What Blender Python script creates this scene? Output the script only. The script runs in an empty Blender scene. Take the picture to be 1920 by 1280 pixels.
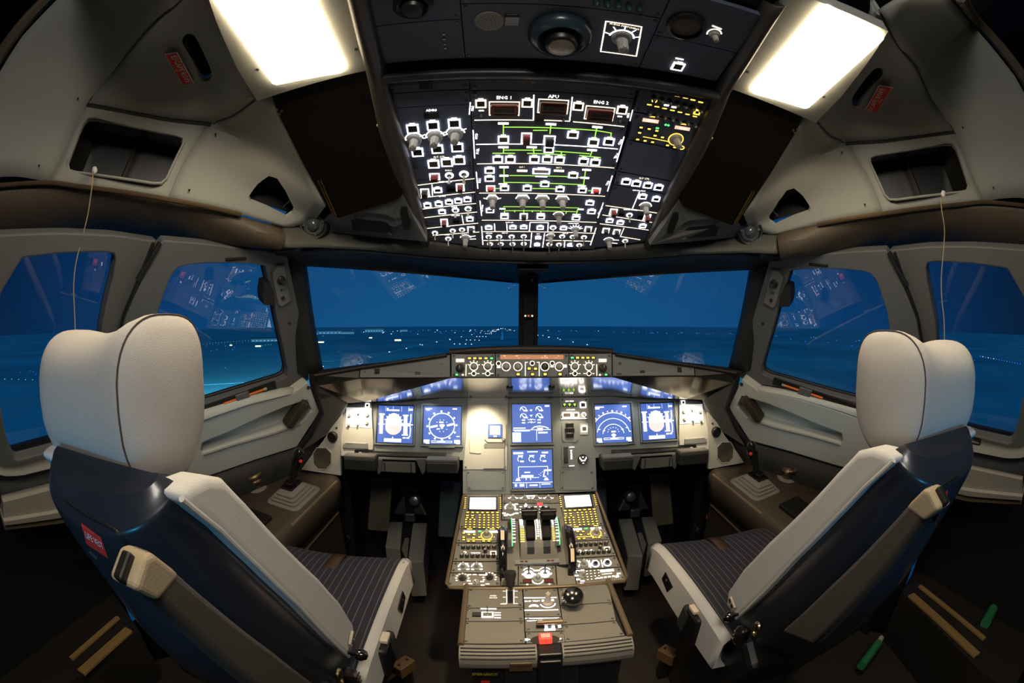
import bpy, bmesh, math, random
from math import sin, cos, pi, radians, sqrt, asin, atan2
from mathutils import Vector as V, Matrix, Quaternion
random.seed(7)
scn = bpy.context.scene
COL = scn.collection

# ---------------------------------------------------------------- camera
FPX = 853.33                       # 16 mm equisolid fisheye on a 36 mm sensor, 1920 px wide
YAW, PIT, ROL = radians(1.755), radians(-2.0), radians(0.04)
CAMP = V((-0.12, 0.0, 1.30))
_cy, _sy, _cp, _sp, _cr, _sr = cos(YAW), sin(YAW), cos(PIT), sin(PIT), cos(ROL), sin(ROL)
CM = (Matrix(((_cy, _sy, 0), (-_sy, _cy, 0), (0, 0, 1))) @ Matrix(((1, 0, 0), (0, _cp, -_sp), (0, _sp, _cp)))
      @ Matrix(((_cr, 0, _sr), (0, 1, 0), (-_sr, 0, _cr))))
cam_d = bpy.data.cameras.new('camera')
cam = bpy.data.objects.new('camera', cam_d)
COL.objects.link(cam)
cam_d.type = 'PANO'
cam_d.panorama_type = 'FISHEYE_EQUISOLID'
cam_d.fisheye_lens = 16.0
cam_d.fisheye_fov = radians(200)
cam_d.sensor_width = 36.0
cam_d.sensor_height = 24.0
cam_d.clip_start = 0.02
cam_d.clip_end = 6000
_R = Matrix((CM.col[0], CM.col[2], -CM.col[1])).transposed()
cam.matrix_world = Matrix.Translation(CAMP) @ _R.to_4x4()
scn.camera = cam

# ---------------------------------------------------------------- view, world
vs = scn.view_settings
vs.view_transform = 'Standard'
vs.look = 'None'
vs.gamma = 1.0
vs.use_curve_mapping = False
vs.exposure = 0.0
try:
    scn.cycles.use_denoising = True
    scn.cycles.sample_clamp_indirect = 4.0
    scn.cycles.max_bounces = 6
    scn.cycles.transparent_max_bounces = 16
except Exception:
    pass

world = bpy.data.worlds.new('night_sky')
scn.world = world
world.use_nodes = True
wn = world.node_tree
wn.nodes.clear()
_o = wn.nodes.new('ShaderNodeOutputWorld')
_b = wn.nodes.new('ShaderNodeBackground')
_tc = wn.nodes.new('ShaderNodeTexCoord')
_sx = wn.nodes.new('ShaderNodeSeparateXYZ')
_rm = wn.nodes.new('ShaderNodeValToRGB')     # darker towards the sides of the sky, lighter ahead
_rz = wn.nodes.new('ShaderNodeValToRGB')     # paler towards the horizon
_mx = wn.nodes.new('ShaderNodeMixRGB')
_mx.blend_type = 'MULTIPLY'
_mx.inputs[0].default_value = 1.0
wn.links.new(_tc.outputs['Generated'], _sx.inputs[0])
wn.links.new(_sx.outputs['Y'], _rm.inputs[0])
wn.links.new(_sx.outputs['Z'], _rz.inputs[0])
_rm.color_ramp.elements[0].position = 0.35
_rm.color_ramp.elements[0].color = (0.0009, 0.0085, 0.030, 1)
_rm.color_ramp.elements[1].position = 0.985
_rm.color_ramp.elements[1].color = (0.0040, 0.052, 0.150, 1)
e = _rm.color_ramp.elements.new(0.7); e.color = (0.0016, 0.022, 0.082, 1)
_rz.color_ramp.elements[0].position = 0.0
_rz.color_ramp.elements[0].color = (1.35, 1.25, 1.15, 1)
_rz.color_ramp.elements[1].position = 0.35
_rz.color_ramp.elements[1].color = (0.75, 0.75, 0.85, 1)
wn.links.new(_rm.outputs[0], _mx.inputs[1])
wn.links.new(_rz.outputs[0], _mx.inputs[2])
wn.links.new(_mx.outputs[0], _b.inputs[0])
wn.links.new(_b.outputs[0], _o.inputs[0])
_b.inputs[1].default_value = 1.5

def lamp(name, kind, loc, power, color=(1, 1, 1), size=0.1, to=None, angle=None, blend=0.4, size_y=None):
    d = bpy.data.lights.new(name, kind)
    d.energy = power
    d.color = color
    if kind == 'AREA':
        d.size = size
        if size_y:
            d.shape = 'RECTANGLE'; d.size_y = size_y
    else:
        d.shadow_soft_size = size
    if kind == 'SPOT':
        d.spot_size = angle; d.spot_blend = blend
    o = bpy.data.objects.new(name, d)
    COL.objects.link(o)
    o.location = loc
    if to is not None:
        o.rotation_euler = (V(to) - V(loc)).to_track_quat('-Z', 'Y').to_euler()
    return o
WARM = (1.0, 0.80, 0.52)
# blue spots added in mid-air ahead to light the ground, then dome and flood lamps of the flight deck
lamp('landing_light', 'SPOT', (-9.0, 13.0, 1.8), 130000, (0.10, 0.72, 1.0), 0.3, (-24, 42, -3.6), radians(78), 1.0)
lamp('landing_light', 'SPOT', (7.0, 14.0, 1.8), 60000, (0.10, 0.68, 1.0), 0.3, (20, 44, -3.6), radians(70), 1.0)
_m = lamp('moon', 'SUN', (0, -20, 40), 1.9, (0.02, 0.40, 1.0), 0.02, (0, 20, 0))  # unseen blue sun added to brighten the airfield ground
# aft dome lamp and unseen blue spots added behind to tint the seat backs
lamp('aft_dome_light', 'AREA', (-0.05, -0.50, 2.05), 10.5, (1.0, 0.93, 0.84), 0.35, (-0.05, 0.6, 0.9))
for _s in (-1, 1):
    lamp('rear_work_light', 'SPOT', (_s * 0.45, -0.75, 0.80), 16.0, (0.04, 0.55, 1.0), 0.10, (_s * 0.66, 0.40, 1.02), radians(30), 0.9)
# flood lamps under the glareshield and over the pedestal, with two added cool fills
lamp('panel_flood', 'SPOT', (-0.187, 1.640, 1.045), 6.5, WARM, 0.02, (-0.184, 1.715, 0.87), radians(80), 0.9)
lamp('panel_flood', 'SPOT', (0.168, 1.69, 1.035), 1.5, WARM, 0.015, (0.165, 1.70, 0.80), radians(75), 0.6)
for _s in (-1, 1):
    lamp('panel_flood', 'SPOT', (_s * 0.66, 1.615, 1.045), 3.4, WARM, 0.02, (_s * 0.665, 1.715, 0.87), radians(80), 0.9)
    lamp('panel_flood', 'SPOT', (_s * 0.40, 1.690, 1.045), 1.0, (0.7, 0.88, 1.0), 0.02, (_s * 0.40, 1.72, 0.84), radians(110), 0.8)  # cool fill added to brighten the instrument panel
lamp('pedestal_flood', 'SPOT', (0.02, 0.80, 1.80), 64.0, (1.0, .76, .45), 0.03, (0.0, 1.20, 0.55), radians(46), 0.8)
#LIGHTS

# ---------------------------------------------------------------- helpers
def ray(u, v):
    a, b = u - 960.0, 640.0 - v
    r = max(sqrt(a * a + b * b), 1e-9)
    th = 2 * asin(min(r / (2 * FPX), 0.9999))
    s = sin(th) / r
    return CM @ V((a * s, cos(th), b * s))
def P(u, v, t):
    return CAMP + ray(u, v) * t
def hit(u, v, p0, n):
    d = ray(u, v)
    n = V(n)
    return CAMP + d * ((V(p0) - CAMP).dot(n) / d.dot(n))
def mir(p):
    return V((-p[0], p[1], p[2]))
def side(p, s):
    """a point of the left side, kept (s=-1) or mirrored to the right side (s=1)"""
    return V(p) if s < 0 else mir(p)
def resample(pts, n):
    pts = [V(p) for p in pts]
    d = [0.0]
    for a, b in zip(pts, pts[1:]):
        d.append(d[-1] + (b - a).length)
    out, k = [], 0
    for i in range(n):
        t = d[-1] * i / (n - 1)
        while k < len(d) - 2 and t > d[k + 1]:
            k += 1
        f = (t - d[k]) / max(d[k + 1] - d[k], 1e-9)
        out.append(pts[k].lerp(pts[k + 1], f))
    return out
def smooth(pts, n, closed=False):
    """Catmull-Rom through pts, n samples"""
    pts = [V(p) for p in pts]
    m = len(pts)
    out = []
    segs = m if closed else m - 1
    for i in range(n):
        x = segs * i / (n if closed else n - 1)
        k = min(int(x), segs - 1)
        f = x - k
        g = (lambda j: pts[j % m]) if closed else (lambda j: pts[max(0, min(m - 1, j))])
        p0, p1, p2, p3 = g(k - 1), g(k), g(k + 1), g(k + 2)
        out.append(0.5 * ((2 * p1) + (p2 - p0) * f + (2 * p0 - 5 * p1 + 4 * p2 - p3) * f * f + (3 * p1 - p0 - 3 * p2 + p3) * f ** 3))
    return out

MATS = {}
def mat(name, col=(0.5, 0.5, 0.5), rough=0.6, metal=0.0, emit=None, power=0.0, bump=0.0, bscale=400.0, var=0.0, coat=0.0, spec=0.5, sample=True):
    if name in MATS:
        return MATS[name]
    m = bpy.data.materials.new(name)
    m.use_nodes = True
    nt = m.node_tree
    b = nt.nodes['Principled BSDF']
    b.inputs['Base Color'].default_value = (*col, 1)
    b.inputs['Roughness'].default_value = rough
    b.inputs['Metallic'].default_value = metal
    b.inputs['Specular IOR Level'].default_value = spec
    if coat:
        b.inputs['Coat Weight'].default_value = coat
        b.inputs['Coat Roughness'].default_value = 0.15
    if emit:
        b.inputs['Emission Color'].default_value = (*emit, 1)
        b.inputs['Emission Strength'].default_value = power
        if not sample:
            m.cycles.emission_sampling = 'NONE'
    if var or bump:
        tc = nt.nodes.new('ShaderNodeTexCoord')
        nz = nt.nodes.new('ShaderNodeTexNoise')
        nz.inputs['Scale'].default_value = bscale
        nz.inputs['Detail'].default_value = 3
        nt.links.new(tc.outputs['Object'], nz.inputs['Vector'])
        if var:
            rp = nt.nodes.new('ShaderNodeValToRGB')
            rp.color_ramp.elements[0].position = 0.3
            rp.color_ramp.elements[1].position = 0.7
            rp.color_ramp.elements[0].color = (*[c * (1 - var) for c in col], 1)
            rp.color_ramp.elements[1].color = (*[min(1, c * (1 + var)) for c in col], 1)
            nt.links.new(nz.outputs['Fac'], rp.inputs[0])
            nt.links.new(rp.outputs[0], b.inputs['Base Color'])
        if bump:
            bp = nt.nodes.new('ShaderNodeBump')
            bp.inputs['Strength'].default_value = bump
            bp.inputs['Distance'].default_value = 0.002
            nt.links.new(nz.outputs['Fac'], bp.inputs['Height'])
            nt.links.new(bp.outputs[0], b.inputs['Normal'])
    MATS[name] = m
    return m
def emis(name, col, power, sample=False):
    return mat(name, tuple(min(c, 0.8) * 0.3 for c in col), 0.4, 0, col, power, sample=sample)
LIN = mat('lining_grey', (0.30, 0.31, 0.285), 0.75, bump=0.25, bscale=500, var=0.06)
LIN_LIT = mat('side_lining_grey', (0.52, 0.54, 0.50), 0.75, bump=0.25, bscale=500, var=0.06)  # lining grey made lighter, bounce light put into the colour
LIN2 = mat('frame_grey', (0.105, 0.112, 0.118), 0.6, bump=0.2, bscale=500, var=0.06)
BROWN = mat('beam_leather', (0.085, 0.066, 0.045), 0.55, bump=0.5, bscale=260, var=0.25)
DARK = mat('dark_trim', (0.020, 0.021, 0.022), 0.5, bump=0.15, bscale=300)
BLACK = mat('black_plastic', (0.010, 0.010, 0.011), 0.38)
GLOSSB = mat('gloss_black', (0.008, 0.008, 0.009), 0.12, coat=0.5)
RUBBER = mat('black_rubber', (0.008, 0.008, 0.009), 0.75)
OHB = mat('overhead_blue', (0.080, 0.100, 0.155), 0.55, bump=0.12, bscale=600, var=0.05)
PANEL = mat('panel_grey', (0.20, 0.225, 0.225), 0.55, bump=0.1, bscale=500, var=0.04)
PANELW = mat('panel_light_grey', (0.42, 0.42, 0.39), 0.55, bump=0.1, bscale=500)
PED = mat('pedestal_grey', (0.170, 0.165, 0.150), 0.55, bump=0.1, bscale=500, var=0.05)
KNOB = mat('knob_grey', (0.34, 0.34, 0.33), 0.4)
KNOBD = mat('knob_dark', (0.035, 0.033, 0.03), 0.35)
STEEL = mat('steel', (0.45, 0.44, 0.42), 0.3, 1.0)
SCREW = mat('screw_dark', (0.10, 0.105, 0.11), 0.35, 0.8)
REDP = mat('red_guard', (0.20, 0.012, 0.014), 0.4)
REDL = mat('red_placard', (0.62, 0.035, 0.025), 0.5)
WHITE = mat('white_print', (0.8, 0.8, 0.78), 0.6)
YELLOWP = mat('yellow_print', (0.7, 0.55, 0.03), 0.5)
GREENP = mat('green_paint', (0.03, 0.22, 0.09), 0.5)
ORANGE = mat('orange_tube', (0.75, 0.16, 0.02), 0.35)
SAND = mat('floor_edge_tan', (0.30, 0.19, 0.07), 0.6)
FLOORM = mat('floor_dark', (0.018, 0.014, 0.012), 0.85, bump=0.4, bscale=220, var=0.3)
LW = emis('legend_white', (1.0, 0.93, 0.88), 4.0)
LWB = emis('legend_blue_white', (0.86, 0.86, 1.0), 4.5)
LWW = emis('legend_warm', (1.0, 0.80, 0.55), 2.6)
LY = emis('legend_yellow', (1.0, 0.60, 0.07), 2.6)
LG = emis('legend_green', (0.40, 0.85, 0.10), 1.3)
LGB = emis('legend_bright_green', (0.10, 0.95, 0.18), 2.0)
LGD = emis('legend_dim', (0.55, 0.50, 0.45), 0.5)
PINK = emis('segment_pink', (1.0, 0.50, 0.34), 1.5)
ORSEG = emis('segment_orange', (0.85, 0.36, 0.16), 0.55)
REDE = emis('legend_red', (1.0, 0.07, 0.03), 1.2)
DBLUE = emis('display_blue', (0.058, 0.130, 0.46), 1.15, True)
DWHITE = emis('display_white', (0.80, 0.84, 1.0), 1.9)
DPINK = emis('display_pink', (1.0, 0.72, 0.68), 1.1)
DFULL = emis('display_full_white', (0.95, 0.97, 1.0), 3.0, True)
LAMPM = emis('lamp_diffuser', (1.0, 0.80, 0.52), 30.0, True)

def link(o, parent=None):
    COL.objects.link(o)
    if parent is not None:
        o.parent = parent
    return o
def put(o, label=None, cat=None, group=None, kind=None):
    if label: o['label'] = label
    if cat: o['category'] = cat
    if group: o['group'] = group
    if kind: o['kind'] = kind
    return o
_TXT = {}
def textmesh(s):
    if s not in _TXT:
        c = bpy.data.curves.new('t', 'FONT')
        c.body = s
        c.align_x = 'CENTER'; c.align_y = 'CENTER'
        c.size = 1.0
        c.resolution_u = 1
        o = bpy.data.objects.new('t', c)
        COL.objects.link(o)
        dg = bpy.context.evaluated_depsgraph_get()
        me = bpy.data.meshes.new_from_object(o.evaluated_get(dg))
        _TXT[s] = ([v.co.copy() for v in me.vertices], [tuple(p.vertices) for p in me.polygons])
        bpy.data.objects.remove(o); bpy.data.curves.remove(c); bpy.data.meshes.remove(me)
    return _TXT[s]

class MB:
    """collects solids and links them as ONE mesh object"""
    def __init__(self):
        self.v, self.f, self.m, self.mats = [], [], [], []
    def mi(self, m):
        if m not in self.mats:
            self.mats.append(m)
        return self.mats.index(m)
    def add(self, vs, fs, m):
        o = len(self.v); k = self.mi(m)
        self.v += [V(x) for x in vs]
        for f in fs:
            self.f.append(tuple(i + o for i in f)); self.m.append(k)
        return self
    def box(self, c, sx, sy, sz, m, X=(1, 0, 0), Y=(0, 1, 0), Z=(0, 0, 1), bev=0.0):
        """box of full size sx, sy, sz; chamfered edges when bev > 0"""
        c, X, Y, Z = V(c), V(X).normalized(), V(Y).normalized(), V(Z).normalized()
        hx, hy, hz = sx / 2, sy / 2, sz / 2
        b = min(bev, hx * .9, hy * .9, hz * .9)
        if b <= 0:
            vs = [c + X * hx * i + Y * hy * j + Z * hz * k for i in (-1, 1) for j in (-1, 1) for k in (-1, 1)]
            return self.add(vs, [(0, 1, 3, 2), (4, 6, 7, 5), (0, 4, 5, 1), (2, 3, 7, 6), (0, 2, 6, 4), (1, 5, 7, 3)], m)
        bm = bmesh.new()
        bmesh.ops.create_cube(bm, size=1)
        for q in bm.verts:
            q.co = V((q.co.x * sx, q.co.y * sy, q.co.z * sz))
        bmesh.ops.bevel(bm, geom=bm.edges[:], offset=b, segments=2, profile=0.5, affect='EDGES')
        bm.verts.index_update()
        vs = [c + X * q.co.x + Y * q.co.y + Z * q.co.z for q in bm.verts]
        fs = [tuple(q.index for q in f.verts) for f in bm.faces]
        bm.free()
        return self.add(vs, fs, m)
    def prism(self, poly, n, th, m):
        """polygon extruded by th along n (both caps)"""
        poly = [V(p) for p in poly]; d = V(n).normalized() * th; k = len(poly)
        vs = poly + [p + d for p in poly]
        return self.add(vs, [tuple(range(k))[::-1], tuple(range(k, 2 * k))] + [(i, (i + 1) % k, (i + 1) % k + k, i + k) for i in range(k)], m)
    def poly(self, pts, m):
        return self.add(pts, [tuple(range(len(pts)))], m)
    def tube(self, pts, r, m, seg=8, caps=True, closed=False):
        pts = [V(p) for p in pts]; n = len(pts)
        vs, fs = [], []
        up = None
        for i, p in enumerate(pts):
            a = pts[(i - 1) % n] if closed or i else pts[i]
            b = pts[(i + 1) % n] if closed or i < n - 1 else pts[i]
            t = (b - a).normalized()
            if up is None:
                up = V((0, 0, 1)) if abs(t.z) < 0.9 else V((1, 0, 0))
            x = t.cross(up).normalized(); up = x.cross(t).normalized()
            rr = r[i] if isinstance(r, (list, tuple)) else r
            for j in range(seg):
                w = 2 * pi * j / seg
                vs.append(p + (x * cos(w) + up * sin(w)) * rr)
        rng = n if closed else n - 1
        for i in range(rng):
            for j in range(seg):
                a, b = i * seg + j, i * seg + (j + 1) % seg
                c, d = ((i + 1) % n) * seg + (j + 1) % seg, ((i + 1) % n) * seg + j
                fs.append((a, d, c, b))
        if caps and not closed:
            fs.append(tuple(range(seg))); fs.append(tuple(range((n - 1) * seg, n * seg))[::-1])
        return self.add(vs, fs, m)
    def lathe(self, c, ax, prof, m, seg=16, X=None):
        """prof: (radius, height) along ax from c; closed with caps where radius > 0"""
        c, ax = V(c), V(ax).normalized()
        x = V(X).normalized() if X else (ax.orthogonal().normalized())
        y = ax.cross(x)
        vs, fs = [], []
        for r, h in prof:
            for j in range(seg):
                w = 2 * pi * j / seg
                vs.append(c + ax * h + (x * cos(w) + y * sin(w)) * r)
        for i in range(len(prof) - 1):
            for j in range(seg):
                fs.append((i * seg + j, i * seg + (j + 1) % seg, (i + 1) * seg + (j + 1) % seg, (i + 1) * seg + j))
        fs.append(tuple(range(seg))[::-1]); fs.append(tuple(range((len(prof) - 1) * seg, len(prof) * seg)))
        return self.add(vs, fs, m)
    def grid(self, rows, m, closed_u=False):
        h, w = len(rows), len(rows[0])
        vs = [p for r in rows for p in r]
        fs = []
        for i in range(h - 1):
            for j in range(w if closed_u else w - 1):
                fs.append((i * w + j, i * w + (j + 1) % w, (i + 1) * w + (j + 1) % w, (i + 1) * w + j))
        return self.add(vs, fs, m)
    def loft(self, rows, m, n=16, sub=1):
        """surface through polylines (resampled to n points)"""
        rr = [resample(r, n) for r in rows]
        if sub > 1:
            cols = [smooth([r[j] for r in rr], (len(rr) - 1) * sub + 1) for j in range(n)]
            rr = [[cols[j][i] for j in range(n)] for i in range((len(rr) - 1) * sub + 1)]
        return self.grid(rr, m)
    def text(self, s, c, X, Y, h, m, N=None):
        vs, fs = textmesh(s)
        c, X, Y = V(c), V(X).normalized(), V(Y).normalized()
        return self.add([c + X * p.x * h + Y * p.y * h for p in vs], fs, m)
    def build(self, name, parent=None, smooth_=False, at=None, label=None, solid=0.0, sub=0, solid_off=1.0):
        me = bpy.data.meshes.new(name)
        org = V(at) if at is not None else (V(parent.matrix_world.translation) if parent is not None else V((0, 0, 0)))
        if parent is not None and at is None:
            o_par = parent
            org = worldloc(parent)
        me.from_pydata([p - org for p in self.v], [], self.f)
        for m in self.mats:
            me.materials.append(m)
        me.polygons.foreach_set('material_index', self.m)
        if smooth_:
            me.polygons.foreach_set('use_smooth', [True] * len(me.polygons))
        me.update()
        o = bpy.data.objects.new(name, me)
        link(o, parent)
        o.location = org - (worldloc(parent) if parent is not None else V((0, 0, 0)))
        if solid:
            q = o.modifiers.new('thick', 'SOLIDIFY'); q.thickness = solid; q.offset = solid_off
        if sub:
            q = o.modifiers.new('sub', 'SUBSURF'); q.levels = sub; q.render_levels = sub
        if smooth_ and not sub:
            try:
                me.set_sharp_from_angle(angle=radians(40))
            except Exception:
                pass
        if label: o['label'] = label
        return o
def worldloc(o):
    p = V((0, 0, 0))
    while o is not None:
        p = p + V(o.location); o = o.parent
    return p
def recenter(o):
    """put a top-level mesh's origin at the middle of its base"""
    vs = [v.co for v in o.data.vertices]
    lo = V([min(v[i] for v in vs) for i in range(3)]); hi = V([max(v[i] for v in vs) for i in range(3)])
    c = V(((lo.x + hi.x) / 2, (lo.y + hi.y) / 2, lo.z))
    o.data.transform(Matrix.Translation(-c))
    o.location = V(o.location) + c
    return o
def thing(name, label, cat, loc, group=None):
    o = bpy.data.objects.new(name, None)
    o.empty_display_size = 0.05
    o.location = loc
    link(o)
    return put(o, label, cat, group)
def solo(name, mb, label, cat, group=None, smooth_=False, **k):
    o = mb.build(name, None, smooth_, **k)
    recenter(o)
    return put(o, label, cat, group)
def struct(name, mb, smooth_=False, **k):
    o = mb.build(name, None, smooth_, **k)
    o['kind'] = 'structure'
    return o
def cut(o, cutter):
    """cut the solid `cutter` (an MB) out of mesh object o"""
    c = cutter.build('cutter')
    bm = bmesh.new(); bm.from_mesh(c.data); bmesh.ops.recalc_face_normals(bm, faces=bm.faces[:]); bm.to_mesh(c.data); bm.free()
    q = o.modifiers.new('cut', 'BOOLEAN'); q.operation = 'DIFFERENCE'; q.object = c; q.solver = 'EXACT'
    bpy.context.view_layer.update()
    dg = bpy.context.evaluated_depsgraph_get()
    me = bpy.data.meshes.new_from_object(o.evaluated_get(dg))
    me.name = o.data.name
    o.modifiers.clear()
    o.data = me
    bpy.data.objects.remove(c)

class Plane:
    """a flat panel: origin, right axis, normal (towards the viewer)"""
    def __init__(self, o, n, u=(1, 0, 0)):
        self.o, self.n = V(o), V(n).normalized()
        self.u = (V(u) - self.n * V(u).dot(self.n)).normalized()
        self.w = self.n.cross(self.u).normalized()
    def px(self, u, v, h=0.0):
        return hit(u, v, self.o + self.n * h, self.n)
    def loc(self, p):
        d = V(p) - self.o
        return d.dot(self.u), d.dot(self.w)
    def at(self, a, b, h=0.0):
        return self.o + self.u * a + self.w * b + self.n * h
    def ab(self, u, v):
        return self.loc(self.px(u, v))
    def mtx(self, a, b, h=0.0, rot=0.0):
        x = self.u * cos(rot) + self.w * sin(rot); y = self.w * cos(rot) - self.u * sin(rot)
        m = Matrix((x, y, self.n)).transposed().to_4x4()
        m.translation = self.at(a, b, h)
        return m
    def rect(self, mb, a0, b0, a1, b1, th, m, h=0.0):
        return mb.prism([self.at(a0, b0, h), self.at(a1, b0, h), self.at(a1, b1, h), self.at(a0, b1, h)], self.n, th, m)
    def frame(self, mb, a0, b0, a1, b1, w, th, m, h=0.0):
        self.rect(mb, a0, b0, a1, b0 + w, th, m, h); self.rect(mb, a0, b1 - w, a1, b1, th, m, h)
        self.rect(mb, a0, b0 + w, a0 + w, b1 - w, th, m, h); self.rect(mb, a1 - w, b0 + w, a1, b1 - w, th, m, h)
        return mb
    def line(self, mb, pts, w, m, h=0.0008):
        """flat printed line through local points"""
        for (a, b), (c, d) in zip(pts, pts[1:]):
            t = V((c - a, d - b)); L = t.length
            if L < 1e-6: continue
            t /= L; nn = V((-t.y, t.x)) * w / 2; t *= w * 0.3
            q = [(a - t.x + nn.x, b - t.y + nn.y), (a - t.x - nn.x, b - t.y - nn.y), (c + t.x - nn.x, d + t.y - nn.y), (c + t.x + nn.x, d + t.y + nn.y)]
            mb.poly([self.at(x, y, h) for x, y in q], m)
        return mb
    def ring(self, mb, a, b, r0, r1, m, h=0.0008, seg=20, a0=0, a1=2 * pi):
        n = seg
        rows = [[self.at(a + r * cos(a0 + (a1 - a0) * i / n), b + r * sin(a0 + (a1 - a0) * i / n), h) for i in range(n + 1)] for r in (r1, r0)]
        return mb.grid(rows, m)
    def disc(self, mb, a, b, r, m, h=0.0008, seg=16):
        return mb.poly([self.at(a + r * cos(2 * pi * i / seg), b + r * sin(2 * pi * i / seg), h) for i in range(seg)], m)
    def text(self, mb, s, a, b, size, m, h=0.0009, rot=0.0):
        x = self.u * cos(rot) + self.w * sin(rot); y = self.w * cos(rot) - self.u * sin(rot)
        return mb.text(s, self.at(a, b, h), x, y, size, m)
# ================================================================ the setting
OHP = Plane((0, 1.094, 1.69), (0, -0.475, -0.88))              # forward overhead panel
_t = OHP.px(1035, 128)
AFT = Plane((0, _t.y, _t.z), (0, -0.113, -0.994))               # aft overhead panel and ceiling lamps
MAIN = Plane((0, 1.756, 0.983), (0, -0.926, 0.377))             # instrument panel
WINP = {s: Plane((0.911 * s, 1.238, 1.358), (-0.771 * s, -0.455, -0.447), (0.5 , 0.86 * s, 0)) for s in (-1, 1)}
BLP_o, BLP_n = V((-0.598, 0.999, 1.748)), V((-0.017, -0.619, -0.786))
LNP_o, LNP_n = V((-0.966, 1.493, 0.91)), V((0.76, -0.497, -0.419))
WP_o, WP_n = V((-0.911, 1.238, 1.358)), V((0.771, -0.455, -0.447))
W2_o, W2_n = V((-1.10, 0.93, 1.45)), V((0.86, -0.27, -0.43))
TRIMN = [0]
def trim(mb, smooth_=True, **k):
    TRIMN[0] += 1
    return struct('trim_%d' % TRIMN[0], mb, smooth_, **k)
def wp(u, v, off=0.0):
    return hit(u, v, WP_o + WP_n.normalized() * off, WP_n)
def ln(u, v, off=0.0):
    return hit(u, v, LNP_o + LNP_n.normalized() * off, LNP_n)
def bl(u, v, off=0.0):
    return hit(u, v, BLP_o + BLP_n.normalized() * off, BLP_n)
def w2(u, v, off=0.0):
    return hit(u, v, W2_o + W2_n.normalized() * off, W2_n)
def zp(u, v, z):
    return hit(u, v, (0, 0, z), (0, 0, 1))
def glass(name, pts):
    c = sum(pts, V((0, 0, 0))) / len(pts)
    n = (pts[1] - pts[0]).cross(pts[2] - pts[0])
    k = len(pts)
    n = sum(((pts[i] - c).cross(pts[(i + 1) % k] - c) for i in range(k)), V((0, 0, 0)))
    if n.dot(CAMP - c) < 0: pts = pts[::-1]
    g = MB(); g.poly(pts, mat('glass_pane', (1, 1, 1)))
    return struct(name, g)
def S(pts, s):
    return [side(p, s) for p in pts]

# floor, outer walls and roof
m = MB(); m.box((0, 0.73, -0.02), 3.6, 3.42, 0.04, FLOORM)
struct('floor', m)
m = MB(); m.box((0, 0.3, 2.16), 3.8, 2.6, 0.04, BLACK)
struct('ceiling', m)
m = MB(); m.box((0, -0.95, 1.05), 3.8, 0.06, 2.2, DARK)
struct('wall_back', m)
m = MB(); m.box((0, 2.42, 0.44), 2.6, 0.05, 0.90, BLACK)
struct('wall_front', m)
for s, nm in ((-1, 'wall_left'), (1, 'wall_right')):
    m = MB()
    m.box((1.72 * s, 0.05, 0.46), 0.04, 2.0, 0.96, BLACK); m.box((1.45 * s, 1.72, 0.36), 0.04, 1.4, 0.74, BLACK); m.box((1.12 * s, 1.84, 0.48), 0.66, 0.04, 0.98, BLACK)
    m.box((1.72 * s, -0.42, 1.5), 0.04, 1.2, 1.4, BLACK)
    m.box((1.60 * s, 0.25, 2.02), 0.4, 2.4, 0.04, BLACK)
    m.box((1.78 * s, 0.3, 1.92), 0.04, 2.5, 0.5, BLACK)
    struct(nm, m)

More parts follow.
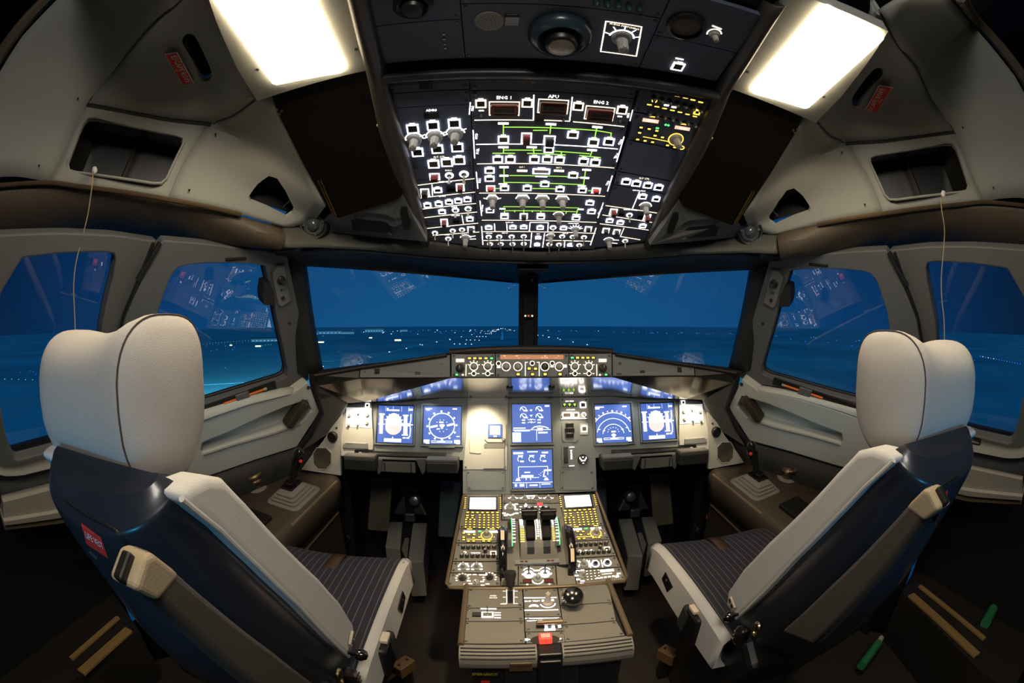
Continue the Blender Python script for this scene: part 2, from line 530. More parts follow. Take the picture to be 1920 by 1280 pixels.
# ---- ceiling linings, left built from the picture and mirrored to the right
ARC2 = [P(485, 182, 1.151), P(440, 214, 1.26), P(396, 232, 1.361), P(366, 270, 1.335), P(338, 318, 1.305), P(315, 374, 1.285)]
ARC1 = [zp(400, -70, 1.93), zp(340, 0, 1.925), zp(285, 48, 1.92), P(222, 122, 1.36), P(165, 195, 1.37), P(128, 270, 1.37), P(92, 342, 1.36)]
RAIL = [P(-70, 352, 1.40), P(0, 348, 1.39), P(92, 343, 1.36), P(150, 350, 1.34), P(230, 360, 1.31), P(315, 374, 1.285), P(380, 386, 1.295), P(450, 402, 1.33), P(529, 424, 1.37)]
LFI = [zp(405, -70, 1.935), zp(428, 0, 1.93), zp(458, 95, 1.90), P(485, 182, 1.151)]
def ceil_panels(s):
    # front panel with the triangular opening
    top = smooth(ARC2, 61)
    bot = [bl(510, 178), bl(540, 240), bl(580, 318), bl(622, 396), P(600, 420, 1.385), P(560, 430, 1.38), P(535, 425, 1.375)]
    ra = [P(485, 182, 1.151)]
    rows = []
    A = resample(top, 20)
    B = resample([P(508, 178, 1.165), bl(540, 240, -.005), bl(580, 318, -.005), bl(612, 385, -.005), P(590, 412, 1.385), P(548, 425, 1.375), P(529, 424, 1.37)], 20)
    bottom = resample(RAIL[5:], 13)
    # Coons-like fill: arc2 on one side, blind edge on the other, rail at the bottom
    rows = []
    for i in range(20):
        f = i / 19
        a, b = A[i], B[i]
        row = [a.lerp(b, j / 12) for j in range(13)]
        if f > 0.4:
            w = ((f - 0.4) / 0.6) ** 2
            row = [row[j] + (bottom[j] - A[-1].lerp(B[-1], j / 12)) * w for j in range(13)]
        bul = sin(pi * f) * 0.03
        row = [p + V((-.3, .4, .8)) * bul * sin(pi * j / 12) for j, p in enumerate(row)]
        rows.append(row)
    m = MB(); m.grid([S(r, s) for r in rows], LIN)
    o = trim(m, solid=0.012, solid_off=0)
    c = MB()
    tri = [P(505, 322, 1.33), P(521, 325, 1.33), P(536, 345, 1.345), P(551, 380, 1.37), P(548, 390, 1.38), P(536, 394, 1.385), P(500, 382, 1.36), P(470, 372, 1.345), P(467, 364, 1.34), P(485, 340, 1.335)]
    nn = side(V((-.3, .5, .8)), s).normalized()
    pl = [p - nn * 0.12 for p in S(tri, s)]
    c.prism(pl, nn, 0.26, BLACK)
    cut(o, c)
    tub = MB(); q = S(tri, s); ce = sum(q, V((0, 0, 0))) / len(q)
    q0 = [ce + (p - ce) * 1.35 + nn * 0.014 for p in q]; q1 = [p + nn * 0.09 for p in q0]
    tub.grid([q0, q1], DARK, True); tub.poly(q1, BLACK)
    tub.tube([ce + (q[3] - ce) * .75 + nn * .03, ce + (q[3] - ce) * .8, ce + (q[5] - ce) * .8], 0.003, STEEL, 6)
    trim(tub)
    # upper panel with the escape rope opening
    L = resample(smooth(ARC1, 61)[:41], 20)
    Rr = resample(smooth(LFI, 16), 20)
    low = resample([ARC1[4], P(240, 209, 1.368), P(320, 224, 1.365), ARC2[2]], 10) + resample(smooth(ARC2, 61)[:25][::-1], 8)[1:]
    rows = []
    for i in range(20):
        f = i / 19
        row = [L[i].lerp(Rr[i], j / 16) + V((0, 0, 0.03)) * sin(pi * j / 16) * (1 - f ** 3) for j in range(17)]
        if f > 0.3:
            w = ((f - 0.3) / 0.7) ** 1.7
            row = [row[j] + (low[j] - L[-1].lerp(Rr[-1], j / 16)) * w for j in range(17)]
        rows.append(row)
    m = MB(); m.grid([S(r, s) for r in rows], LIN)
    o = trim(m, solid=0.012, solid_off=0)
    pe0, pe1 = (353, 84), (384, 134)
    pill = [zp((pe0 if i < 12 else pe1)[0] + 14 * cos(radians(-32 - 180 * (i % 12) / 11 + (0 if i < 12 else 180))), (pe0 if i < 12 else pe1)[1] + 14 * sin(radians(-32 - 180 * (i % 12) / 11 + (0 if i < 12 else 180))), 1.94) for i in range(24)]
    c = MB(); c.prism([p - V((0, 0, .12)) for p in S(pill, s)], (0, 0, 1), 0.24, BLACK); cut(o, c)
    tub = MB(); q0 = [p + V((0, 0, .012)) for p in S(pill, s)]; q1 = [p + V((0, 0, .08)) for p in q0]
    tub.grid([q0, q1], BLACK, True); tub.poly(q1, mat('rope_bag', (0.16, 0.13, 0.03), 0.9, bump=0.6, bscale=60, var=0.5)); trim(tub)
    # bin panel with the stowage opening
    L = resample(smooth(ARC1, 61)[40:], 14); Rr = resample(smooth(ARC2, 61)[24:], 14)
    topr = resample(low[:10], 15); botr = resample(RAIL[2:6], 15)
    rows = []
    for i in range(14):
        f = i / 13
        row = [L[i].lerp(Rr[i], j / 14) for j in range(15)]
        tt = [L[0].lerp(Rr[0], j / 14) for j in range(15)]; bb = [L[-1].lerp(Rr[-1], j / 14) for j in range(15)]
        rows.append([row[j] + (topr[j] - tt[j]) * (1 - f) + (botr[j] - bb[j]) * f for j in range(15)])
    m = MB(); m.grid([S(r, s) for r in rows], LIN)
    o = trim(m, solid=0.012, solid_off=0)
    BO = [P(128, 306, 1.35), P(131, 317, 1.35), P(145, 321, 1.345), P(285, 341, 1.275), P(300, 341, 1.28), P(310, 332, 1.285), P(341, 268, 1.32), P(341, 258, 1.325), P(330, 253, 1.33), P(182, 226, 1.385), P(168, 226, 1.385), P(158, 236, 1.38)]
    nn = side(V((-.66, .72, .1)), s).normalized()
    c = MB(); c.prism([p - nn * .1 for p in S(BO, s)], nn, 0.22, BLACK); cut(o, c)
    q = S(BO, s); ce = sum(q, V((0, 0, 0))) / len(q)
    tub = MB(); q0 = [ce + (p - ce) * 1.03 + nn * .004 for p in q]; q1 = [ce + (p - ce) * .92 + nn * .16 for p in q]
    tub.grid([q0, q1], GLOSSB, True); tub.poly(q1, BLACK)
    tub.tube(q0, 0.004, LIN, 6, closed=True)
    d0 = q1[3].lerp(q1[2], .45); d1 = q1[8].lerp(q1[9], .45)
    tub.prism([d0, d1, d1 - nn * .09, d0 - nn * .09], (q1[3] - q1[2]), 0.004, GLOSSB)
    trim(tub)
    # rear panel
    A = resample([zp(260, -130, 1.9), P(150, -40, 1.36), P(40, 70, 1.38), P(-30, 190, 1.40), P(-75, 352, 1.40)], 18)
    B = resample(smooth(ARC1, 30), 18)
    rows = [[A[i].lerp(B[i], j / 8) + V((0, 0, .02)) * sin(pi * j / 8) for j in range(9)] for i in range(18)]
    m = MB(); m.grid([S(r, s) for r in rows], LIN)
    trim(m, solid=0.012, solid_off=0)
    # door edge moulding behind it
    m = MB(); m.tube(S([p + V((0, -.03, 0)) for p in smooth([zp(260, -130, 1.9), P(150, -40, 1.36), P(40, 70, 1.38), P(-30, 190, 1.40), P(-75, 352, 1.40), P(-90, 600, 1.45)], 30)], s), 0.022, BROWN, 8)
    trim(m)
    # seams between the panels: slim dark gaskets, plus the shade of the bin fold
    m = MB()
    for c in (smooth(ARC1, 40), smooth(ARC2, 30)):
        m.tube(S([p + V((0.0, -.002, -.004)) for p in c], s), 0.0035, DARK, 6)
    m.tube(S([p + V((.002, -.003, -.004)) for p in smooth(low[:10], 20)], s), 0.006, DARK, 6)  # dark tube stands in for the shade in the soft fold
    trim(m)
    m = MB()
    m.tube(S([p + V((0, -.002, -.006)) for p in smooth(LFI, 16)], s), 0.007, LIN, 8)
    trim(m)
    # rail under the panels and the brown beam below it
    m = MB()
    m.tube(S([p + V((0.01, -.012, -.004)) for p in smooth(RAIL[:8], 40)], s), 0.007, mat('rail_brass', (0.16, 0.11, 0.06), 0.35, 0.6), 8)
    trim(m)
    up = [p + V((0, 0, -.004)) for p in RAIL]
    lo = [P(-70, 446, 1.46), P(0, 438, 1.45), P(130, 434, 1.45), P(220, 440, 1.46), P(306, 449, 1.45), P(420, 457, 1.38), P(529, 466, 1.332)]
    mid = [(a + b) / 2 + V((.02, -.02, 0)) for a, b in zip(resample(up, 24), resample(lo, 24))]
    m = MB(); m.loft([S(up, s), S(mid, s), S(lo, s), S([p + V((-.05, .05, .01)) for p in lo], s)], BROWN, 24, 3)
    trim(m, solid=0.008)
    # screws of the linings
    for (u, v, t) in ((150, 183, 1.365), (77, 308, 1.355), (407, 250, 1.34), (358, 354, 1.288), (243, 358, 1.30), (515, 405, 1.38), (540, 409, 1.388), (513, 436, 1.34), (1315 / 2.723, 350 / 2.723, 1.12)):
        m = MB(); m.lathe(side(P(u, v, t), s) + V((0, -.006, -.004)), side(V((.2, -.6, -.7)), s), [(.0032, 0), (.0032, .003)], BLACK, 8); trim(m, False)
for s in (-1, 1):
    ceil_panels(s)
    mb = MB(); off = V((-.09, .13, .20))
    q = [P(470, 170, 1.16), P(390, 215, 1.37), P(300, 380, 1.32), P(450, 430, 1.38), P(530, 470, 1.40), P(640, 460, 1.45), P(660, 400, 1.40), bl(560, 200)]
    mb.prism(S([p + off for p in q], s), side(off, s), .01, BLACK)
    mb.prism(S([p + V((-.02, .06, .05)) for p in (bl(570, 330), bl(670, 390), P(690, 450, 1.43), P(600, 450, 1.43), P(520, 440, 1.40))], s), (0, .6, .6), .01, BLACK)
    mb.box(side(V((-.765, 1.285, 1.575)), s), .10, .12, .10, DARK, bev=.01)
    mb.box(side(V((-.70, 1.32, 1.62)), s), .16, .06, .10, DARK, bev=.01)
    trim(mb, False)

# ---- header band over the windscreens, gasper corner
m = MB()
def xm(u, v, y):
    return hit(u, v, (0, y, 0), (0, 1, 0))
bu = [P(529, 424, 1.37), P(617, 433, 1.40), P(700, 442, 1.42), xm(800, 453, 1.335), xm(905, 465, 1.385), xm(1006, 470, 1.405)]
blo = [P(529, 464, 1.332), P(600, 463, 1.36), P(690, 468, 1.39), xm(800, 479, 1.39), xm(905, 485, 1.42), xm(1006, 488, 1.43)]
c6 = lambda q: [V(p) for p in q[:-1]] + [V((0, q[-1].y, q[-1].z))]
bu, blo = c6(bu), c6(blo)
def both(q):
    return list(q) + [mir(p) for p in q[-2::-1]]
bmid = [(a + b) / 2 + V((0, -.012, -.004)) for a, b in zip(bu, blo)]
m.loft([both([p + V((0, .03, .03)) for p in bu]), both(bu), both(bmid), both(blo), both([p + V((0, .05, .006)) for p in blo])], mat('band_dark_grey', (.062, .062, .056), .6, bump=.3, bscale=260, var=.2), 60, 3)
trim(m, solid=0.008)
UO, LO_, UI = V((-.787, 1.377, 1.506)), V((-.803, 1.566, 1.147)), V((-.034, 1.784, 1.469))
wsn = (UI - UO).cross(LO_ - UO).normalized()
LI = hit(972, 660, UO, wsn)
HEAD = mat('header_blue_grey', (0.030, 0.040, 0.055), 0.35, bump=0.1)  # blue of the reflected sky put into the base colour
for s in (-1, 1):
    m = MB()
    A = [p + V((0, .045, .004)) for p in blo]
    B = [UO.lerp(UI, i / 5) for i in range(6)]
    B[-1] = V((0, 1.80, 1.468))
    A[0] = UO + V((-.02, -.12, .02))
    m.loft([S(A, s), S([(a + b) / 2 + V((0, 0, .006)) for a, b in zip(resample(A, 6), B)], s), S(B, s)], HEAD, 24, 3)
    # visor slot lines along the glass edge
    m.tube(S([UO.lerp(UI, .28) + V((0, -.012, .001)), UO.lerp(UI, .97) + V((0, -.012, .001))], s), 0.003, BLACK, 6)
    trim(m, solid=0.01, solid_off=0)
# centre latch plate of the header
m = MB()
m.box((0, 1.60, 1.488), 0.11, 0.20, 0.006, DARK, bev=.002)
m.lathe((0, 1.60, 1.485), (0, -.2, -1), [(.016, 0), (.016, .012), (.006, .014), (.006, .03)], BLACK, 12)
trim(m, False)

# ---- windscreen frames: centre post, outer posts, sills
m = MB()
for w, d, y0, mt in ((0.076, 0.03, 0.0, BLACK), (0.05, 0.02, -.018, BLACK)):
    a = V((0, 1.86 + y0 - .03, 1.20)); b = V((0, 1.795 + y0 - .012, 1.475))
    m.box((a + b) / 2, w, d, (b - a).length + .02, mt, (1, 0, 0), (0, 1, .2), b - a, bev=.005)
trim(m, False)
for s in (-1, 1):
    m = MB()
    op = [UO + V((-.012, -.02, .03)), UO.lerp(LO_, .5) + V((-.012, -.01, 0)), LO_ + V((-.012, 0, -.015))]
    ip = [p + V((.028, .012, 0)) for p in op]
    m.loft([S([p + V((-.05, -.012, 0)) for p in op], s), S([p + V((-.02, -.02, 0)) for p in op], s), S(ip, s), S([p + V((.0, .04, 0)) for p in ip], s)], DARK, 10, 2)
    trim(m, solid=0.006)
    # glass pane
    g = MB()
    pane = [UO + V((-.03, 0, .02)), LO_ + V((-.03, .01, -.04)), LI + V((.05, .03, -.06)), UI + V((.05, .03, .015))]
    gn = V((-.313, .710, .628)).normalized()
    gq = []
    for q_ in pane:                      # pane hung from the upper frame, raked more than the frame posts
        p_ = V(q_) + V((0, .02, 0)); p0_ = UO + V((0, .02, .0))
        p_.y += (p0_ - p_).dot(gn) / gn.y
        gq.append(p_)
    glass('window_%d' % (1 if s < 0 else 2), S(gq, s))
# glass material: clear with a Fresnel mirror
gm = MATS['glass_pane']
nt = gm.node_tree; nt.nodes.clear()
o_ = nt.nodes.new('ShaderNodeOutputMaterial'); mx = nt.nodes.new('ShaderNodeMixShader'); tr = nt.nodes.new('ShaderNodeBsdfTransparent')
gl = nt.nodes.new('ShaderNodeBsdfGlossy'); fr = nt.nodes.new('ShaderNodeFresnel')
fr.inputs['IOR'].default_value = 1.75; gl.inputs['Roughness'].default_value = 0.0
tr.inputs['Color'].default_value = (0.93, 0.95, 0.97, 1)
nt.links.new(fr.outputs[0], mx.inputs[0]); nt.links.new(tr.outputs[0], mx.inputs[1]); nt.links.new(gl.outputs[0], mx.inputs[2]); nt.links.new(mx.outputs[0], o_.inputs[0])
GLASS = gm

# ---- side windows: sliding window frame with opening, rear window frame
G1 = [(497, 499), (472, 495), (430, 493), (385, 494), (352, 497), (334, 502), (322, 516), (310, 545), (296, 585), (285, 650), (290, 700), (310, 760), (350, 766), (400, 752), (480, 727), (528, 712), (538, 706), (540, 695), (532, 655), (515, 575)]
F1 = [(537, 478), (530, 474), (460, 466), (380, 456), (306, 450), (296, 462), (262, 535), (226, 610), (215, 700), (240, 790), (300, 800), (400, 770), (480, 745), (540, 733), (553, 737), (578, 716), (586, 735), (590, 725), (575, 640), (556, 560), (541, 484)]
F1 = [(539, 480), (530, 474), (460, 466), (380, 456), (306, 450), (294, 466), (262, 535), (226, 610), (212, 700), (225, 790), (300, 790), (400, 762), (480, 738), (548, 727), (580, 712), (572, 640), (556, 560)]
for s in (-1, 1):
    fr_o = [wp(u, v) for u, v in F1]
    m = MB(); m.prism(S(fr_o, s), side(-WP_n, s), 0.05, LIN2)
    o = trim(m, False)
    c = MB(); c.prism(S([wp(u, v) + WP_n.normalized() * .05 for u, v in G1], s), side(-WP_n, s), 0.2, LIN2); cut(o, c)
    q = o.modifiers.new('bev', 'BEVEL'); q.width = 0.004; q.segments = 2; q.limit_method = 'ANGLE'
    # slim gasket round the glass
    m = MB(); m.tube(S([wp(u, v) - WP_n.normalized() * .03 for u, v in G1], s), 0.004, RUBBER, 6, closed=True); trim(m)
    glass('window_%d' % (3 if s < 0 else 4), S([wp(u, v) - WP_n.normalized() * .04 for u, v in G1], s))
    # rear window
    FO = [(297, 452), (215, 440), (120, 436), (0, 440), (-70, 448), (-95, 640), (-80, 860), (-20, 900), (30, 893), (120, 870), (215, 850), (218, 700), (232, 605), (265, 535), (290, 470)]
    GO = [(214, 476), (195, 473), (120, 475), (42, 484), (2, 550), (-14, 640), (-3, 740), (16, 836), (27, 860), (34, 863), (100, 845), (180, 815), (184, 740), (191, 612), (212, 520), (217, 488)]
    m = MB(); m.prism(S([w2(u, v) for u, v in FO], s), side(-W2_n, s), 0.05, LIN2)
    o = trim(m, False)
    c = MB(); c.prism(S([w2(u, v) + W2_n.normalized() * .05 for u, v in GO], s), side(-W2_n, s), 0.2, LIN2); cut(o, c)
    q = o.modifiers.new('bev', 'BEVEL'); q.width = 0.005; q.segments = 2; q.limit_method = 'ANGLE'
    glass('window_%d' % (5 if s < 0 else 6), S([w2(u, v) - W2_n.normalized() * .04 for u, v in GO], s))
    # gap seam with its two dark guide strips
    m = MB()
    m.tube(S([wp(u, v, .004) for u, v in ((288, 455), (262, 520), (232, 590), (222, 640), (216, 720))], s), 0.006, BLACK, 6)
    m.tube(S([wp(u, v, .008) for u, v in ((300, 455), (280, 490), (257, 525))], s), 0.008, BLACK, 6)
    trim(m)
    # sill ledge of the rear window
    m = MB()
    A = [w2(-75, 800, .0), w2(-30, 858, .0), w2(5, 874, 0), w2(30, 874, 0), w2(100, 855, 0), w2(215, 822, 0)]
    B = [w2(-85, 822, .05), w2(-30, 875, .05), w2(8, 884, .05), w2(36, 884, .05), w2(120, 864, .05), w2(225, 838, .05)]
    C_ = [p + V((0, 0, -.012)) for p in B]
    m.loft([S(A, s), S(B, s), S(C_, s), S([p + V((-.06, .02, 0)) for p in C_], s)], LIN, 20)
    m.box(side(w2(107, 856, .03), s), 0.05, 0.02, 0.008, BLACK, side(w2(125, 851, .03) - w2(90, 861, .03), s), side(W2_n, s), bev=.002)
    trim(m, solid=.006)
    # lower rear side panel, light kick box and its rails
    m = MB()
    A = [w2(-80, 835, .02), w2(0, 889, .02), w2(36, 889, .02), w2(120, 868, .02), w2(240, 838, .02)]
    B = [w2(-80, 930, .02), w2(0, 944, .02), w2(36, 936, .02), w2(112, 914, .02), w2(240, 878, .02)]
    m.loft([S(A, s), S(B, s)], LIN2, 12)
    trim(m, solid=.01)
    KICK = mat('kick_box', (0.34, 0.33, 0.29), 0.6, bump=.2)
    m = MB()
    m.prism(S([w2(6, 942, .05), w2(112, 914, .05), w2(200, 890, .05), w2(200, 935, .05), w2(116, 958, .05), w2(7, 977, .05)], s), side(-W2_n, s), .12, KICK)
    m.prism(S([w2(7, 978, .065), w2(116, 960, .065), w2(200, 938, .065), w2(200, 946, .065), w2(118, 970, .065), w2(8, 985, .065)], s), side(-W2_n, s), .1, KICK)
    m.prism(S([w2(8, 987, .05), w2(118, 973, .05), w2(200, 950, .05), w2(200, 956, .05), w2(120, 980, .05), w2(9, 993, .05)], s), side(-W2_n, s), .1, mat('kick_tan', (0.20, 0.15, 0.08), 0.7))
    trim(m, False)

# ---- side lining below the sliding window, with the long recess
REC = [(576, 750), (585, 770), (566, 792), (512, 812), (440, 832), (380, 851), (377, 842), (380, 830), (430, 810), (490, 782), (530, 765)]
for s in (-1, 1):
    outl = [(578, 716), (600, 773), (557, 838), (480, 862), (388, 894), (280, 925), (200, 950), (190, 860), (230, 845), (330, 806), (400, 780), (470, 757), (545, 740)]
    sk = MB(); bq = [ln(u, v, -.02) for u, v in ((606, 773), (560, 836), (480, 860), (388, 892), (280, 922), (190, 950))]
    sk.loft([S(bq, s), S([V((p.x - .05, p.y + .02, p.z - .15)) for p in bq], s), S([V((p.x - .06, p.y + .02, .0)) for p in bq], s)], DARK, 16); trim(sk, solid=.01)
    m = MB(); m.prism(S([ln(u, v) for u, v in outl], s), side(-LNP_n, s), 0.09, LIN_LIT)
    o = trim(m, False)
    c = MB(); c.prism(S([ln(u, v) + LNP_n.normalized() * .03 for u, v in REC], s), side(-LNP_n, s), 0.085, mat('recess_grey', (0.15, 0.155, 0.15), 0.6)); cut(o, c)
    q = o.modifiers.new('bev', 'BEVEL'); q.width = 0.005; q.segments = 2; q.limit_method = 'ANGLE'
    # bright lip along the lower edge of the recess
    m = MB(); m.tube(S([ln(u, v, .003) for u, v in ((564, 794), (512, 813), (440, 833), (381, 852))], s), 0.004, LIN, 8)
    m.lathe(side(ln(578, 726, .0), s), side(LNP_n, s), [(.007, -.01), (.007, .004)], BLACK, 12)
    trim(m)
    # window sill shelf between frame and lining
    m = MB()
    A = [wp(u, v, .0) for u, v in ((548, 727), (480, 738), (400, 762), (300, 790), (215, 812))]
    B = [ln(u, v, 0.0) for u, v in ((545, 740), (470, 757), (400, 780), (330, 806), (230, 845))]
    m.loft([S(A, s), S([(a + b) / 2 + V((.01, 0, .004)) for a, b in zip(A, B)], s), S(B, s)], LIN_LIT, 16, 3)
    trim(m, solid=.008)
    # fine panel gap and small hatch drawn by slim grooves
    m = MB()
    m.tube(S([wp(u, v, .001) for u, v in ((536, 733), (480, 746), (386, 782))], s), .0014, DARK, 5)
    trim(m)
    # dark corner trim between glareshield, lining and console, and its rubber gap
    TR = mat('corner_trim', (0.115, 0.113, 0.105), 0.5, bump=.1)
    m = MB()
    a, b, c_, d, e_ = P(590, 715, 1.74), V((-.706, 1.677, 1.004)), P(645, 775, 1.86), P(566, 845, 1.90), P(606, 773, 1.835)
    f_ = P(612, 815, 1.90)
    m.add(S([a, b, c_, f_, d, e_], s), [(0, 1, 5), (1, 2, 3, 5), (5, 3, 4)], TR)
    trim(m, False, solid=.006)
    m = MB(); m.tube(S([P(585, 705, 1.735), P(590, 725, 1.75), P(603, 772, 1.82), P(580, 815, 1.86), P(558, 842, 1.89)], s), .011, RUBBER, 8)
    trim(m)
# ================================================================ control elements shared by every panel
_EL = {}
def element(key, fn):
    """mesh of a control in its own frame (x right, y up, z out of the panel), built once"""
    if key not in _EL:
        mb = MB(); fn(mb)
        me = bpy.data.meshes.new(key if isinstance(key, str) else str(key[0]))
        me.from_pydata(mb.v, [], mb.f)
        for m in mb.mats: me.materials.append(m)
        me.polygons.foreach_set('material_index', mb.m)
        me.update()
        _EL[key] = me
    return _EL[key]
LOCAL = Plane((0, 0, 0), (0, 0, 1))
def place(th, name, me, pl, a, b, h=0.0, rot=0.0, label=None):
    o = bpy.data.objects.new(name, me)
    link(o, th)
    mt = pl.mtx(a, b, h, rot)
    mt.translation = mt.translation - worldloc(th)
    o.matrix_local = mt
    if label: o['label'] = label
    return o
def pushbutton(th, pl, u, v, w=.026, h=.023, fr=None, cap=None, tab=True, rot=0.0, name='pushbutton', label=None, leg=None):
    fr = fr or LWB; cap = cap or BLACK
    def mk(mb):
        LOCAL.frame(mb, -w / 2, -h / 2, w / 2, h / 2, .0034, .0028, fr)
        mb.box((0, 0, .0012), w - .0066, h - .0066, .0024, cap)
        if tab: LOCAL.rect(mb, -w * .22, h / 2, w * .22, h / 2 + .0035, .0008, LW)
        if leg: LOCAL.rect(mb, -w * .25, -.002, w * .25, .001, .0003, leg, .0071)
    a, b = pl.ab(u, v)
    return place(th, name, element(('pushbutton', w, h, fr.name, cap.name, tab, leg.name if leg else ''), mk), pl, a, b, 0, rot, label)
def guard(th, pl, u, v, w=.02, h=.024, m=None, fr=True, d=.016, label=None, name='switch_guard'):
    m = m or REDP
    def mk(mb):
        if fr: LOCAL.frame(mb, -w / 2 - .004, -h / 2 - .004, w / 2 + .004, h / 2 + .004, .003, .0012, LW)
        mb.box((0, 0, d / 2), w, h, d, m, bev=.0025)
        mb.box((0, h * .35, d), w * .8, h * .22, .004, m, bev=.001)
        LOCAL.rect(mb, -w * .3, -h * .35, w * .3, h * .1, .0006, BLACK if m is not BLACK else DARK, d)
    a, b = pl.ab(u, v)
    return place(th, name, element(('guard', w, h, m.name, fr, d), mk), pl, a, b, 0, 0, label)
def knob(th, pl, u, v, r=.013, h=.026, m=None, ang=0.0, ring=True, ticks=0, label=None, name='rotary_knob'):
    m = m or KNOB
    def mk(mb):
        mb.lathe((0, 0, 0), (0, 0, 1), [(r * 1.25, 0), (r * 1.25, .003), (r * 1.05, .006), (r * .75, .008), (r * .62, h), (r * .5, h + .001)], m, 20)
        mb.box((0, 0, h * .62), r * .5, r * 1.5, h * .74, m, bev=.0015)
        mb.box((0, r * .45, h + .0008), r * .12, r * .7, .001, WHITE)
        if ring: LOCAL.ring(mb, 0, 0, r * 1.4, r * 1.62, LW, .0009, 20, pi * .05, pi * .95)
        for i in range(ticks):
            w = pi * (0.1 + 0.8 * i / max(1, ticks - 1))
            LOCAL.line(mb, [(r * 1.7 * cos(w), r * 1.7 * sin(w)), (r * 2.3 * cos(w), r * 2.3 * sin(w))], .0022, LW)
    a, b = pl.ab(u, v)
    return place(th, name, element(('knob', r, h, m.name, ring, ticks), mk), pl, a, b, 0, ang, label)
def smallknob(th, pl, u, v, r=.006, h=.012, m=None, top=None, ang=0.0, label=None, name='volume_knob'):
    m = m or KNOBD; top = top or KNOB
    def mk(mb):
        mb.lathe((0, 0, 0), (0, 0, 1), [(r, 0), (r, h * .8), (r * .85, h)], m, 12)
        mb.lathe((0, 0, h), (0, 0, 1), [(r * .6, 0), (r * .55, .001)], top, 10)
    a, b = pl.ab(u, v)
    return place(th, name, element(('smallknob', r, h, m.name, top.name), mk), pl, a, b, 0, ang, label)
def toggle(th, pl, u, v, r=.009, fr=None, tilt=-.5, label=None, name='toggle_switch'):
    fr = fr or LW
    def mk(mb):
        LOCAL.ring(mb, 0, 0, r * .72, r * 1.08, fr, .001, 18)
        mb.lathe((0, 0, 0), (0, 0, 1), [(r * .7, 0), (r * .6, .004), (r * .3, .005)], STEEL, 12)
        mb.tube([(0, 0, .003), (0, tilt * .018, .022)], [r * .22, r * .34], STEEL, 8)
    a, b = pl.ab(u, v)
    return place(th, name, element(('toggle', r, fr.name, tilt), mk), pl, a, b, 0, 0, label)
def key(th, pl, a, b, w, h, face, rim=None, name='key', d=.003, label=None):
    rim = rim or BLACK
    def mk(mb):
        mb.box((0, 0, d / 2), w, h, d, rim, bev=.0006)
        LOCAL.rect(mb, -w * .32, -h * .28, w * .32, h * .28, .0004, face, d)
    return place(th, name, element(('key', w, h, face.name, rim.name, d), mk), pl, a, b, 0, 0, label)

class Module:
    """one removable panel unit: an Empty with its plate, its printed legend and its controls"""
    def __init__(self, name, label, pl, corners, m=OHB, th=.012, group=None, cat='control panel', gap=.0012, screws=True, local=False):
        self.pl, self.m = pl, m
        ab = corners if local else [pl.ab(*c) for c in corners]
        ca = sum(a for a, b in ab) / len(ab); cb = sum(b for a, b in ab) / len(ab)
        self.root = thing(name, label, cat, pl.at(ca, cb, -th), group)
        self.leg = MB()
        q = []
        for a, b in ab:
            d = V((ca - a, cb - b)); L = d.length
            q.append((a + (gap if a < ca else -gap), b + (gap if b < cb else -gap)))
        self.ab = q
        mb = MB(); mb.prism([pl.at(a, b, -th) for a, b in q], pl.n, th, m)
        if screws:
            k = len(q)
            for i in range(k):
                a, b = q[i]
                sx_ = .008 if a < ca else -.008; sy_ = .008 if b < cb else -.008
                mb.lathe(pl.at(a + sx_, b + sy_, 0), pl.n, [(.0042, 0), (.0042, .0012), (.0028, .002)], SCREW, 10)
        self.plate = mb.build('panel_plate', self.root)
    def line(self, pts, m=None, w=.0024):
        self.pl.line(self.leg, [self.pl.ab(*p) for p in pts], w, m or LWW); return self
    def text(self, s, u, v, size, m=None, rot=0.0):
        a, b = self.pl.ab(u, v); self.pl.text(self.leg, s, a, b, size, m or LW, rot=rot); return self
    def bar(self, u, v, w, h, m=None, rot=0.0, hh=.0009):
        a, b = self.pl.ab(u, v)
        x = V((cos(rot), sin(rot))) * w / 2; y = V((-sin(rot), cos(rot))) * h / 2
        self.leg.poly([self.pl.at(a + i * x.x + j * y.x, b + i * x.y + j * y.y, hh) for i, j in ((-1, -1), (1, -1), (1, 1), (-1, 1))], m or LW); return self
    def ring(self, u, v, r0, r1, m=None, a0=0, a1=2 * pi):
        a, b = self.pl.ab(u, v); self.pl.ring(self.leg, a, b, r0, r1, m or LW, a0=a0, a1=a1); return self
    def well(self, u, v, w, h, m=None, d=.004, name='dark_display', label=None):
        a, b = self.pl.ab(u, v); m = m or GLOSSB
        def mk(mb):
            mb.box((0, 0, d / 2), w, h, d, m, bev=.0008)
            LOCAL.frame(mb, -w / 2 - .001, -h / 2 - .001, w / 2 + .001, h / 2 + .001, .0015, d + .0006, BLACK)
        return place(self.root, name, element(('well', w, h, m.name, d), mk), self.pl, a, b, 0, 0, label)
    def done(self):
        if self.leg.v: self.leg.build('lettering', self.root)
        elif len(self.root.children) == 1:
            r, o = self.root, self.plate
            o.parent = None; o.location = V(r.location) + V(o.location)
            put(o, r['label'], r['category'], r.get('group')); nm = r.name.split('.')[0]
            bpy.data.objects.remove(r); o.name = nm
            return o
        return self.root
    def pb(self, u, v, *a, **k): return pushbutton(self.root, self.pl, u, v, *a, **k)
    def gd(self, u, v, *a, **k): return guard(self.root, self.pl, u, v, *a, **k)
    def kn(self, u, v, *a, **k): return knob(self.root, self.pl, u, v, *a, **k)
    def sk(self, u, v, *a, **k): return smallknob(self.root, self.pl, u, v, *a, **k)
    def tg(self, u, v, *a, **k): return toggle(self.root, self.pl, u, v, *a, **k)
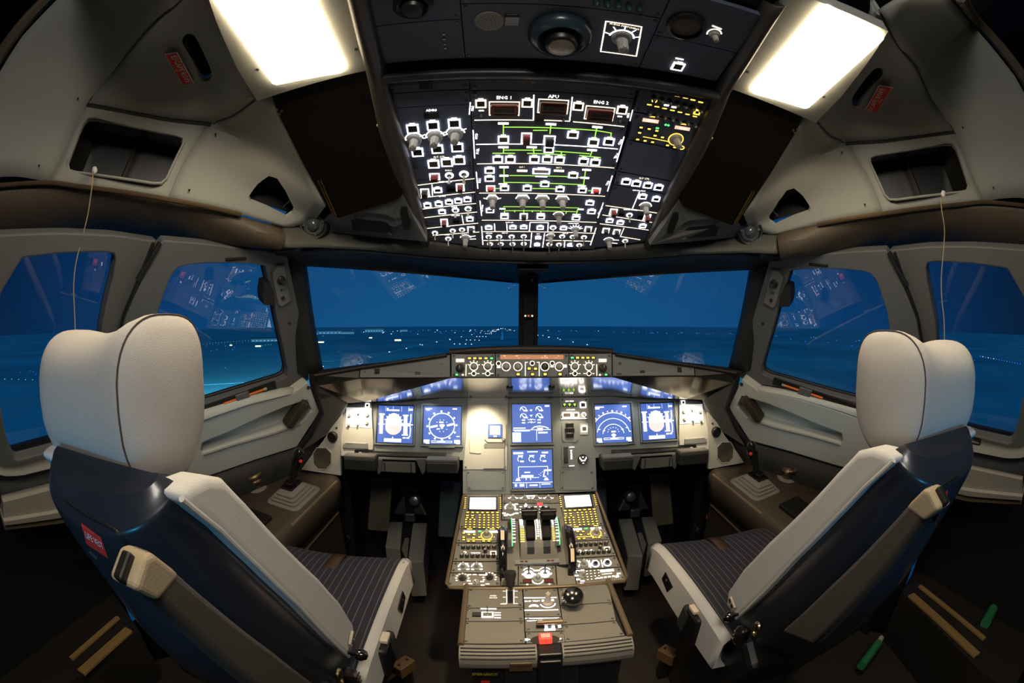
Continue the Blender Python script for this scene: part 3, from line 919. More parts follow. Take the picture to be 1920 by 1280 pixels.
# ================================================================ overhead: lamps, blinds, beams
def poly_solid(name, pts, n, th, m, label, cat, group=None, bev=0.0):
    mb = MB(); mb.prism(pts, n, th, m)
    o = solo(name, mb, label, cat, group)
    if bev:
        q = o.modifiers.new('bev', 'BEVEL'); q.width = bev; q.segments = 2; q.limit_method = 'ANGLE'
    return o
for s in (-1, 1):
    # ceiling light: frame plate and glowing diffuser
    pl = AFT
    L0, L1 = pl.ab(515, 157), pl.ab(642, 118)
    R0, R1 = pl.ab(1503, 200), pl.ab(1404, 166)
    R2 = pl.ab(1592, 26)
    ao, ai = (abs(L0[0]) + abs(R0[0])) / 2, (abs(L1[0]) + abs(R1[0])) / 2
    b0 = (L0[1] + L1[1] + R0[1] + R1[1]) / 4; b1 = R2[1]
    th = thing('ceiling_light', ('glowing warm white ceiling light left of the overhead panel, above the sunblind' if s < 0 else
               'glowing warm white ceiling light right of the overhead panel, above the sunblind'), 'ceiling light', side(pl.at(-(ao + ai) / 2, b0, 0.0), s), 'ceiling lights')
    fp = [P(485, 182, 1.151), pl.px(688, 133, .006), pl.px(655, 0, .006), pl.px(625, -90, .006), zp(405, -70, 1.935), zp(428, 0, 1.93), zp(458, 95, 1.90)]
    mb = MB()
    base = [pl.loc(p) for p in fp]
    hole = [(-ao, b0), (-ai, b0), (-ai, b1), (-ao, b1)]
    mb.prism(S([pl.at(a, b, .004) for a, b in base], s), -pl.n, .03, LIN)
    o = mb.build('light_frame', th)
    db = MB()
    r = .012
    rp = []
    for (a, b), (da, db_) in zip(hole, ((1, 1), (-1, 1), (-1, -1), (1, -1))):
        w0 = {(1, 1): pi, (-1, 1): 1.5 * pi, (-1, -1): 0, (1, -1): .5 * pi}[(da, db_)]
        for i in range(5):
            w = w0 + .5 * pi * i / 4
            rp.append((a + da * r + r * cos(w), b + db_ * r + r * sin(w)))
    db.prism(S([pl.at(a, b, .0045) for a, b in rp], s), pl.n, .008, LAMPM)
    db.build('diffuser', th)
    for u, v in ((483, 130), (668, 92)):
        sc = MB(); sc.lathe(side(pl.px(u, v, .004), s), pl.n, [(.004, 0), (.004, .002)], SCREW, 8); sc.build('screw', th)
    # roller sunblind, dark brown and slightly glossy
    BL = mat('sunblind_brown', (0.0055, 0.0036, 0.0022), 0.36, spec=.3)
    out = [bl(512, 180, .006), bl(520, 172, .006), bl(660, 134, .006), bl(683, 134, .006), bl(690, 142, .006), bl(722, 262, .006), bl(752, 350, .006), bl(753, 366, .006), bl(742, 376, .006), bl(634, 409, .006), bl(622, 400, .006), bl(565, 300, .006), bl(518, 205, .006)]
    th = thing('sunblind', ('large dark brown sunblind panel left of the overhead panel' if s < 0 else 'large dark brown sunblind panel right of the overhead panel'), 'sunblind', side(bl(640, 300, .006), s), 'sunblinds')
    mb = MB(); mb.prism(S(out, s), side(BLP_n, s), -.012, BL); o = mb.build('blind_panel', th)
    for u0, v0, u1, v1 in ((596, 338, 626, 404), (601, 338, 630, 404)):
        mb = MB(); mb.tube(S([bl(u0, v0, .012), bl(u1, v1, .012)], s), .0025, mat('brass', (.42, .26, .08), .3, 1.0), 6); mb.build('hinge_rod', th)
    mb = MB(); mb.box(side(bl(712, 236, .012), s), .014, .014, .006, mat('tan_catch', (.55, .42, .25), .5), bev=.002); mb.build('catch', th)
    for u, v in ((519, 206), (524, 214), (528, 208)):
        mb = MB(); mb.lathe(side(bl(u, v, .012), s), side(BLP_n, s), [(.004, 0), (.003, .003)], STEEL, 8); mb.build('latch', th)
    # lining piece below the blind, with a dark pocket and a slot
    mb = MB()
    lp = [bl(620, 402), bl(755, 362), bl(775, 408), bl(800, 453), P(700, 444, 1.40), P(617, 434, 1.395), P(600, 420, 1.385)]
    mb.prism(S(lp, s), side(-BLP_n, s), .02, LIN2); o = trim(mb, False)
    pk = [bl(656, 408), bl(662, 406), bl(722, 415), bl(731, 422), bl(737, 440), bl(660, 433)]
    cc = MB(); cc.prism(S([p + BLP_n * .0 for p in pk], s), side(BLP_n, s), .07, BLACK)
    cc2 = MB(); cc2.prism(S([bl(656, 408, .03), bl(722, 415, .03), bl(733, 422, .03), bl(738, 441, .03), bl(660, 433, .03)], s), side(-BLP_n, s), .042, BLACK); cut(o, cc2)
    mb = MB()
    mb.prism(S([bl(658, 409, -.011), bl(722, 416, -.011), bl(732, 423, -.011), bl(736, 439, -.011), bl(661, 432, -.011)], s), side(-BLP_n, s), .004, BLACK)
    mb.prism(S([bl(752, 388, .004), bl(762, 388, .004), bl(769, 420, .004), bl(768, 430, .004), bl(757, 430, .004), bl(750, 400, .004)], s), side(-BLP_n, s), .006, BLACK)
    mb.tube(S([bl(728, 437, .004), bl(735, 440, .004)], s), .003, STEEL, 6)
    trim(mb, False)
    # side beam of the overhead panel
    mb = MB()
    ou = [AFT.px(640, -60, .012), AFT.px(655, 0, .012), AFT.px(672, 70, .012), OHP.px(690, 135, .018), OHP.px(716, 255, .018), OHP.px(745, 335, .018), OHP.px(792, 457, .018)]
    inn = [AFT.px(672, -60, .006), AFT.px(688, 0, .006), AFT.px(705, 75, .006), OHP.px(722, 152, .010), OHP.px(745, 232, .010), OHP.px(775, 332, .010), OHP.px(803, 457, .010)]
    md = [(a + b) / 2 + V((0, -.004, -.009)) for a, b in zip(ou, inn)]
    bk = [p + V((-.004, .03, .04)) for p in ou]; bi = [p + V((.0, .03, .04)) for p in inn]
    mb.loft([S(bk, s), S(ou, s), S(md, s), S(inn, s), S(bi, s)], mat('overhead_beam', (0.035, 0.031, 0.026), .42, bump=.2), 24, 3)
    trim(mb, solid=.004)
# step bar between forward and aft overhead
mb = MB()
c0 = OHP.px(1035, 137, .0); aL = .365
mb.tube([V((-aL, c0.y - .012, c0.z - .012)), V((aL, c0.y - .012, c0.z - .012))], .012, mat('step_bar', (0.03, 0.033, 0.038), .35), 12)
mb.box((0, c0.y + .012, c0.z - .002), aL * 2, .03, .012, DARK, (1, 0, 0), (0, .88, -.475), (0, .475, .88), bev=.003)
trim(mb)
# backing tray behind the panel units
mb = MB()
mb.prism([OHP.at(-.37, OHP.ab(1035, 120)[1], -.02), OHP.at(.37, OHP.ab(1035, 120)[1], -.02), OHP.at(.33, OHP.ab(1006, 468)[1], -.02), OHP.at(-.33, OHP.ab(1006, 468)[1], -.02)], OHP.n, -.05, BLACK)
mb.prism([AFT.at(-.37, 0, -.02), AFT.at(.37, 0, -.02), AFT.at(.37, .45, -.02), AFT.at(-.37, .45, -.02)], AFT.n, -.05, BLACK)
trim(mb, False)

# ================================================================ overhead panel units
sL = lambda v: OHP.ab(871.5 + (v - 132) * (901.5 - 871.5) / 330.0, v)     # seam left / centre
sR = lambda v: OHP.ab(1203.5 + (v - 148) * (1111 - 1203.5) / 317.0, v)
aLs = (sL(132)[0] + sL(460)[0]) / 2; aRs = (sR(148)[0] + sR(464)[0]) / 2
def outerL(b):   # outer edge narrows a little towards the front
    a0, b0 = OHP.ab(724, 156); a1, b1 = OHP.ab(803, 452)
    return a0 + (a1 - a0) * (b - b0) / (b1 - b0)
def colL(v0, v1, u=880):
    b0, b1 = sL(v0)[1], sL(v1)[1]
    return [(outerL(b0), b0), (aLs, b0), (aLs, b1), (outerL(b1), b1)]
def outerR(b):
    a0, b0 = OHP.ab(1340, 184); a1, b1 = OHP.ab(1208, 453)
    return a0 + (a1 - a0) * (b - b0) / (b1 - b0)
def colR(v0, v1):
    b0, b1 = sR(v0)[1], sR(v1)[1]
    return [(aRs, b0), (outerR(b0), b0), (outerR(b1), b1), (aRs, b1)]
def colC(v0, v1):
    b0, b1 = OHP.ab(1003, v0)[1], OHP.ab(1003, v1)[1]
    return [(aLs, b0), (aRs, b0), (aRs, b1), (aLs, b1)]
OG = 'overhead panel units'
M_ = lambda n, l, c: Module(n, l, OHP, c, local=True, group=OG)
w_, h_ = .0285, .0265
# ---- left column
k = M_('overhead_panel_unit', 'dark blue overhead panel strip with one small dark display, topmost at left', colL(132, 168))
k.well(798, 158, .026, .018); k.bar(795.6, 148, .012, .005); k.done()
k = M_('overhead_blanking_plate', 'plain dark blue overhead strip above the three grey knobs', colL(168, 196)); k.done()
k = M_('overhead_panel_unit', 'dark blue overhead panel with three grey rotary knobs between lit square buttons', colL(196, 282))
k.well(809, 215, .032, .014); k.text('ADIRS', 809, 206.5, .009)
for u, v in ((774, 241), (812, 235), (852, 231), (783, 285), (820, 279), (857.5, 276)): k.pb(u, v, w_, h_)
for u, v in ((777, 262), (816, 257), (854, 251)):
    k.kn(u, v, .0145, .034); k.line([(u - 21, v + 2), (u - 12, v - 1)], LW); k.line([(u + 11, v - 7), (u + 20, v - 10)], LW)
k.done()
k = M_('overhead_panel_unit', 'dark blue overhead panel with a row of three amber-tinted buttons, at left', colL(282, 311))
k.text('FLT CTL', 824, 294, .008, LWW)
DIMC = mat('dim_cap', (0.10, 0.075, 0.05), .5)
for u, v in ((813, 307), (838, 304), (861, 300)): k.pb(u, v, w_, h_, cap=DIMC)
k.done()
k = M_('overhead_panel_unit', 'dark blue overhead panel with a red button, a ring and a toggle, at left', colL(311, 334))
k.gd(815, 331, .019, .016, REDP); k.tg(842.5, 328.5, .0105, LWB); k.tg(870, 326, .0115, LWB, -.8); k.text('EVAC', 841, 319, .007, LWW)
k.done()
k = M_('overhead_panel_unit', 'overhead panel with black guard, dark display and red guard in one row, at left', colL(334, 359))
k.line([(776, 348), (889, 334.5)]); k.gd(797, 361, .016, .022, BLACK); k.pb(821, 356, .022, .018); k.well(846, 354, .022, .013); k.gd(863, 351, .014, .020); k.text('EMER ELEC', 835, 340.5, .007)
k.line([(810, 346), (811, 366)], LW); k.done()
k = M_('overhead_panel_unit', 'dark blue overhead panel with a row of five lit buttons, at left', colL(359, 380))
k.line([(783, 371.5), (890, 359.8)]); k.text('GPWS', 829, 367.5, .007)
for u, v in ((801.6, 384), (822.7, 381.3), (842, 378.3), (859.4, 376), (876.6, 373.5)): k.pb(u, v, .0205, .0165)
k.done()
k = M_('overhead_panel_unit', 'dark blue overhead panel with one button and two rings, at left', colL(380, 396))
k.line([(789, 392), (892, 381)]); k.pb(829, 396.5, .020, .016); k.tg(854, 393.5, .0095, LWB); k.tg(878, 391, .0095, LWB); k.text('RCDR', 852, 387.5, .006); k.done()
k = M_('overhead_panel_unit', 'dark blue overhead panel with a red guard beside a dark display, lower left', colL(396, 417))
k.line([(794, 408), (894, 397)]); k.gd(833, 416, .013, .019); k.well(856, 414, .018, .013); k.pb(881, 410, .020, .017, cap=DIMC); k.line([(866, 403), (869, 419)]); k.text('OXYGEN', 854, 403.5, .006); k.done()
k = M_('overhead_panel_unit', 'dark blue overhead panel with three rings and a black guard, lower left', colL(417, 434))
k.line([(799, 428), (896, 418)])
for u, v in ((815.6, 436), (849, 432), (866.4, 430)): k.tg(u, v, .0082, LW)
k.gd(883, 429, .013, .014, BLACK, d=.012); k.text('CALLS', 838, 424, .006); k.done()
k = M_('overhead_panel_unit', 'dark blue overhead panel with a grey knob beside a ring, bottom left corner', [(outerL(sL(434)[1]), sL(434)[1]), (aLs, sL(434)[1]), OHP.ab(901, 463), OHP.ab(803, 450)][::1])
k.line([(812, 441), (898, 434.5)]); k.tg(840.6, 447, .0085, LW); k.kn(873, 446, .0105, .032); k.line([(880, 443), (891, 442)], LW); k.line([(882, 448), (892, 447.5)], LW); k.text('WIPER', 838, 440, .005); k.done()
# ---- centre column
k = M_('overhead_blanking_plate', 'plain dark blue overhead plate above the fire panel', colC(133, 171)); k.bar(999, 152, .009, .009, PANELW, pi / 4); k.done()
k = M_('fire_panel', 'overhead fire panel with three dark red guarded handles marked ENG 1, APU, ENG 2', colC(171, 226))
for u, v in ((901.6, 194), (988.5, 193), (1084, 199), (1166, 206)): k.pb(u, v, .024, .022, LWW)
RG = mat('fire_guard_red', (0.13, 0.012, 0.008), .35, coat=.3)
def fire(mb):
    LOCAL.frame(mb, -.034, -.019, .034, .021, .0022, .001, LWW)
    mb.box((0, 0, .007), .060, .032, .014, RG, bev=.003)
    mb.box((0, .006, .015), .044, .012, .006, BLACK, bev=.001)
    mb.box((0, -.008, .0145), .050, .002, .002, BLACK)
    mb.box((0, -.021, .004), .012, .006, .008, REDP, bev=.001)
for u, v in ((945.6, 204), (1037, 200), (1124, 213)): place(k.root, 'fire_handle', element('fire_handle', fire), OHP, *OHP.ab(u, v))
for t, u, v in (('ENG 1', 945.6, 183), ('APU', 1038, 181), ('ENG 2', 1127, 192)): k.text(t, u, v, .0125)
for u, v in ((902.5, 214), (1056, 222), (1162, 225)): k.sk(u, v, .004, .009, KNOBD, STEEL); k.bar(u, v - 7, .011, .0035)
k.well(1012, 219.5, .018, .014, BLACK)
k.line([(1001, 178), (1000, 225)], LW); k.line([(1073, 182), (1068, 226)], LW); k.line([(890, 225), (1000, 225)]); k.line([(1020, 225), (1068, 227)]); k.line([(1075, 228), (1170, 237)])
k.line([(882, 192), (880, 214)], LW); k.line([(1186, 206), (1181, 226)], LW); k.text('FIRE', 886.5, 203, .008, LW, pi / 2 - .1); k.text('FIRE', 1178, 216, .008, LW, pi / 2 + .1)
k.done()
k = M_('hydraulic_fuel_panel', 'overhead panel with green flow lines, a red guard and two rows of lit buttons', colC(226, 307))
gl = lambda *p: k.line(list(p), LG, .0028)
gl((945, 238), (1026, 239), (1116, 244), (1146, 249)); gl((943.8, 231), (943.8, 252)); gl((1033, 233), (1031, 250)); gl((1119, 239), (1115, 258)); gl((1146, 249), (1145, 257)); gl((1000, 244), (1026, 244))
for u, v in ((943.8, 231), (1033, 232.5), (1120, 238), (943.8, 275.6), (997, 275.6), (1110, 281)): k.bar(u, v, .024, .006)
for u, v in ((943.8, 261), (1112.5, 266)): k.pb(u, v, .026, .022, cap=DIMC)
k.pb(1141.6, 265, .026, .022); k.pb(1074, 252, .026, .021, cap=DIMC); k.gd(987, 259, .017, .026); k.gd(1030, 263, .020, .022, BLACK)
k.line([(893, 270.5), (1000, 270), (1037, 271), (1158, 279)], LW); gl((945.6, 281), (1015, 281.5)); gl((1040, 283), (1105, 288)); gl((944, 277), (944, 287)); gl((1000, 277), (1001, 287)); gl((1110, 283), (1107, 291)); gl((924, 287), (965, 287)); gl((989, 287), (1060, 290)); gl((1087, 291), (1126, 295)); gl((1053, 284), (1052, 290))
for u, v in ((933.4, 298), (957, 298), (1002, 298), (1049, 299), (1094, 301.5), (1116, 303.5)): k.pb(u, v, .0245, .0205)
k.pb(1026, 298, .0245, .0205, cap=DIMC); k.pb(1029, 280, .024, .019)
k.line([(887, 244), (890, 296)], LW); k.text('HYD', 893.5, 255, .009, LW, pi / 2 - .1); k.text('FUEL', 896, 283, .009, LW, pi / 2 - .1)
k.line([(1170, 256), (1156, 303)], LW); k.text('HYD', 1162.5, 266, .009, LW, -pi / 2 - .25); k.text('FUEL', 1155, 292, .009, LW, -pi / 2 - .25)
k.done()
k = M_('electrical_panel', 'overhead panel with green bus lines, a wide lit battery readout and two red guards', colC(307, 362))
k.line([(895, 306.8), (1019, 306.8), (1151, 314.5)])
gl = lambda *p: k.line(list(p), LG, .0028)
gl((945, 314), (945, 343)); gl((956, 328.6), (1061, 330.6)); gl((946, 341.5), (1095, 346)); gl((1098, 318), (1094, 346)); gl((930, 353), (936, 353)); gl((999, 353), (1041, 353.5)); gl((1103, 357), (1110, 357)); gl((1062, 331), (1096, 333))
for u, v in ((945, 313), (945, 329), (1100, 318), (1096.4, 333)): k.bar(u, v, .023, .006)
k.bar(1015, 330.5, .030, .004); k.bar(943, 344.5, .022, .004); k.bar(1091, 348, .022, .004)
DIMW = mat('dim_white_cap', (0.20, 0.17, 0.15), .5, emit=(.5, .42, .36), power=.12)
for u, v in ((918, 319), (918, 334.5), (1074.5, 328)): k.pb(u, v, .0245, .0185, cap=DIMC)
for u, v in ((946, 352), (988.5, 352), (1021.4, 344.5), (1050, 354), (1091.7, 356)): k.pb(u, v, .0225, .0175)
k.pb(1015, 320.5, .044, .018, cap=DIMW)
for u in (979, 1048): k.bar(u, 319.7, .026, .0075, LWW)
k.text('BAT 1', 979, 313, .0055, LWW); k.text('BAT 2', 1048, 314, .0055, LWW)
for u, v in ((920, 353), (1117.5, 357)): k.gd(u, v, .016, .013, mat('red_lit_guard', (.35, .02, .02), .4, emit=(1, .06, .06), power=.25), d=.010)
k.line([(893, 322), (896, 353)], LW); k.text('ELEC', 899.5, 338, .008, LW, pi / 2 - .1); k.line([(1148, 329), (1139, 358)], LW); k.text('ELEC', 1139, 343, .008, LW, -pi / 2 - .25)
k.done()
k = M_('air_conditioning_panel', 'overhead panel with a row of four grey knobs above green duct lines', colC(362, 412))
k.line([(899, 361.5), (1000, 362), (1134, 367.5)])
gl = lambda *p: k.line(list(p), LG, .0026)
gl((944, 387), (1085, 389.5)); gl((947, 394.5), (1083, 396.5)); gl((946, 395), (946, 399)); gl((982, 393), (982, 398)); gl((1014, 395), (1014, 399)); gl((1083, 392), (1081, 400)); gl((965, 394), (965, 397)); gl((998, 394), (998, 397)); gl((1062, 396), (1061, 400))
for u, v in ((942, 391), (1089, 392)): k.bar(u, v, .016, .0055)
for u, v in ((946, 399.5), (1014, 400), (1081, 401.5)): k.bar(u, v, .022, .003)
for u, v in ((979.7, 365.5), (1016.7, 366), (1054, 367)): k.bar(u, v, .026, .005)
k.kn(923.4, 374, .011, .032)
k.bar(923, 365.5, .020, .005); k.line([(907, 371), (913, 372.5)], LW); k.line([(933, 372.5), (939, 371)], LW)
for u, v in ((979.7, 373.5), (1016.7, 374), (1054, 375)): k.kn(u, v, .012, .032)
k.kn(1047, 403.5, .010, .032)
for u, v, c in ((1106, 379.7, DIMC), (1109, 396, DIMC), (918.8, 394, BLACK), (946, 405.5, DIMC), (1014, 406, BLACK), (1080, 408, DIMC)): k.pb(u, v, .0225, .0165, cap=c)
k.gd(982, 405, .014, .015, BLACK, d=.012)
k.line([(900, 376), (903, 404)], LW); k.text('AIR COND', 904.5, 390, .006, LW, pi / 2 - .1); k.line([(1131, 380), (1121, 408)], LW); k.text('AIR COND', 1125, 395, .006, LW, -pi / 2 - .25)
k.done()
k = M_('ice_and_light_panel', 'overhead panel crowded with lit rings, toggles and knobs at the front edge', [(aLs, OHP.ab(1003, 412)[1]), (aRs, OHP.ab(1003, 412)[1]), (aRs, OHP.ab(1008, 465)[1]), (aLs, OHP.ab(1008, 465)[1])])
k.line([(904, 412.3), (1000, 413), (1118, 416.5)]); k.line([(906, 434), (1000, 434), (1116, 437)]); k.line([(905, 450.5), (994, 450)]); k.line([(1024, 450), (1110, 452)])
for u, v in ((916.4, 426), (961.7, 425.5), (982, 425.3), (1012.8, 426), (1056.6, 427)): k.pb(u, v, .020, .014)
k.tg(1037, 426, .0090, LWB); k.gd(1102.7, 429, .013, .015, BLACK, d=.010)
k.kn(1078.4, 430, .0095, .030, ticks=7)
for u, v in ((916.4, 443.4), (936, 443.2), (959.4, 443), (982, 442.6), (1054, 442.7), (1073.8, 443.4), (1094.8, 444.3)): k.tg(u, v, .0082, LW, -.9)
k.kn(1032, 442.5, .0085, .026)
for u, v in ((918.8, 457), (939, 457), (961, 457), (982, 456.5), (1030, 457.6), (1048, 458), (1086, 459)): k.tg(u, v, .0080, LW, -.9)
for u, v in ((1009, 445), (1007, 458), (1069, 458.6)): k.pb(u, v, .017, .011)
for a in ((903, 424, 905.5, 458), (927, 419, 928, 432), (950, 419, 951, 432), (997, 436, 994.5, 463), (1021, 437, 1017.5, 463), (1028, 417, 1027, 433), (994, 417, 992.5, 433), (1117.5, 427, 1107, 459), (1059, 451, 1058, 463)):
    k.line([a[:2], a[2:]], LW)
k.line([(994, 416.5), (1028, 417)], LW)
for t, u, v in (('ANTI ICE', 955, 416.5), ('CABIN PRESS', 1075, 418.5), ('EXT LT', 947, 436.5), ('INT LT', 1060, 437.5), ('APU', 1009, 438), ('STROBE', 917, 436.8), ('BEACON', 937, 449.6), ('WING', 960, 449.6), ('NAV', 983, 449.2), ('SIGNS', 1080, 451.5)): k.text(t, u, v, .0055)
k.done()
# ---- right column
b_acp0 = OHP.ab(1203, 155)
k = Module('audio_control_panel', 'overhead audio panel with two rows of knobs under amber bars', OHP, [(1188, 209), (1321, 236), (1340, 184), (1203, 153)], group=OG)
for u, v in ((1226, 168), (1241, 172), (1256, 175), (1270, 179.5), (1285, 183), (1299, 187), (1313.5, 191.3)):
    k.bar(u, v, .0125, .0035, LY); k.well(u + 1, v - 7, .012, .009, BLACK, .003, 'call_key'); k.sk(u - 1, v + 13, .0055, .014)
for u, v in ((1217.5, 196), (1231.6, 199.7), (1246, 203), (1260.6, 206.6), (1274.7, 210), (1288.8, 214), (1302.8, 218)):
    k.bar(u, v, .0115, .003, LY); k.sk(u - 1, v + 13.5, .0055, .014)
k.bar(1249.4, 197, .012, .0045, LW); k.bar(1263.4, 200.6, .012, .0045, LW)
k.pb(1306.6, 209.6, .016, .015, LY, tab=False); k.ring(1227, 188.5, .004, .0065, LY, -1, 4)
k.done()
k = Module('radio_panel', 'overhead radio panel with two pink readouts and a large grey knob', OHP, [(1178, 262), (1298, 286), (1319, 238), (1188.5, 211)], group=OG)
for u, v in ((1219.8, 226), (1279.4, 240)):
    k.bar(u, v, .040, .0105, PINK, -.015); k.text('118 200' if u < 1250 else '122 800', u, v, .007, LW)
k.bar(1222.8, 218.4, .014, .0032, LY); k.bar(1282, 232.5, .018, .0032, LY)
k.bar(1248, 233.6, .0055, .0055, LGB, pi / 4); k.bar(1253, 234.6, .0055, .0055, LGB, pi / 4); k.bar(1232.5, 240, .008, .005, LGB)
for u, v in ((1201.6, 237.6), (1216.6, 240.4), (1231, 243.8), (1198.8, 247.5), (1227.8, 252.8), (1241.5, 256), (1195, 260), (1209, 262.5), (1223, 265), (1251, 271), (1264.4, 274.7)):
    key(k.root, OHP, *OHP.ab(u, v), .0115, .0075, LY, name='radio_key')
k.line([(1206, 256), (1258, 266)], LY, .002); k.ring(1278.4, 276.6, .004, .007, LY)
k.kn(1267, 261, .0135, .030, ring=False); k.ring(1267, 261, .0178, .0205, LY)
k.done()
k = M_('overhead_blanking_plate', 'plain dark blue overhead plate below the radio panel', [OHP.ab(1157, 321), OHP.ab(1277, 343), OHP.ab(1297, 287), OHP.ab(1177, 263)]); k.done()
k = Module('overhead_panel_unit', 'dark blue overhead panel with a row of four lit buttons, at right', OHP, [(1150, 346), (1262, 366), (1276, 344), (1156, 322)], group=OG)
for u, v in ((1173.8, 340), (1193, 343.5), (1214.4, 347), (1234.7, 351)): k.pb(u, v, .0245, .0195)
k.text('FLT CTL', 1208, 334.5, .008, LWW); k.done()
k = Module('overhead_panel_unit', 'dark blue overhead panel with a grey knob under two lit buttons, at right', OHP, [(1136, 384), (1240, 401), (1261, 367), (1149, 347)], group=OG)
k.pb(1205, 368, .022, .0175, cap=DIMC); k.pb(1230, 372.5, .022, .0175); k.kn(1209.5, 387, .012, .030); k.line([(1199, 359), (1186, 390)], LW); k.text('CARGO HEAT', 1198, 357, .006); k.done()
k = Module('overhead_panel_unit', 'dark blue overhead panel with two red guards either side of a ring, at right', OHP, [(1131, 402), (1230, 418), (1239, 402), (1136, 385)], group=OG)
k.line([(1136, 385), (1232, 399)]); k.gd(1150, 397, .014, .018); k.gd(1213, 407, .013, .018); k.tg(1180, 402.7, .009, LWB); k.well(1164, 400, .016, .011); k.well(1200, 406, .016, .011); k.text('CARGO SMOKE', 1182, 393, .006); k.done()
k = Module('overhead_panel_unit', 'dark blue overhead panel with three dim lit buttons, lower right', OHP, [(1125, 419), (1222, 434), (1229, 419), (1130, 403)], group=OG)
k.line([(1130, 402.5), (1222, 416.5)]); k.pb(1143, 413, .021, .015, cap=DIMC); k.pb(1163, 416.5, .021, .015, cap=DIMC); k.pb(1205, 423, .021, .015, cap=DIMW); k.done()
k = Module('overhead_panel_unit', 'dark blue overhead panel with two black guards and a grey knob, bottom right corner', OHP, [(1111, 465), (1208, 453), (1221, 435), (1125, 420)], group=OG)
k.line([(1125, 419), (1216, 431)]); k.gd(1136, 432, .013, .015, BLACK, d=.012); k.gd(1156, 434.5, .013, .015, BLACK, d=.012); k.kn(1141, 451, .0105, .030); k.tg(1172, 451, .0085, LW); k.line([(1150, 449), (1160, 450)], LW); k.line([(1148, 455), (1157, 456)], LW); k.line([(1163, 443), (1200, 449)]); k.line([(1170, 427), (1163, 443)]); k.done()

# ================================================================ aft overhead units
AG = 'aft overhead units'
bA = lambda u, v: AFT.ab(u, v)
aL2, aR2 = AFT.ab(868, 60)[0], AFT.ab(1228, 60)[0]
aLo, aRo = AFT.ab(706, 90)[0], AFT.ab(1366, 120)[0]
bF = AFT.ab(1007, 110)[1]
b1, b2, b3 = AFT.ab(866, 36)[1], AFT.ab(1007, 8)[1], AFT.ab(1300, 80)[1]
A_ = lambda n, l, c: Module(n, l, AFT, c, local=True, group=AG)
k = A_('aft_overhead_unit', 'dark blue aft overhead plate with four small studs, left', [(aLo, bF), (aL2, bF), (aL2, b1), (aLo, b1)])
for u, v in ((832, 63), (833, 72), (834, 82), (835, 89)): mb = MB(); mb.lathe(AFT.px(u, v), AFT.n, [(.003, 0), (.0025, .003)], STEEL, 8); mb.build('stud', k.root)
k.done()
k = A_('aft_overhead_unit', 'dark blue aft overhead plate with a black round reading lamp, left', [(aLo, b1), (aL2, b1), (aL2, b1 + .16), (aLo, b1 + .16)])
mb = MB(); mb.lathe(AFT.px(775, 8), AFT.n, [(.036, 0), (.036, .006), (.028, .012), (.022, .008), (.018, .02), (.004, .021)], BLACK, 24); mb.build('reading_lamp', k.root, True); k.done()
k = A_('aft_overhead_unit', 'dark blue aft overhead plate with round dome light and square framed knob, centre', [(aL2, bF), (aR2, bF), (aR2, b2), (aL2, b2)])
mb = MB()
c = AFT.px(917, 39); mb.lathe(c, AFT.n, [(.0265, 0), (.0265, .003), (.024, .0035)], mat('speaker_disc', (.34, .33, .28), .7), 28)
for r, n in ((.006, 6), (.012, 11), (.018, 16)):
    for i in range(n):
        w = 2 * pi * i / n; mb.lathe(c + (AFT.u * cos(w) + AFT.w * sin(w)) * r + AFT.n * .0036, AFT.n, [(.0011, 0), (.001, .0003)], BLACK, 6)
mb.build('buzzer_disc', k.root)
k.well(960, 38, .026, .026); k.bar(960, 27, .018, .004, PANELW)
mb = MB(); c = AFT.px(1050, 62)
mb.lathe(c, AFT.n, [(.060, 0), (.060, .010), (.055, .020), (.044, .026), (.036, .018), (.033, .008), (.030, .005)], mat('dome_blue', (.03, .055, .07), .3, coat=.3), 36)
mb.build('dome_housing', k.root, True)
mb = MB(); mb.lathe(c, AFT.n, [(.030, .006), (.030, .036), (.027, .040), (.024, .041)], BLACK, 24); mb.lathe(c, AFT.n, [(.024, .0412), (.018, .046), (.006, .049)], mat('lamp_lens', (.30, .26, .22), .12, .6, bump=.8, bscale=300), 20); mb.build('dome_lens', k.root, True)
q = [AFT.ab(*p) for p in ((1126, 96), (1193, 105), (1203, 50), (1136, 39.5))]
AFT.line(k.leg, q + [q[0]], .0026, LWW)
k.kn(1165, 71, .016, .036, ticks=5); k.text('AUDIO SWITCHING', 1171, 49, .0065, LWW, -.1)
k.done()
k = A_('aft_overhead_unit', 'dark blue aft overhead strip with a row of small green knobs, centre', [(aL2, b2), (aR2, b2), (aR2, b2 + .14), (aL2, b2 + .14)])
for i in range(5): k.sk(1118 + i * 20, 2 + i * 3, .006, .014, mat('dark_green', (.01, .05, .035), .4), mat('dark_green', (.01, .05, .035), .4))
k.done()
k = A_('aft_overhead_unit', 'dark blue aft overhead plate with round loudspeaker and small knob, right', [(aR2, b3), (aRo, b3), (aRo, b3 + .13), (aR2, b3 + .13)])
mb = MB(); c = AFT.px(1285, 47); mb.lathe(c, AFT.n, [(.038, 0), (.038, .008), (.031, .012), (.030, .004)], BLACK, 28); mb.build('speaker_rim', k.root, True)
mb = MB(); mb.lathe(c, AFT.n, [(.030, .004), (.020, .007), (.006, .008)], mat('speaker_mesh', (.12, .105, .085), .6, bump=1.0, bscale=700), 24); mb.build('speaker_cone', k.root, True)
k.kn(1339, 64, .009, .020, ring=False); k.ring(1339, 63, .013, .016, LWW, .3, 3.6); k.bar(1344, 51, .022, .004, LWW, -.15); k.done()
k = A_('aft_overhead_unit', 'dark blue aft overhead strip with one brightly lit pushbutton, right', [(aR2, bF), (aRo, bF), (aRo, b3), (aR2, b3)])
k.pb(1271, 124, .026, .026, LW); k.bar(1274, 110, .018, .004); k.done()
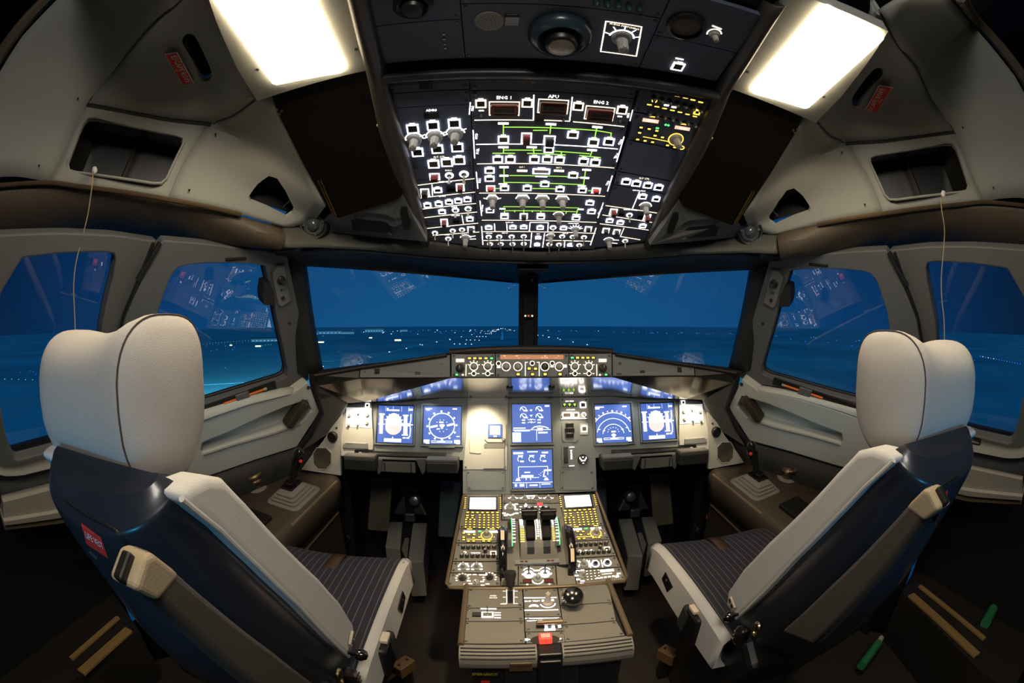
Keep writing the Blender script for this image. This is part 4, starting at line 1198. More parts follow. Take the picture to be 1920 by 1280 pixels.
# ================================================================ glareshield
def yp(u, v, y): return hit(u, v, (0, y, 0), (0, 1, 0))
GSP = Plane((0, 1.575, 1.12), (0, -0.995, 0.10))
gT, gB = GSP.px(995, 663), GSP.px(995, 707)
zT, zB = gT.z, gB.z
yT, yB = gT.y, gB.y
xc_ = .287
PAD = mat('glareshield_pad', (0.016, 0.015, 0.014), 0.5, bump=.5, bscale=350)
UND = mat('glareshield_underside', (0.85, 0.84, 0.82), 0.15, 1.0)
TEAL = PANEL
gs_out_b = V((-.628, 1.603, 1.111)); gs_out_t = P(676, 689, (gs_out_b - CAMP).length + .012)
end_b, end_t = P(596, 722, 1.735), P(590, 703, 1.715)
# top deck with its padded roll
mb = MB()
deckA = [end_t + V((-.02, -.01, 0)), gs_out_t + V((0, -.002, .002)), V((-xc_, yT + .004, zT + .004)), V((0, yT + .002, zT + .012))]
deckB = [LO_ + V((-.03, .02, .0)), LO_.lerp(LI, .25) + V((0, .03, .012)), LO_.lerp(LI, .62) + V((0, .03, .01)), V((0, LI.y + .03, LI.z + .012))]
deckB = [V((p.x, p.y, max(p.z - .02, q.z - .10))) for p, q in zip(deckB, deckA)]
full = lambda q: [V(p) for p in q] + [mir(p) for p in q[-2::-1]]
mb.loft([full([p + V((0, .02, -.03)) for p in deckA]), full(deckA), full([(a * .6 + b * .4) + V((0, 0, .006)) for a, b in zip(deckA, deckB)]), full(deckB), full([p + V((0, .02, -.1)) for p in deckB])], PAD, 61, 2)
gsh = thing('glareshield', 'black glareshield under the windscreens carrying the autopilot panel', 'glareshield', (0, 1.62, 1.0))
mb.build('top_pad', gsh, True)
mb = MB()
rl = [V((-xc_ - .004, yT + .012, zT + .004)), V((-.15, yT + .0, zT + .014)), V((0, yT - .004, zT + .017)), V((.15, yT + .0, zT + .014)), V((xc_ + .004, yT + .012, zT + .004))]
mb.tube(smooth(rl, 24), .0125, PAD, 12)
for s in (-1, 1):
    q = [end_t + V((.0, -.004, -.002)), gs_out_t + V((0, -.006, 0)), V((-xc_ - .012, yT - .002, zT - .004))]
    mb.tube(S(q, s), .007, PAD, 8)
mb.build('padded_roll', gsh, True)
# lower reflective face
mb = MB()
ub = [end_b, gs_out_b, V((-xc_, yB, zB)), V((0, yB, zB))]
lt = [V((-.704, 1.675, 1.006)), P(684, 752, 1.80), MAIN.px(724, 742, .004), MAIN.px(996, 743, .004)]
lt = [lt[0], lt[1], lt[2], V((0, lt[3].y, lt[3].z))]
for s in (-1, 1):
    mb.add(S([ub[0], ub[1], lt[0], lt[1]], s), [(0, 1, 3, 2)], UND)
    mb.add(S([ub[1], ub[2], lt[2], lt[1], ub[3], lt[3], V((-.20, yB, zB)), lt[2].lerp(lt[3], .42)], s), [(0, 1, 6, 7, 2, 3), (6, 4, 5, 7)], UND)
o = mb.build('reflective_underside', gsh, solid=.006, solid_off=0)
mb = MB()
for s in (-1, 1):
    mb.tube(S([V((-xc_, yB, zB - .002)), lt[2].lerp(lt[3], .25) + V((0, -.004, .002))], s), .0022, BLACK, 6)
    mb.tube(S([end_b, gs_out_b, V((-xc_, yB, zB)), V((0, yB, zB))], s), .003, BLACK, 6)
    mb.tube(S([lt[0], lt[1], lt[2], lt[3]], s), .003, BLACK, 6)
mb.build('seam', gsh)
UN = (ub[3] - lt[3]).cross(V((1, 0, 0))).normalized()
for s in (-1, 1):
    mb = MB()
    q = [P(701, 711, 1.735), P(775, 712, 1.70)]
    mb.box((side(q[0], s) + side(q[1], s)) / 2 + V((0, -.002, -.002)), (q[0] - q[1]).length, .016, .010, BLACK, side(q[1], s) - side(q[0], s), (0, .8, -.6), (0, .6, .8), bev=.002)
    mb.build('light_bar', gsh)
    mb = MB(); mb.box((side(q[0], s) + side(q[1], s)) / 2 + V((0, .004, -.008)), (q[0] - q[1]).length * .92, .010, .003, emis('bar_glow', (.62, .74, 1.0), 14.0, True), side(q[1], s) - side(q[0], s), (0, .8, -.6), (0, .6, .8)); mb.build('glow_strip', gsh)  # glowing strip added to brighten the metal underside
    mb = MB()
    c = side(P(670, 719, 1.735), s)
    mb.box(c, .020, .018, .020, BLACK, bev=.004); mb.build('lamp_button', gsh)
    for u, v, y in ((957, 725, 1.66),):
        c = side(V((-.078, 1.665, 1.072)), s)
        mb = MB(); mb.lathe(c, (0, -.6, -.8), [(.013, 0), (.013, .008), (.009, .010)], BLACK, 14); mb.build('flood_lamp', gsh)
for x in (-.19, -.05, .0, .05, .16, -.26, .26): mb = MB(); mb.box((x, yB + .045, zB - .024), .008, .004, .002, BLACK, (1, 0, 0), (0, .9, -.44), (0, .44, .9)); mb.build('slot', gsh)
# side faces of the glareshield
for s in (-1, 1):
    mb = MB()
    a, b = gs_out_t, gs_out_b
    c, d = V((-xc_ - .002, yB, zB)), V((-xc_ - .002, yT, zT - .004))
    mb.prism(S([b, c, d, a], s), (0, 1, -.1), .02, PANEL); mb.build('side_face', gsh)
    mb = MB(); mb.prism(S([end_b, gs_out_b + V((-.004, 0, 0)), gs_out_t + V((-.004, 0, 0)), end_t], s), (0, 1, -.1), .02, DARK); mb.build('end_face', gsh)
    wn_ = (c - b).cross(a - b).normalized()
    if wn_.y > 0: wn_ = -wn_
    WPL = Plane(side(b, s), side(wn_, s))
    lg = MB()
    pts = ((707, 696), (783, 682), (783, 697), (831, 697)) if s < 0 else ((1274, 693), (1203, 680), (1204, 694), (1160, 697))
    for u, v in pts: mb = MB(); mb.box(WPL.px(u, v, .001), .020, .020, .003, mat('tinted_key', (.035, .03, .025), .3), WPL.u, WPL.w, WPL.n, bev=.001); mb.build('square_key', gsh)
    pts = ((738, 691), (799, 695), (684, 697)) if s < 0 else ((1245, 689), (1190, 694), (1294, 692))
    for u, v in pts: kb = MB(); kb.lathe(WPL.px(u, v), WPL.n, [(.003, 0), (.0025, .0015)], SCREW, 8); kb.build('screw', gsh)
    u = 830 if s < 0 else 1160
    mb = MB(); mb.lathe(WPL.px(u, 683), WPL.n, [(.009, 0), (.009, .003), (.006, .004), (.006, .014)], KNOBD, 14); mb.build('chronometer_button', gsh)
    for dv, w in ((-6, .014), (7, .034)):
        aa, bb = WPL.ab(u, 683 + dv); WPL.rect(lg, aa - w / 2, bb - .002, aa + w / 2, bb + .002, .0006, LWW)
    lg.build('lettering', gsh)
# autopilot units
GG = 'glareshield control units'
def gmod(n, l, u0, u1):
    return Module(n, l, GSP, [(u0, 708), (u1, 708), (u1, 662), (u0, 662)], m=PANEL, th=.02, group=GG)
for s in (-1, 1):
    f = (lambda u: u) if s < 0 else (lambda u: 1992.5 - u)
    k = gmod('display_control_unit', ('glareshield unit left of the autopilot panel, with two ringed knobs and bright green key' if s < 0 else 'pinkish lit glareshield unit right of the autopilot panel, with two ringed knobs'), *((846, 928.5) if s < 0 else (1067, 1147)))
    us = (880.4, 890.5, 900.6, 911.3, 921.6) if s < 0 else (1112, 1102, 1092.5, 1082.6, 1072.7)
    for i, u in enumerate(us): key(k.root, GSP, *GSP.ab(u, 671.5 - (s > 0)), .0155, .0105, LGB if i == 4 else LY, name='mode_key')
    k.bar(f(862.7), 675.5, .030, .0125, mat('warm_readout', (.3, .22, .2), .4, emit=(1, .78, .66), power=1.0)); k.text('29.92' if s < 0 else '1013', f(862.7), 675.5, .008, LW)
    k.kn(f(862.7), 690, .0125, .026, KNOBD, ring=False)
    key(k.root, GSP, *GSP.ab(f(856.6), 702), .0135, .0115, LGB, name='mode_key'); key(k.root, GSP, *GSP.ab(f(868), 702.5), .0115, .0105, LWW, name='mode_key')
    k.line([(f(874), 683), (f(873.5), 704)])
    for u in (888.4, 914.6):
        k.kn(f(u), 686.8, .0095, .018, KNOB, ang=.5 * s, ring=False); k.ring(f(u), 686.8, .0125, .0150, LWW)
        for i in range(5):
            w = pi * (.1 + .2 * i); a, b = GSP.ab(f(u), 686.8); GSP.line(k.leg, [(a + .017 * cos(w), b + .017 * sin(w)), (a + .0215 * cos(w), b + .0215 * sin(w))], .0022, LWW)
        k.sk(f(u), 700, .0055, .014, KNOBD, KNOBD); k.ring(f(u), 700, .0068, .0088, LWW); k.bar(f(u - 8), 700, .009, .002, LWW); k.bar(f(u + 8), 700, .009, .002, LWW)
    k.done()
k = gmod('autopilot_panel', 'autopilot panel in the middle of the glareshield with two orange readout windows', 929, 1066.5)
for u, w in ((968.5, .1135), (1027, .112)):
    a, b = GSP.ab(u, 669.3)
    GSP.rect(k.leg, a - w / 2, b - .0075, a + w / 2, b + .0075, .0006, ORSEG)
for t, u in (('---', 949), ('---', 972), ('---', 990), ('00 100', 1021), ('-----', 1042)): k.text(t, u, 670.5, .009, PINK)
for t, u in (('SPD', 946), ('HDG', 969), ('ALT', 1022), ('V/S', 1047)): k.text(t, u, 667, .004, LWW)
for u, v in ((934.8, 681.3), (998, 680.8), (1035.4, 680.8)): k.sk(u, v, .0055, .010, KNOBD, BLACK); k.ring(u, v, .0068, .0088, LWW)
for u in (949, 971, 1021.6, 1048.6):
    k.kn(u, 687, .0105, .022, KNOBD if u == 1021.6 else KNOB, ring=False); k.ring(u, 687, .0135, .0158, LWW)
for u, v in ((992, 690.6), (1004, 691), (998.4, 701.3), (971.5, 701.3), (1022, 701.3), (1050, 701.3)): key(k.root, GSP, *GSP.ab(u, v), .0155, .0125, LY, name='mode_key')
k.line([(985, 679), (985, 704)]); k.line([(1011, 679), (1011, 704)]); k.line([(985, 679), (989, 679)]); k.line([(1011, 679), (1007, 679)])
k.bar(935, 688, .012, .006, LWW); k.bar(1035, 687, .012, .004, LWW); k.bar(1060, 686, .010, .010, LWW); k.bar(1048.6, 694, .006, .006, LWW)
k.done()

# ================================================================ instrument panel
ip = thing('instrument_panel', 'wide grey main instrument panel below the glareshield', 'instrument panel', MAIN.at(0, -.34, -.06))
mb = MB()
top = [MAIN.px(724, 742), MAIN.px(1272, 742)]
xt = .59
for s in (-1, 1):
    q = [MAIN.px(650, 758, -.004), MAIN.px(700, 749, -.004), MAIN.px(724, 741, -.004), V((0, top[0].y, top[0].z)) , V((0, 1.68, .80)), MAIN.px(868, 862, -.004), MAIN.px(640.5, 855, -.004), MAIN.px(641, 772, -.004)]
    q[3] = V((0, q[2].y, q[2].z)); pm = MAIN.px(868, 862, -.004); q[4] = V((0, pm.y, pm.z))
    mb.prism(S(q, s), MAIN.n, -.03, PANEL)
b0 = MAIN.ab(868, 862)[1]; b1_ = MAIN.ab(996, 925)[1]
MAIN.rect(mb, -.257, b1_, .257, b0 + .0, .03, PANEL, -.034)
mb.build('panel_body', ip)
def poly_on(pl, px, th, m, h=0.0, s=-1):
    mb = MB(); mb.prism(S([pl.px(u, v, h) for u, v in px], s), pl.n, th, m); return mb
for s in (-1, 1):
    # light outer sub-panel with white lighting plate
    poly_on(MAIN, [(642, 772), (652, 761), (697, 754), (701, 829), (700, 843), (666, 843), (665, 855), (640.7, 854)], .008, PANELW, 0, s).build('outer_plate', ip)
    mb = poly_on(MAIN, [(650, 764), (692, 764), (697, 766), (697, 802), (649, 800)], .003, mat('white_plate', (.85, .85, .84), .5, emit=(1, 1, 1), power=.55), .008, s)  # flood light on white paint put in as emission
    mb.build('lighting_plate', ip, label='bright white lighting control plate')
    for u, v, r in ((654, 779), (672, 776), (690, 779), (654, 797), (671, 796), (688, 795)) and [(655, 780, .006), (672, 776, .004), (689, 779, .007), (654, 797, .006), (671, 797, .005), (688, 794, .007)]:
        mb = MB(); c = side(MAIN.px(u, v, .011), s)
        mb.lathe(c, MAIN.n, [(r * 1.3, 0), (r, .004), (r * .7, .012)], KNOB, 12); mb.box(c + MAIN.n * .006 + MAIN.w * -.006, r, .004, .006, BLACK, MAIN.u, MAIN.w, MAIN.n); mb.build('dimmer_knob', ip)
    mb = MB(); c = side(MAIN.px(689, 760, .008), s); mb.box(c, .018, .018, .004, LW, MAIN.u, MAIN.w, MAIN.n, bev=.001); mb.box(c + MAIN.n * .002, .010, .010, .004, BLACK, MAIN.u, MAIN.w, MAIN.n); mb.build('pushbutton', ip)
    mb = poly_on(MAIN, [(645, 833), (690, 832), (691, 842), (646, 840)], .012, mat('recess_grey', (.15, .15, .15), .6), .004, s)
    mb.box((side(MAIN.px(645, 831, .012), s) + side(MAIN.px(690, 830.5, .012), s)) / 2, .092, .006, .010, PANELW, MAIN.u, MAIN.w, MAIN.n, bev=.002); mb.build('document_clip', ip)
    # sliding table slot
    mb = poly_on(MAIN, [(667, 844), (837, 848), (837, 863), (667, 857)], .004, BLACK, 0, s)
    a, b = side(MAIN.px(676, 850.5, .010), s), side(MAIN.px(829, 855, .010), s)
    mb.box((a + b) / 2, (b - a).length, .012, .012, DARK, b - a, MAIN.w, MAIN.n, bev=.003)
    mb.box((a + b) / 2 - MAIN.w * .014, (b - a).length * 1.02, .010, .016, PED, b - a, MAIN.w, MAIN.n, bev=.002)
    for p in (a, b): mb.box(p, .016, .014, .012, KNOB if p is a else DARK, MAIN.u, MAIN.w, MAIN.n, bev=.003)
    mb.build('table_rail', ip)
    mb = poly_on(MAIN, [(805, 835), (853, 836), (853, 840), (805, 840)], .014, PANEL, 0, s); mb.build('display_handle', ip)

def screen(mb, pl, a0, b0, a1, b1, draw):
    pl.rect(mb, a0, b0, a1, b1, .0012, DBLUE, .0)
    w, h = a1 - a0, b1 - b0
    X = lambda x: a0 + w * x
    Y = lambda y: b0 + h * y
    draw(mb, X, Y, w, h)
HS = .0016
def ln_(mb, pl, X, Y, pts, w=.0018, m=None): pl.line(mb, [(X(x), Y(y)) for x, y in pts], w, m or DWHITE, HS)
def rc_(mb, pl, X, Y, x0, y0, x1, y1, m=None): mb.poly([pl.at(X(x0), Y(y0), HS), pl.at(X(x1), Y(y0), HS), pl.at(X(x1), Y(y1), HS), pl.at(X(x0), Y(y1), HS)], m or DWHITE)
def draw_pfd(mb, X, Y, w, h):
    pl = MAIN
    for x in (.21, .42, .66, .86): ln_(mb, pl, X, Y, [(x, .85), (x, .985)], .0009)
    rc_(mb, pl, X, Y, .24, .86, .60, .90); rc_(mb, pl, X, Y, .24, .87, .29, .94); rc_(mb, pl, X, Y, .85, .88, .97, .93)
    # attitude sphere: rounded body with flattened sides
    n = 28; R = .245
    up, lo = [], []
    for i in range(n + 1):
        t = pi * i / n
        up.append((.45 + max(-.225, min(.225, R * cos(t))), .47 + .33 * sin(t)))
        lo.append((.45 + max(-.225, min(.225, R * cos(t))), .47 - .25 * sin(t)))
    mb.poly([pl.at(X(x), Y(y), HS) for x, y in up], DWHITE); mb.poly([pl.at(X(x), Y(y), HS) for x, y in lo[::-1]], DPINK)
    mb.poly([pl.at(X(x), Y(y), HS + .0002) for x, y in ((.22, .47), (.67, .47), (.66, .53), (.23, .53))], DWHITE)
    for sgn in (-1, 1):
        for t in (.5, .8, 1.1): ln_(mb, pl, X, Y, [(.45 + sgn * .26 * cos(t), .47 + .30 * sin(t)), (.45 + sgn * .29 * cos(t), .47 + .34 * sin(t))], .003)
    rc_(mb, pl, X, Y, .055, .245, .155, .77); rc_(mb, pl, X, Y, .03, .745, .19, .785); rc_(mb, pl, X, Y, .02, .49, .20, .51)
    rc_(mb, pl, X, Y, .73, .21, .83, .76); rc_(mb, pl, X, Y, .70, .73, .86, .765); rc_(mb, pl, X, Y, .69, .21, .86, .24); rc_(mb, pl, X, Y, .68, .46, .89, .54); rc_(mb, pl, X, Y, .83, .24, .845, .46, DPINK)
    ln_(mb, pl, X, Y, [(.925, .78), (.925, .62), (.90, .5), (.925, .38), (.915, .2), (.86, .15)], .004); rc_(mb, pl, X, Y, .91, .49, .99, .51); rc_(mb, pl, X, Y, .72, .13, .80, .165); rc_(mb, pl, X, Y, .82, .13, .90, .165)
    rc_(mb, pl, X, Y, .20, .03, .68, .12); ln_(mb, pl, X, Y, [(.44, .12), (.44, .16)], .004)
def draw_rose(mb, X, Y, w, h):
    pl = MAIN; cx, cy, R = .49, .49, .335
    for r0, r1 in ((R - .012, R + .012),): pl.ring(mb, X(cx), Y(cy), r0 * w, r1 * w, DWHITE, HS, 48)
    for i in range(12):
        t = i * pi / 6 + .05; pl.disc(mb, X(cx + (R + .05) * cos(t)), Y(cy + (R + .05) * sin(t) * w / h), .028 * w, DWHITE, HS, 10)
    for i in range(10):
        t = i * pi / 5; pl.disc(mb, X(cx + .16 * cos(t)), Y(cy + .16 * sin(t)), .012 * w, DWHITE, HS, 8)
    ln_(mb, pl, X, Y, [(.20, .45), (.36, .485)], .008); ln_(mb, pl, X, Y, [(.64, .50), (.80, .54)], .008)
    rc_(mb, pl, X, Y, .42, .56, .53, .60); rc_(mb, pl, X, Y, .37, .39, .44, .42)
    mb.poly([pl.at(X(x), Y(y), HS) for x, y in ((.42, .50), (.47, .44), (.47, .41), (.52, .41), (.52, .44), (.57, .50), (.54, .53), (.45, .53))], DWHITE)
    rc_(mb, pl, X, Y, .04, .92, .22, .95); rc_(mb, pl, X, Y, .06, .89, .16, .92); rc_(mb, pl, X, Y, .77, .92, .88, .955)
    ln_(mb, pl, X, Y, [(.23, .09), (.76, .09), (.76, .05), (.23, .05), (.23, .09)], .002); rc_(mb, pl, X, Y, .38, .05, .58, .09); ln_(mb, pl, X, Y, [(.49, .09), (.49, .15)], .005)
    for x in (.02, .82): rc_(mb, pl, X, Y, x, .04, x + .15, .12); rc_(mb, pl, X, Y, x + .05, .015, x + .15, .04)
    rc_(mb, pl, X, Y, .88, .20, .96, .225)
def draw_arc(mb, X, Y, w, h):
    pl = MAIN; cx, cy = .485, .20
    for R, wd, a0 in ((.615, .018, .62), (.455, .014, .20), (.30, .013, .14)):
        pl.ring(mb, X(cx), Y(cy), (R - wd) * w, (R + wd * .2) * w, DWHITE, HS, 40, a0, pi - a0)
    for i in range(9):
        t = pi / 2 + (i - 4) * .2; pl.disc(mb, X(cx + .655 * cos(t)), Y(cy + .655 * sin(t) * w / h), (.026 if i % 2 == 0 else .018) * w, DWHITE, HS, 10)
    for i in range(7):
        t = pi * (.02 + .16 * i); pl.disc(mb, X(cx + .15 * cos(t)), Y(cy + .08 + .12 * sin(t)), .012 * w, DWHITE, HS, 8)
    rc_(mb, pl, X, Y, .43, .27, .55, .31)
    mb.poly([pl.at(X(x), Y(y), HS) for x, y in ((.42, .20), (.47, .15), (.47, .12), (.51, .12), (.51, .15), (.56, .20), (.51, .24), (.46, .24))], DWHITE)
    for x, y in ((.10, .36), (.23, .32), (.74, .34), (.87, .38), (.95, .28)): rc_(mb, pl, X, Y, x - .03, y - .012, x + .03, y + .012)
    rc_(mb, pl, X, Y, .02, .92, .26, .95); rc_(mb, pl, X, Y, .02, .88, .14, .91); rc_(mb, pl, X, Y, .78, .92, .90, .955)
    ln_(mb, pl, X, Y, [(.22, .13), (.76, .13), (.76, .09), (.22, .09), (.22, .13)], .002); rc_(mb, pl, X, Y, .40, .09, .60, .13)
    for x in (.02, .83): rc_(mb, pl, X, Y, x, .05, x + .14, .13); rc_(mb, pl, X, Y, x + .05, .02, x + .15, .05)
def draw_engine(mb, X, Y, w, h):
    pl = MAIN
    for x in (.29, .69):
        for y, R in ((.86, .085), (.68, .085)):
            pl.ring(mb, X(x), Y(y), (R - .016) * w, R * w, DWHITE, HS, 20, 0, pi * 1.1)
            rc_(mb, pl, X, Y, x, y - .045, x + .11, y - .005)
            ln_(mb, pl, X, Y, [(x, y), (x - .05, y + .05)], .003)
        for y in (.59, .52): rc_(mb, pl, X, Y, x - .04, y - .016, x + .045, y + .016)
    for y in (.84, .70, .60, .53): mb.poly([pl.at(X(x), Y(y + q), HS) for x, q in ((.45, .02), (.49, -.03), (.53, .02))], DWHITE)
    for x0, x1 in ((.40, .45), (.53, .60)): ln_(mb, pl, X, Y, [(x0, .61), (x1, .59)], .002); ln_(mb, pl, X, Y, [(x0, .52), (x1, .54)], .002)
    rc_(mb, pl, X, Y, .03, .37, .34, .395); ln_(mb, pl, X, Y, [(.02, .335), (.98, .335)], .002); rc_(mb, pl, X, Y, .05, .30, .45, .325)
    ln_(mb, pl, X, Y, [(.50, .36), (.57, .41), (.70, .43), (.83, .41), (.92, .37)], .004); rc_(mb, pl, X, Y, .64, .31, .78, .39); rc_(mb, pl, X, Y, .66, .24, .90, .28)
    ln_(mb, pl, X, Y, [(.62, .06), (.62, .33)], .002); rc_(mb, pl, X, Y, .85, .93, .96, .97)
    rc_(mb, pl, X, Y, .0, .03, .22, .27)
def draw_system(mb, X, Y, w, h):
    pl = MAIN
    rc_(mb, pl, X, Y, .03, .89, .28, .94); rc_(mb, pl, X, Y, .38, .93, .64, .96); rc_(mb, pl, X, Y, .74, .90, .90, .94)
    for x in (.20, .48, .76):
        pl.ring(mb, X(x), Y(.76), .055 * w, .072 * w, DWHITE, HS, 16, .4, 4.2); rc_(mb, pl, X, Y, x, .68, x + .09, .72); rc_(mb, pl, X, Y, x - .05, .83, x + .07, .86)
    ln_(mb, pl, X, Y, [(.15, .30), (.15, .56), (.88, .56), (.88, .34)], .0022); rc_(mb, pl, X, Y, .30, .40, .44, .43)
    rc_(mb, pl, X, Y, .22, .30, .52, .345); ln_(mb, pl, X, Y, [(.34, .34), (.34, .22)], .003); ln_(mb, pl, X, Y, [(.45, .34), (.45, .22)], .003); ln_(mb, pl, X, Y, [(.15, .28), (.66, .28)], .002)
    for x, y in ((.66, .36), (.71, .39), (.70, .33), (.75, .42)): pl.disc(mb, X(x), Y(y), .010 * w, DWHITE, HS, 8)
    rc_(mb, pl, X, Y, .78, .44, .97, .48); ln_(mb, pl, X, Y, [(.80, .44), (.77, .30), (.83, .30)], .004)
    for x in (.14, .84): rc_(mb, pl, X, Y, x - .06, .20, x + .06, .225); mb.poly([pl.at(X(x + q), Y(y), HS) for q, y in ((-.05, .22), (.05, .22), (.03, .27), (-.03, .27))], DWHITE)
    ln_(mb, pl, X, Y, [(.0, .15), (1, .15)], .002); ln_(mb, pl, X, Y, [(.35, .02), (.35, .15)], .0015); ln_(mb, pl, X, Y, [(.68, .02), (.68, .15)], .0015)
    for x in (.06, .18, .24): rc_(mb, pl, X, Y, x, .05, x + .05, .12)
    rc_(mb, pl, X, Y, .42, .06, .62, .10); rc_(mb, pl, X, Y, .72, .09, .94, .12)
def display(label, corners, draw, name='display_unit'):
    ab = [MAIN.ab(*c) for c in corners]
    a0 = (ab[0][0] + ab[3][0]) / 2; a1 = (ab[1][0] + ab[2][0]) / 2; b1 = (ab[0][1] + ab[1][1]) / 2; b0 = (ab[2][1] + ab[3][1]) / 2
    th = thing(name, label, 'display', MAIN.at((a0 + a1) / 2, b0, -.02), 'square cockpit displays')
    mb = MB(); e = .009
    MAIN.frame(mb, a0 - e, b0 - e, a1 + e, b1 + e, e - .0035, .012, PANEL, -.002)
    MAIN.frame(mb, a0 - .0045, b0 - .0045, a1 + .0045, b1 + .0045, .005, .009, BLACK, -.002)
    mb.build('bezel', th)
    mb = MB(); screen(mb, MAIN, a0, b0, a1, b1, draw); mb.build('screen', th)
    for a in (a0 - e * .5, a1 + e * .5):
        mb = MB(); mb.lathe(MAIN.at(a, b0 - .004, .008), MAIN.n, [(.0035, 0), (.003, .002)], SCREW, 8); mb.build('bezel_knob', th)
display('blue attitude display at the outer left of the instrument panel', [(709.5, 760.5), (776.4, 761), (774.2, 831), (707.2, 830)], draw_pfd)
display('blue display with full compass rose, left instrument panel', [(795, 761.8), (866, 761.8), (863.8, 833.3), (793.2, 832.6)], draw_rose)
display('blue engine display with four dial arcs, upper centre', [(960.6, 757.7), (1032.8, 757.7), (1033.9, 830), (959.8, 830)], draw_engine)
display('blue system diagram display directly above the pedestal', [(960.5, 843), (1035, 842.5), (1036.5, 914.5), (960.5, 915.5)], draw_system)
display('blue display with half compass arcs, right instrument panel', [(1114.4, 758.3), (1180.9, 757.6), (1185.8, 829.2), (1117.2, 830.4)], draw_arc)
display('blue attitude display at the outer right of the instrument panel', [(1199.7, 756.2), (1261.8, 755.3), (1266, 821.8), (1204, 826.5)], draw_pfd)

# centre standby column and landing gear column
IG = 'centre panel units'
kw = dict(group=IG, th=.012)
k = Module('standby_panel', 'cream standby instrument plate left of the engine display, brightly flood lit', MAIN, [(868.5, 880), (951, 880), (953, 744), (878, 744)], m=PANELW, **kw)
mb = MB(); mb.prism([MAIN.px(*p) for p in ((914, 788), (943, 788), (948.5, 794), (948.5, 823), (943, 829), (914, 829), (908.5, 823), (908.5, 794))], MAIN.n, .006, PANELW)
mb.prism([MAIN.px(p[0], p[1], .006) for p in ((915, 795), (941, 795), (941, 816), (937, 821), (915, 821))], MAIN.n, .003, BLACK)
mb.build('standby_bezel', k.root)
mb = MB(); a0, b0 = MAIN.ab(915.5, 820.5); a1, b1 = MAIN.ab(941, 795.5)
MAIN.rect(mb, a0, b0, a1, b1, .001, DBLUE, .0092); MAIN.rect(mb, a0 + .007, b0 + .010, a1 - .007, b1 - .007, .0004, DWHITE, .0102); MAIN.rect(mb, a0 + .012, b0 + .010, a1 - .012, b0 + .020, .0004, DPINK, .0106); MAIN.rect(mb, a0 + .02, b0 + .002, a1 - .02, b0 + .007, .0004, DWHITE, .0102)
mb.build('standby_screen', k.root)
k.sk(944, 825, .006, .014)
mb = poly_on(MAIN, [(880, 817), (897, 817), (898, 820), (902, 821), (902, 849), (896, 850), (881, 848)], .003, mat('cream_plate', (.55, .48, .42), .5), 0); mb.build('switch_plate', k.root)
k.pb(890.5, 833, .020, .020, LW, DIMC)
mb = poly_on(MAIN, [(909, 831), (945, 831), (947, 836), (945, 840), (910, 840), (907, 836)], .004, mat('recess_grey', (.15, .15, .15), .6), 0); mb.build('finger_recess', k.root)
mb = poly_on(MAIN, [(910, 841), (945, 841), (945, 878), (907, 878), (907, 843)], .006, PANELW, 0); mb.build('cover_plate', k.root)
k.line([(886, 757), (938, 757)], mat('engraved', (.3, .28, .24), .6), .0012); k.line([(886, 751), (886, 757)], MATS['engraved'], .0012); k.line([(938, 751), (938, 780)], MATS['engraved'], .0012)
k.done()
k = Module('blanking_plate', 'plain grey plate below the standby column, left of the system diagram display', MAIN, [(876, 919), (947, 919), (947, 881), (874, 881)], m=PANEL, **kw); k.done()
k = Module('landing_gear_panel', 'landing gear panel with three green triangle lights, right of the engine display', MAIN, [(1050, 786), (1104, 786), (1103, 745), (1050, 745)], m=PANELW, **kw)
for u in (1058.5, 1068, 1077.5):
    a, b = MAIN.ab(u, 759); MAIN.rect(k.leg, a - .0085, b - .0085, a + .0085, b + .0085, .0006, mat('gear_key', (.05, .07, .02), .4)); k.leg.poly([MAIN.at(a + q, b + r, .0012) for q, r in ((-.006, .004), (0, -.006), (.006, .004))], LG); k.leg.poly([MAIN.at(a + q, b + r, .0014) for q, r in ((-.004, .006), (-.004, .002), (.004, .002), (.004, .006))], LG)
k.text('LDG GEAR', 1068, 752, .007); k.text('AUTO BRK', 1070, 768, .007)
k.pb(1093, 759, .024, .022, LW, DIMC); k.pb(1063, 778, .036, .022, LW, DIMC, tab=False); k.pb(1080, 778, .022, .022, LW, DIMC, tab=False); k.tg(1094.5, 777, .009, LW); k.bar(1076, 784.5, .10, .003); k.done()
k = Module('clock', 'grey clock with three dark readouts, right of the engine display', MAIN, [(1053, 824), (1058, 829), (1080, 829), (1085, 824), (1085, 794), (1080, 789), (1058, 789), (1053, 794)], m=PANEL, screws=False, **kw)
for v in (797.5, 807, 817): k.well(1068, v, .036 if v == 807 else .030, .015, GLOSSB)
for v in (792.5, 802.5, 812): k.bar(1068, v, .014, .0035, LGD)
k.done()
k = Module('terrain_switch', 'small plate with one lit square button, right of the clock', MAIN, [(1087, 815), (1103, 815), (1103, 793), (1087, 793)], m=PANELW, screws=False, **kw); k.pb(1095.5, 804, .024, .024, LW, DIMC); k.done()
k = Module('gear_lever_panel', 'grey plate with landing gear lever slot and white writing', MAIN, [(1053, 876), (1078, 876), (1078, 836), (1072, 829), (1058, 829), (1052, 836)], m=PANEL, screws=False, **kw)
k.well(1061, 853, .014, .060, BLACK); k.text('DOWN', 1071, 852, .011, LW, -pi / 2)
mb = MB(); mb.box(MAIN.px(1061, 862, .012), .012, .022, .022, BLACK, MAIN.u, MAIN.w, MAIN.n, bev=.003); mb.build('lever', k.root); k.bar(1072, 873, .02, .003); k.bar(1072, 838, .02, .003); k.done()
k = Module('brake_pressure_gauge', 'round black brake pressure gauge with white scales', MAIN, [(1082, 866), (1087, 874), (1099, 874), (1104, 866), (1104, 856), (1098, 849), (1087, 849), (1082, 856)], m=PANEL, screws=False, **kw)
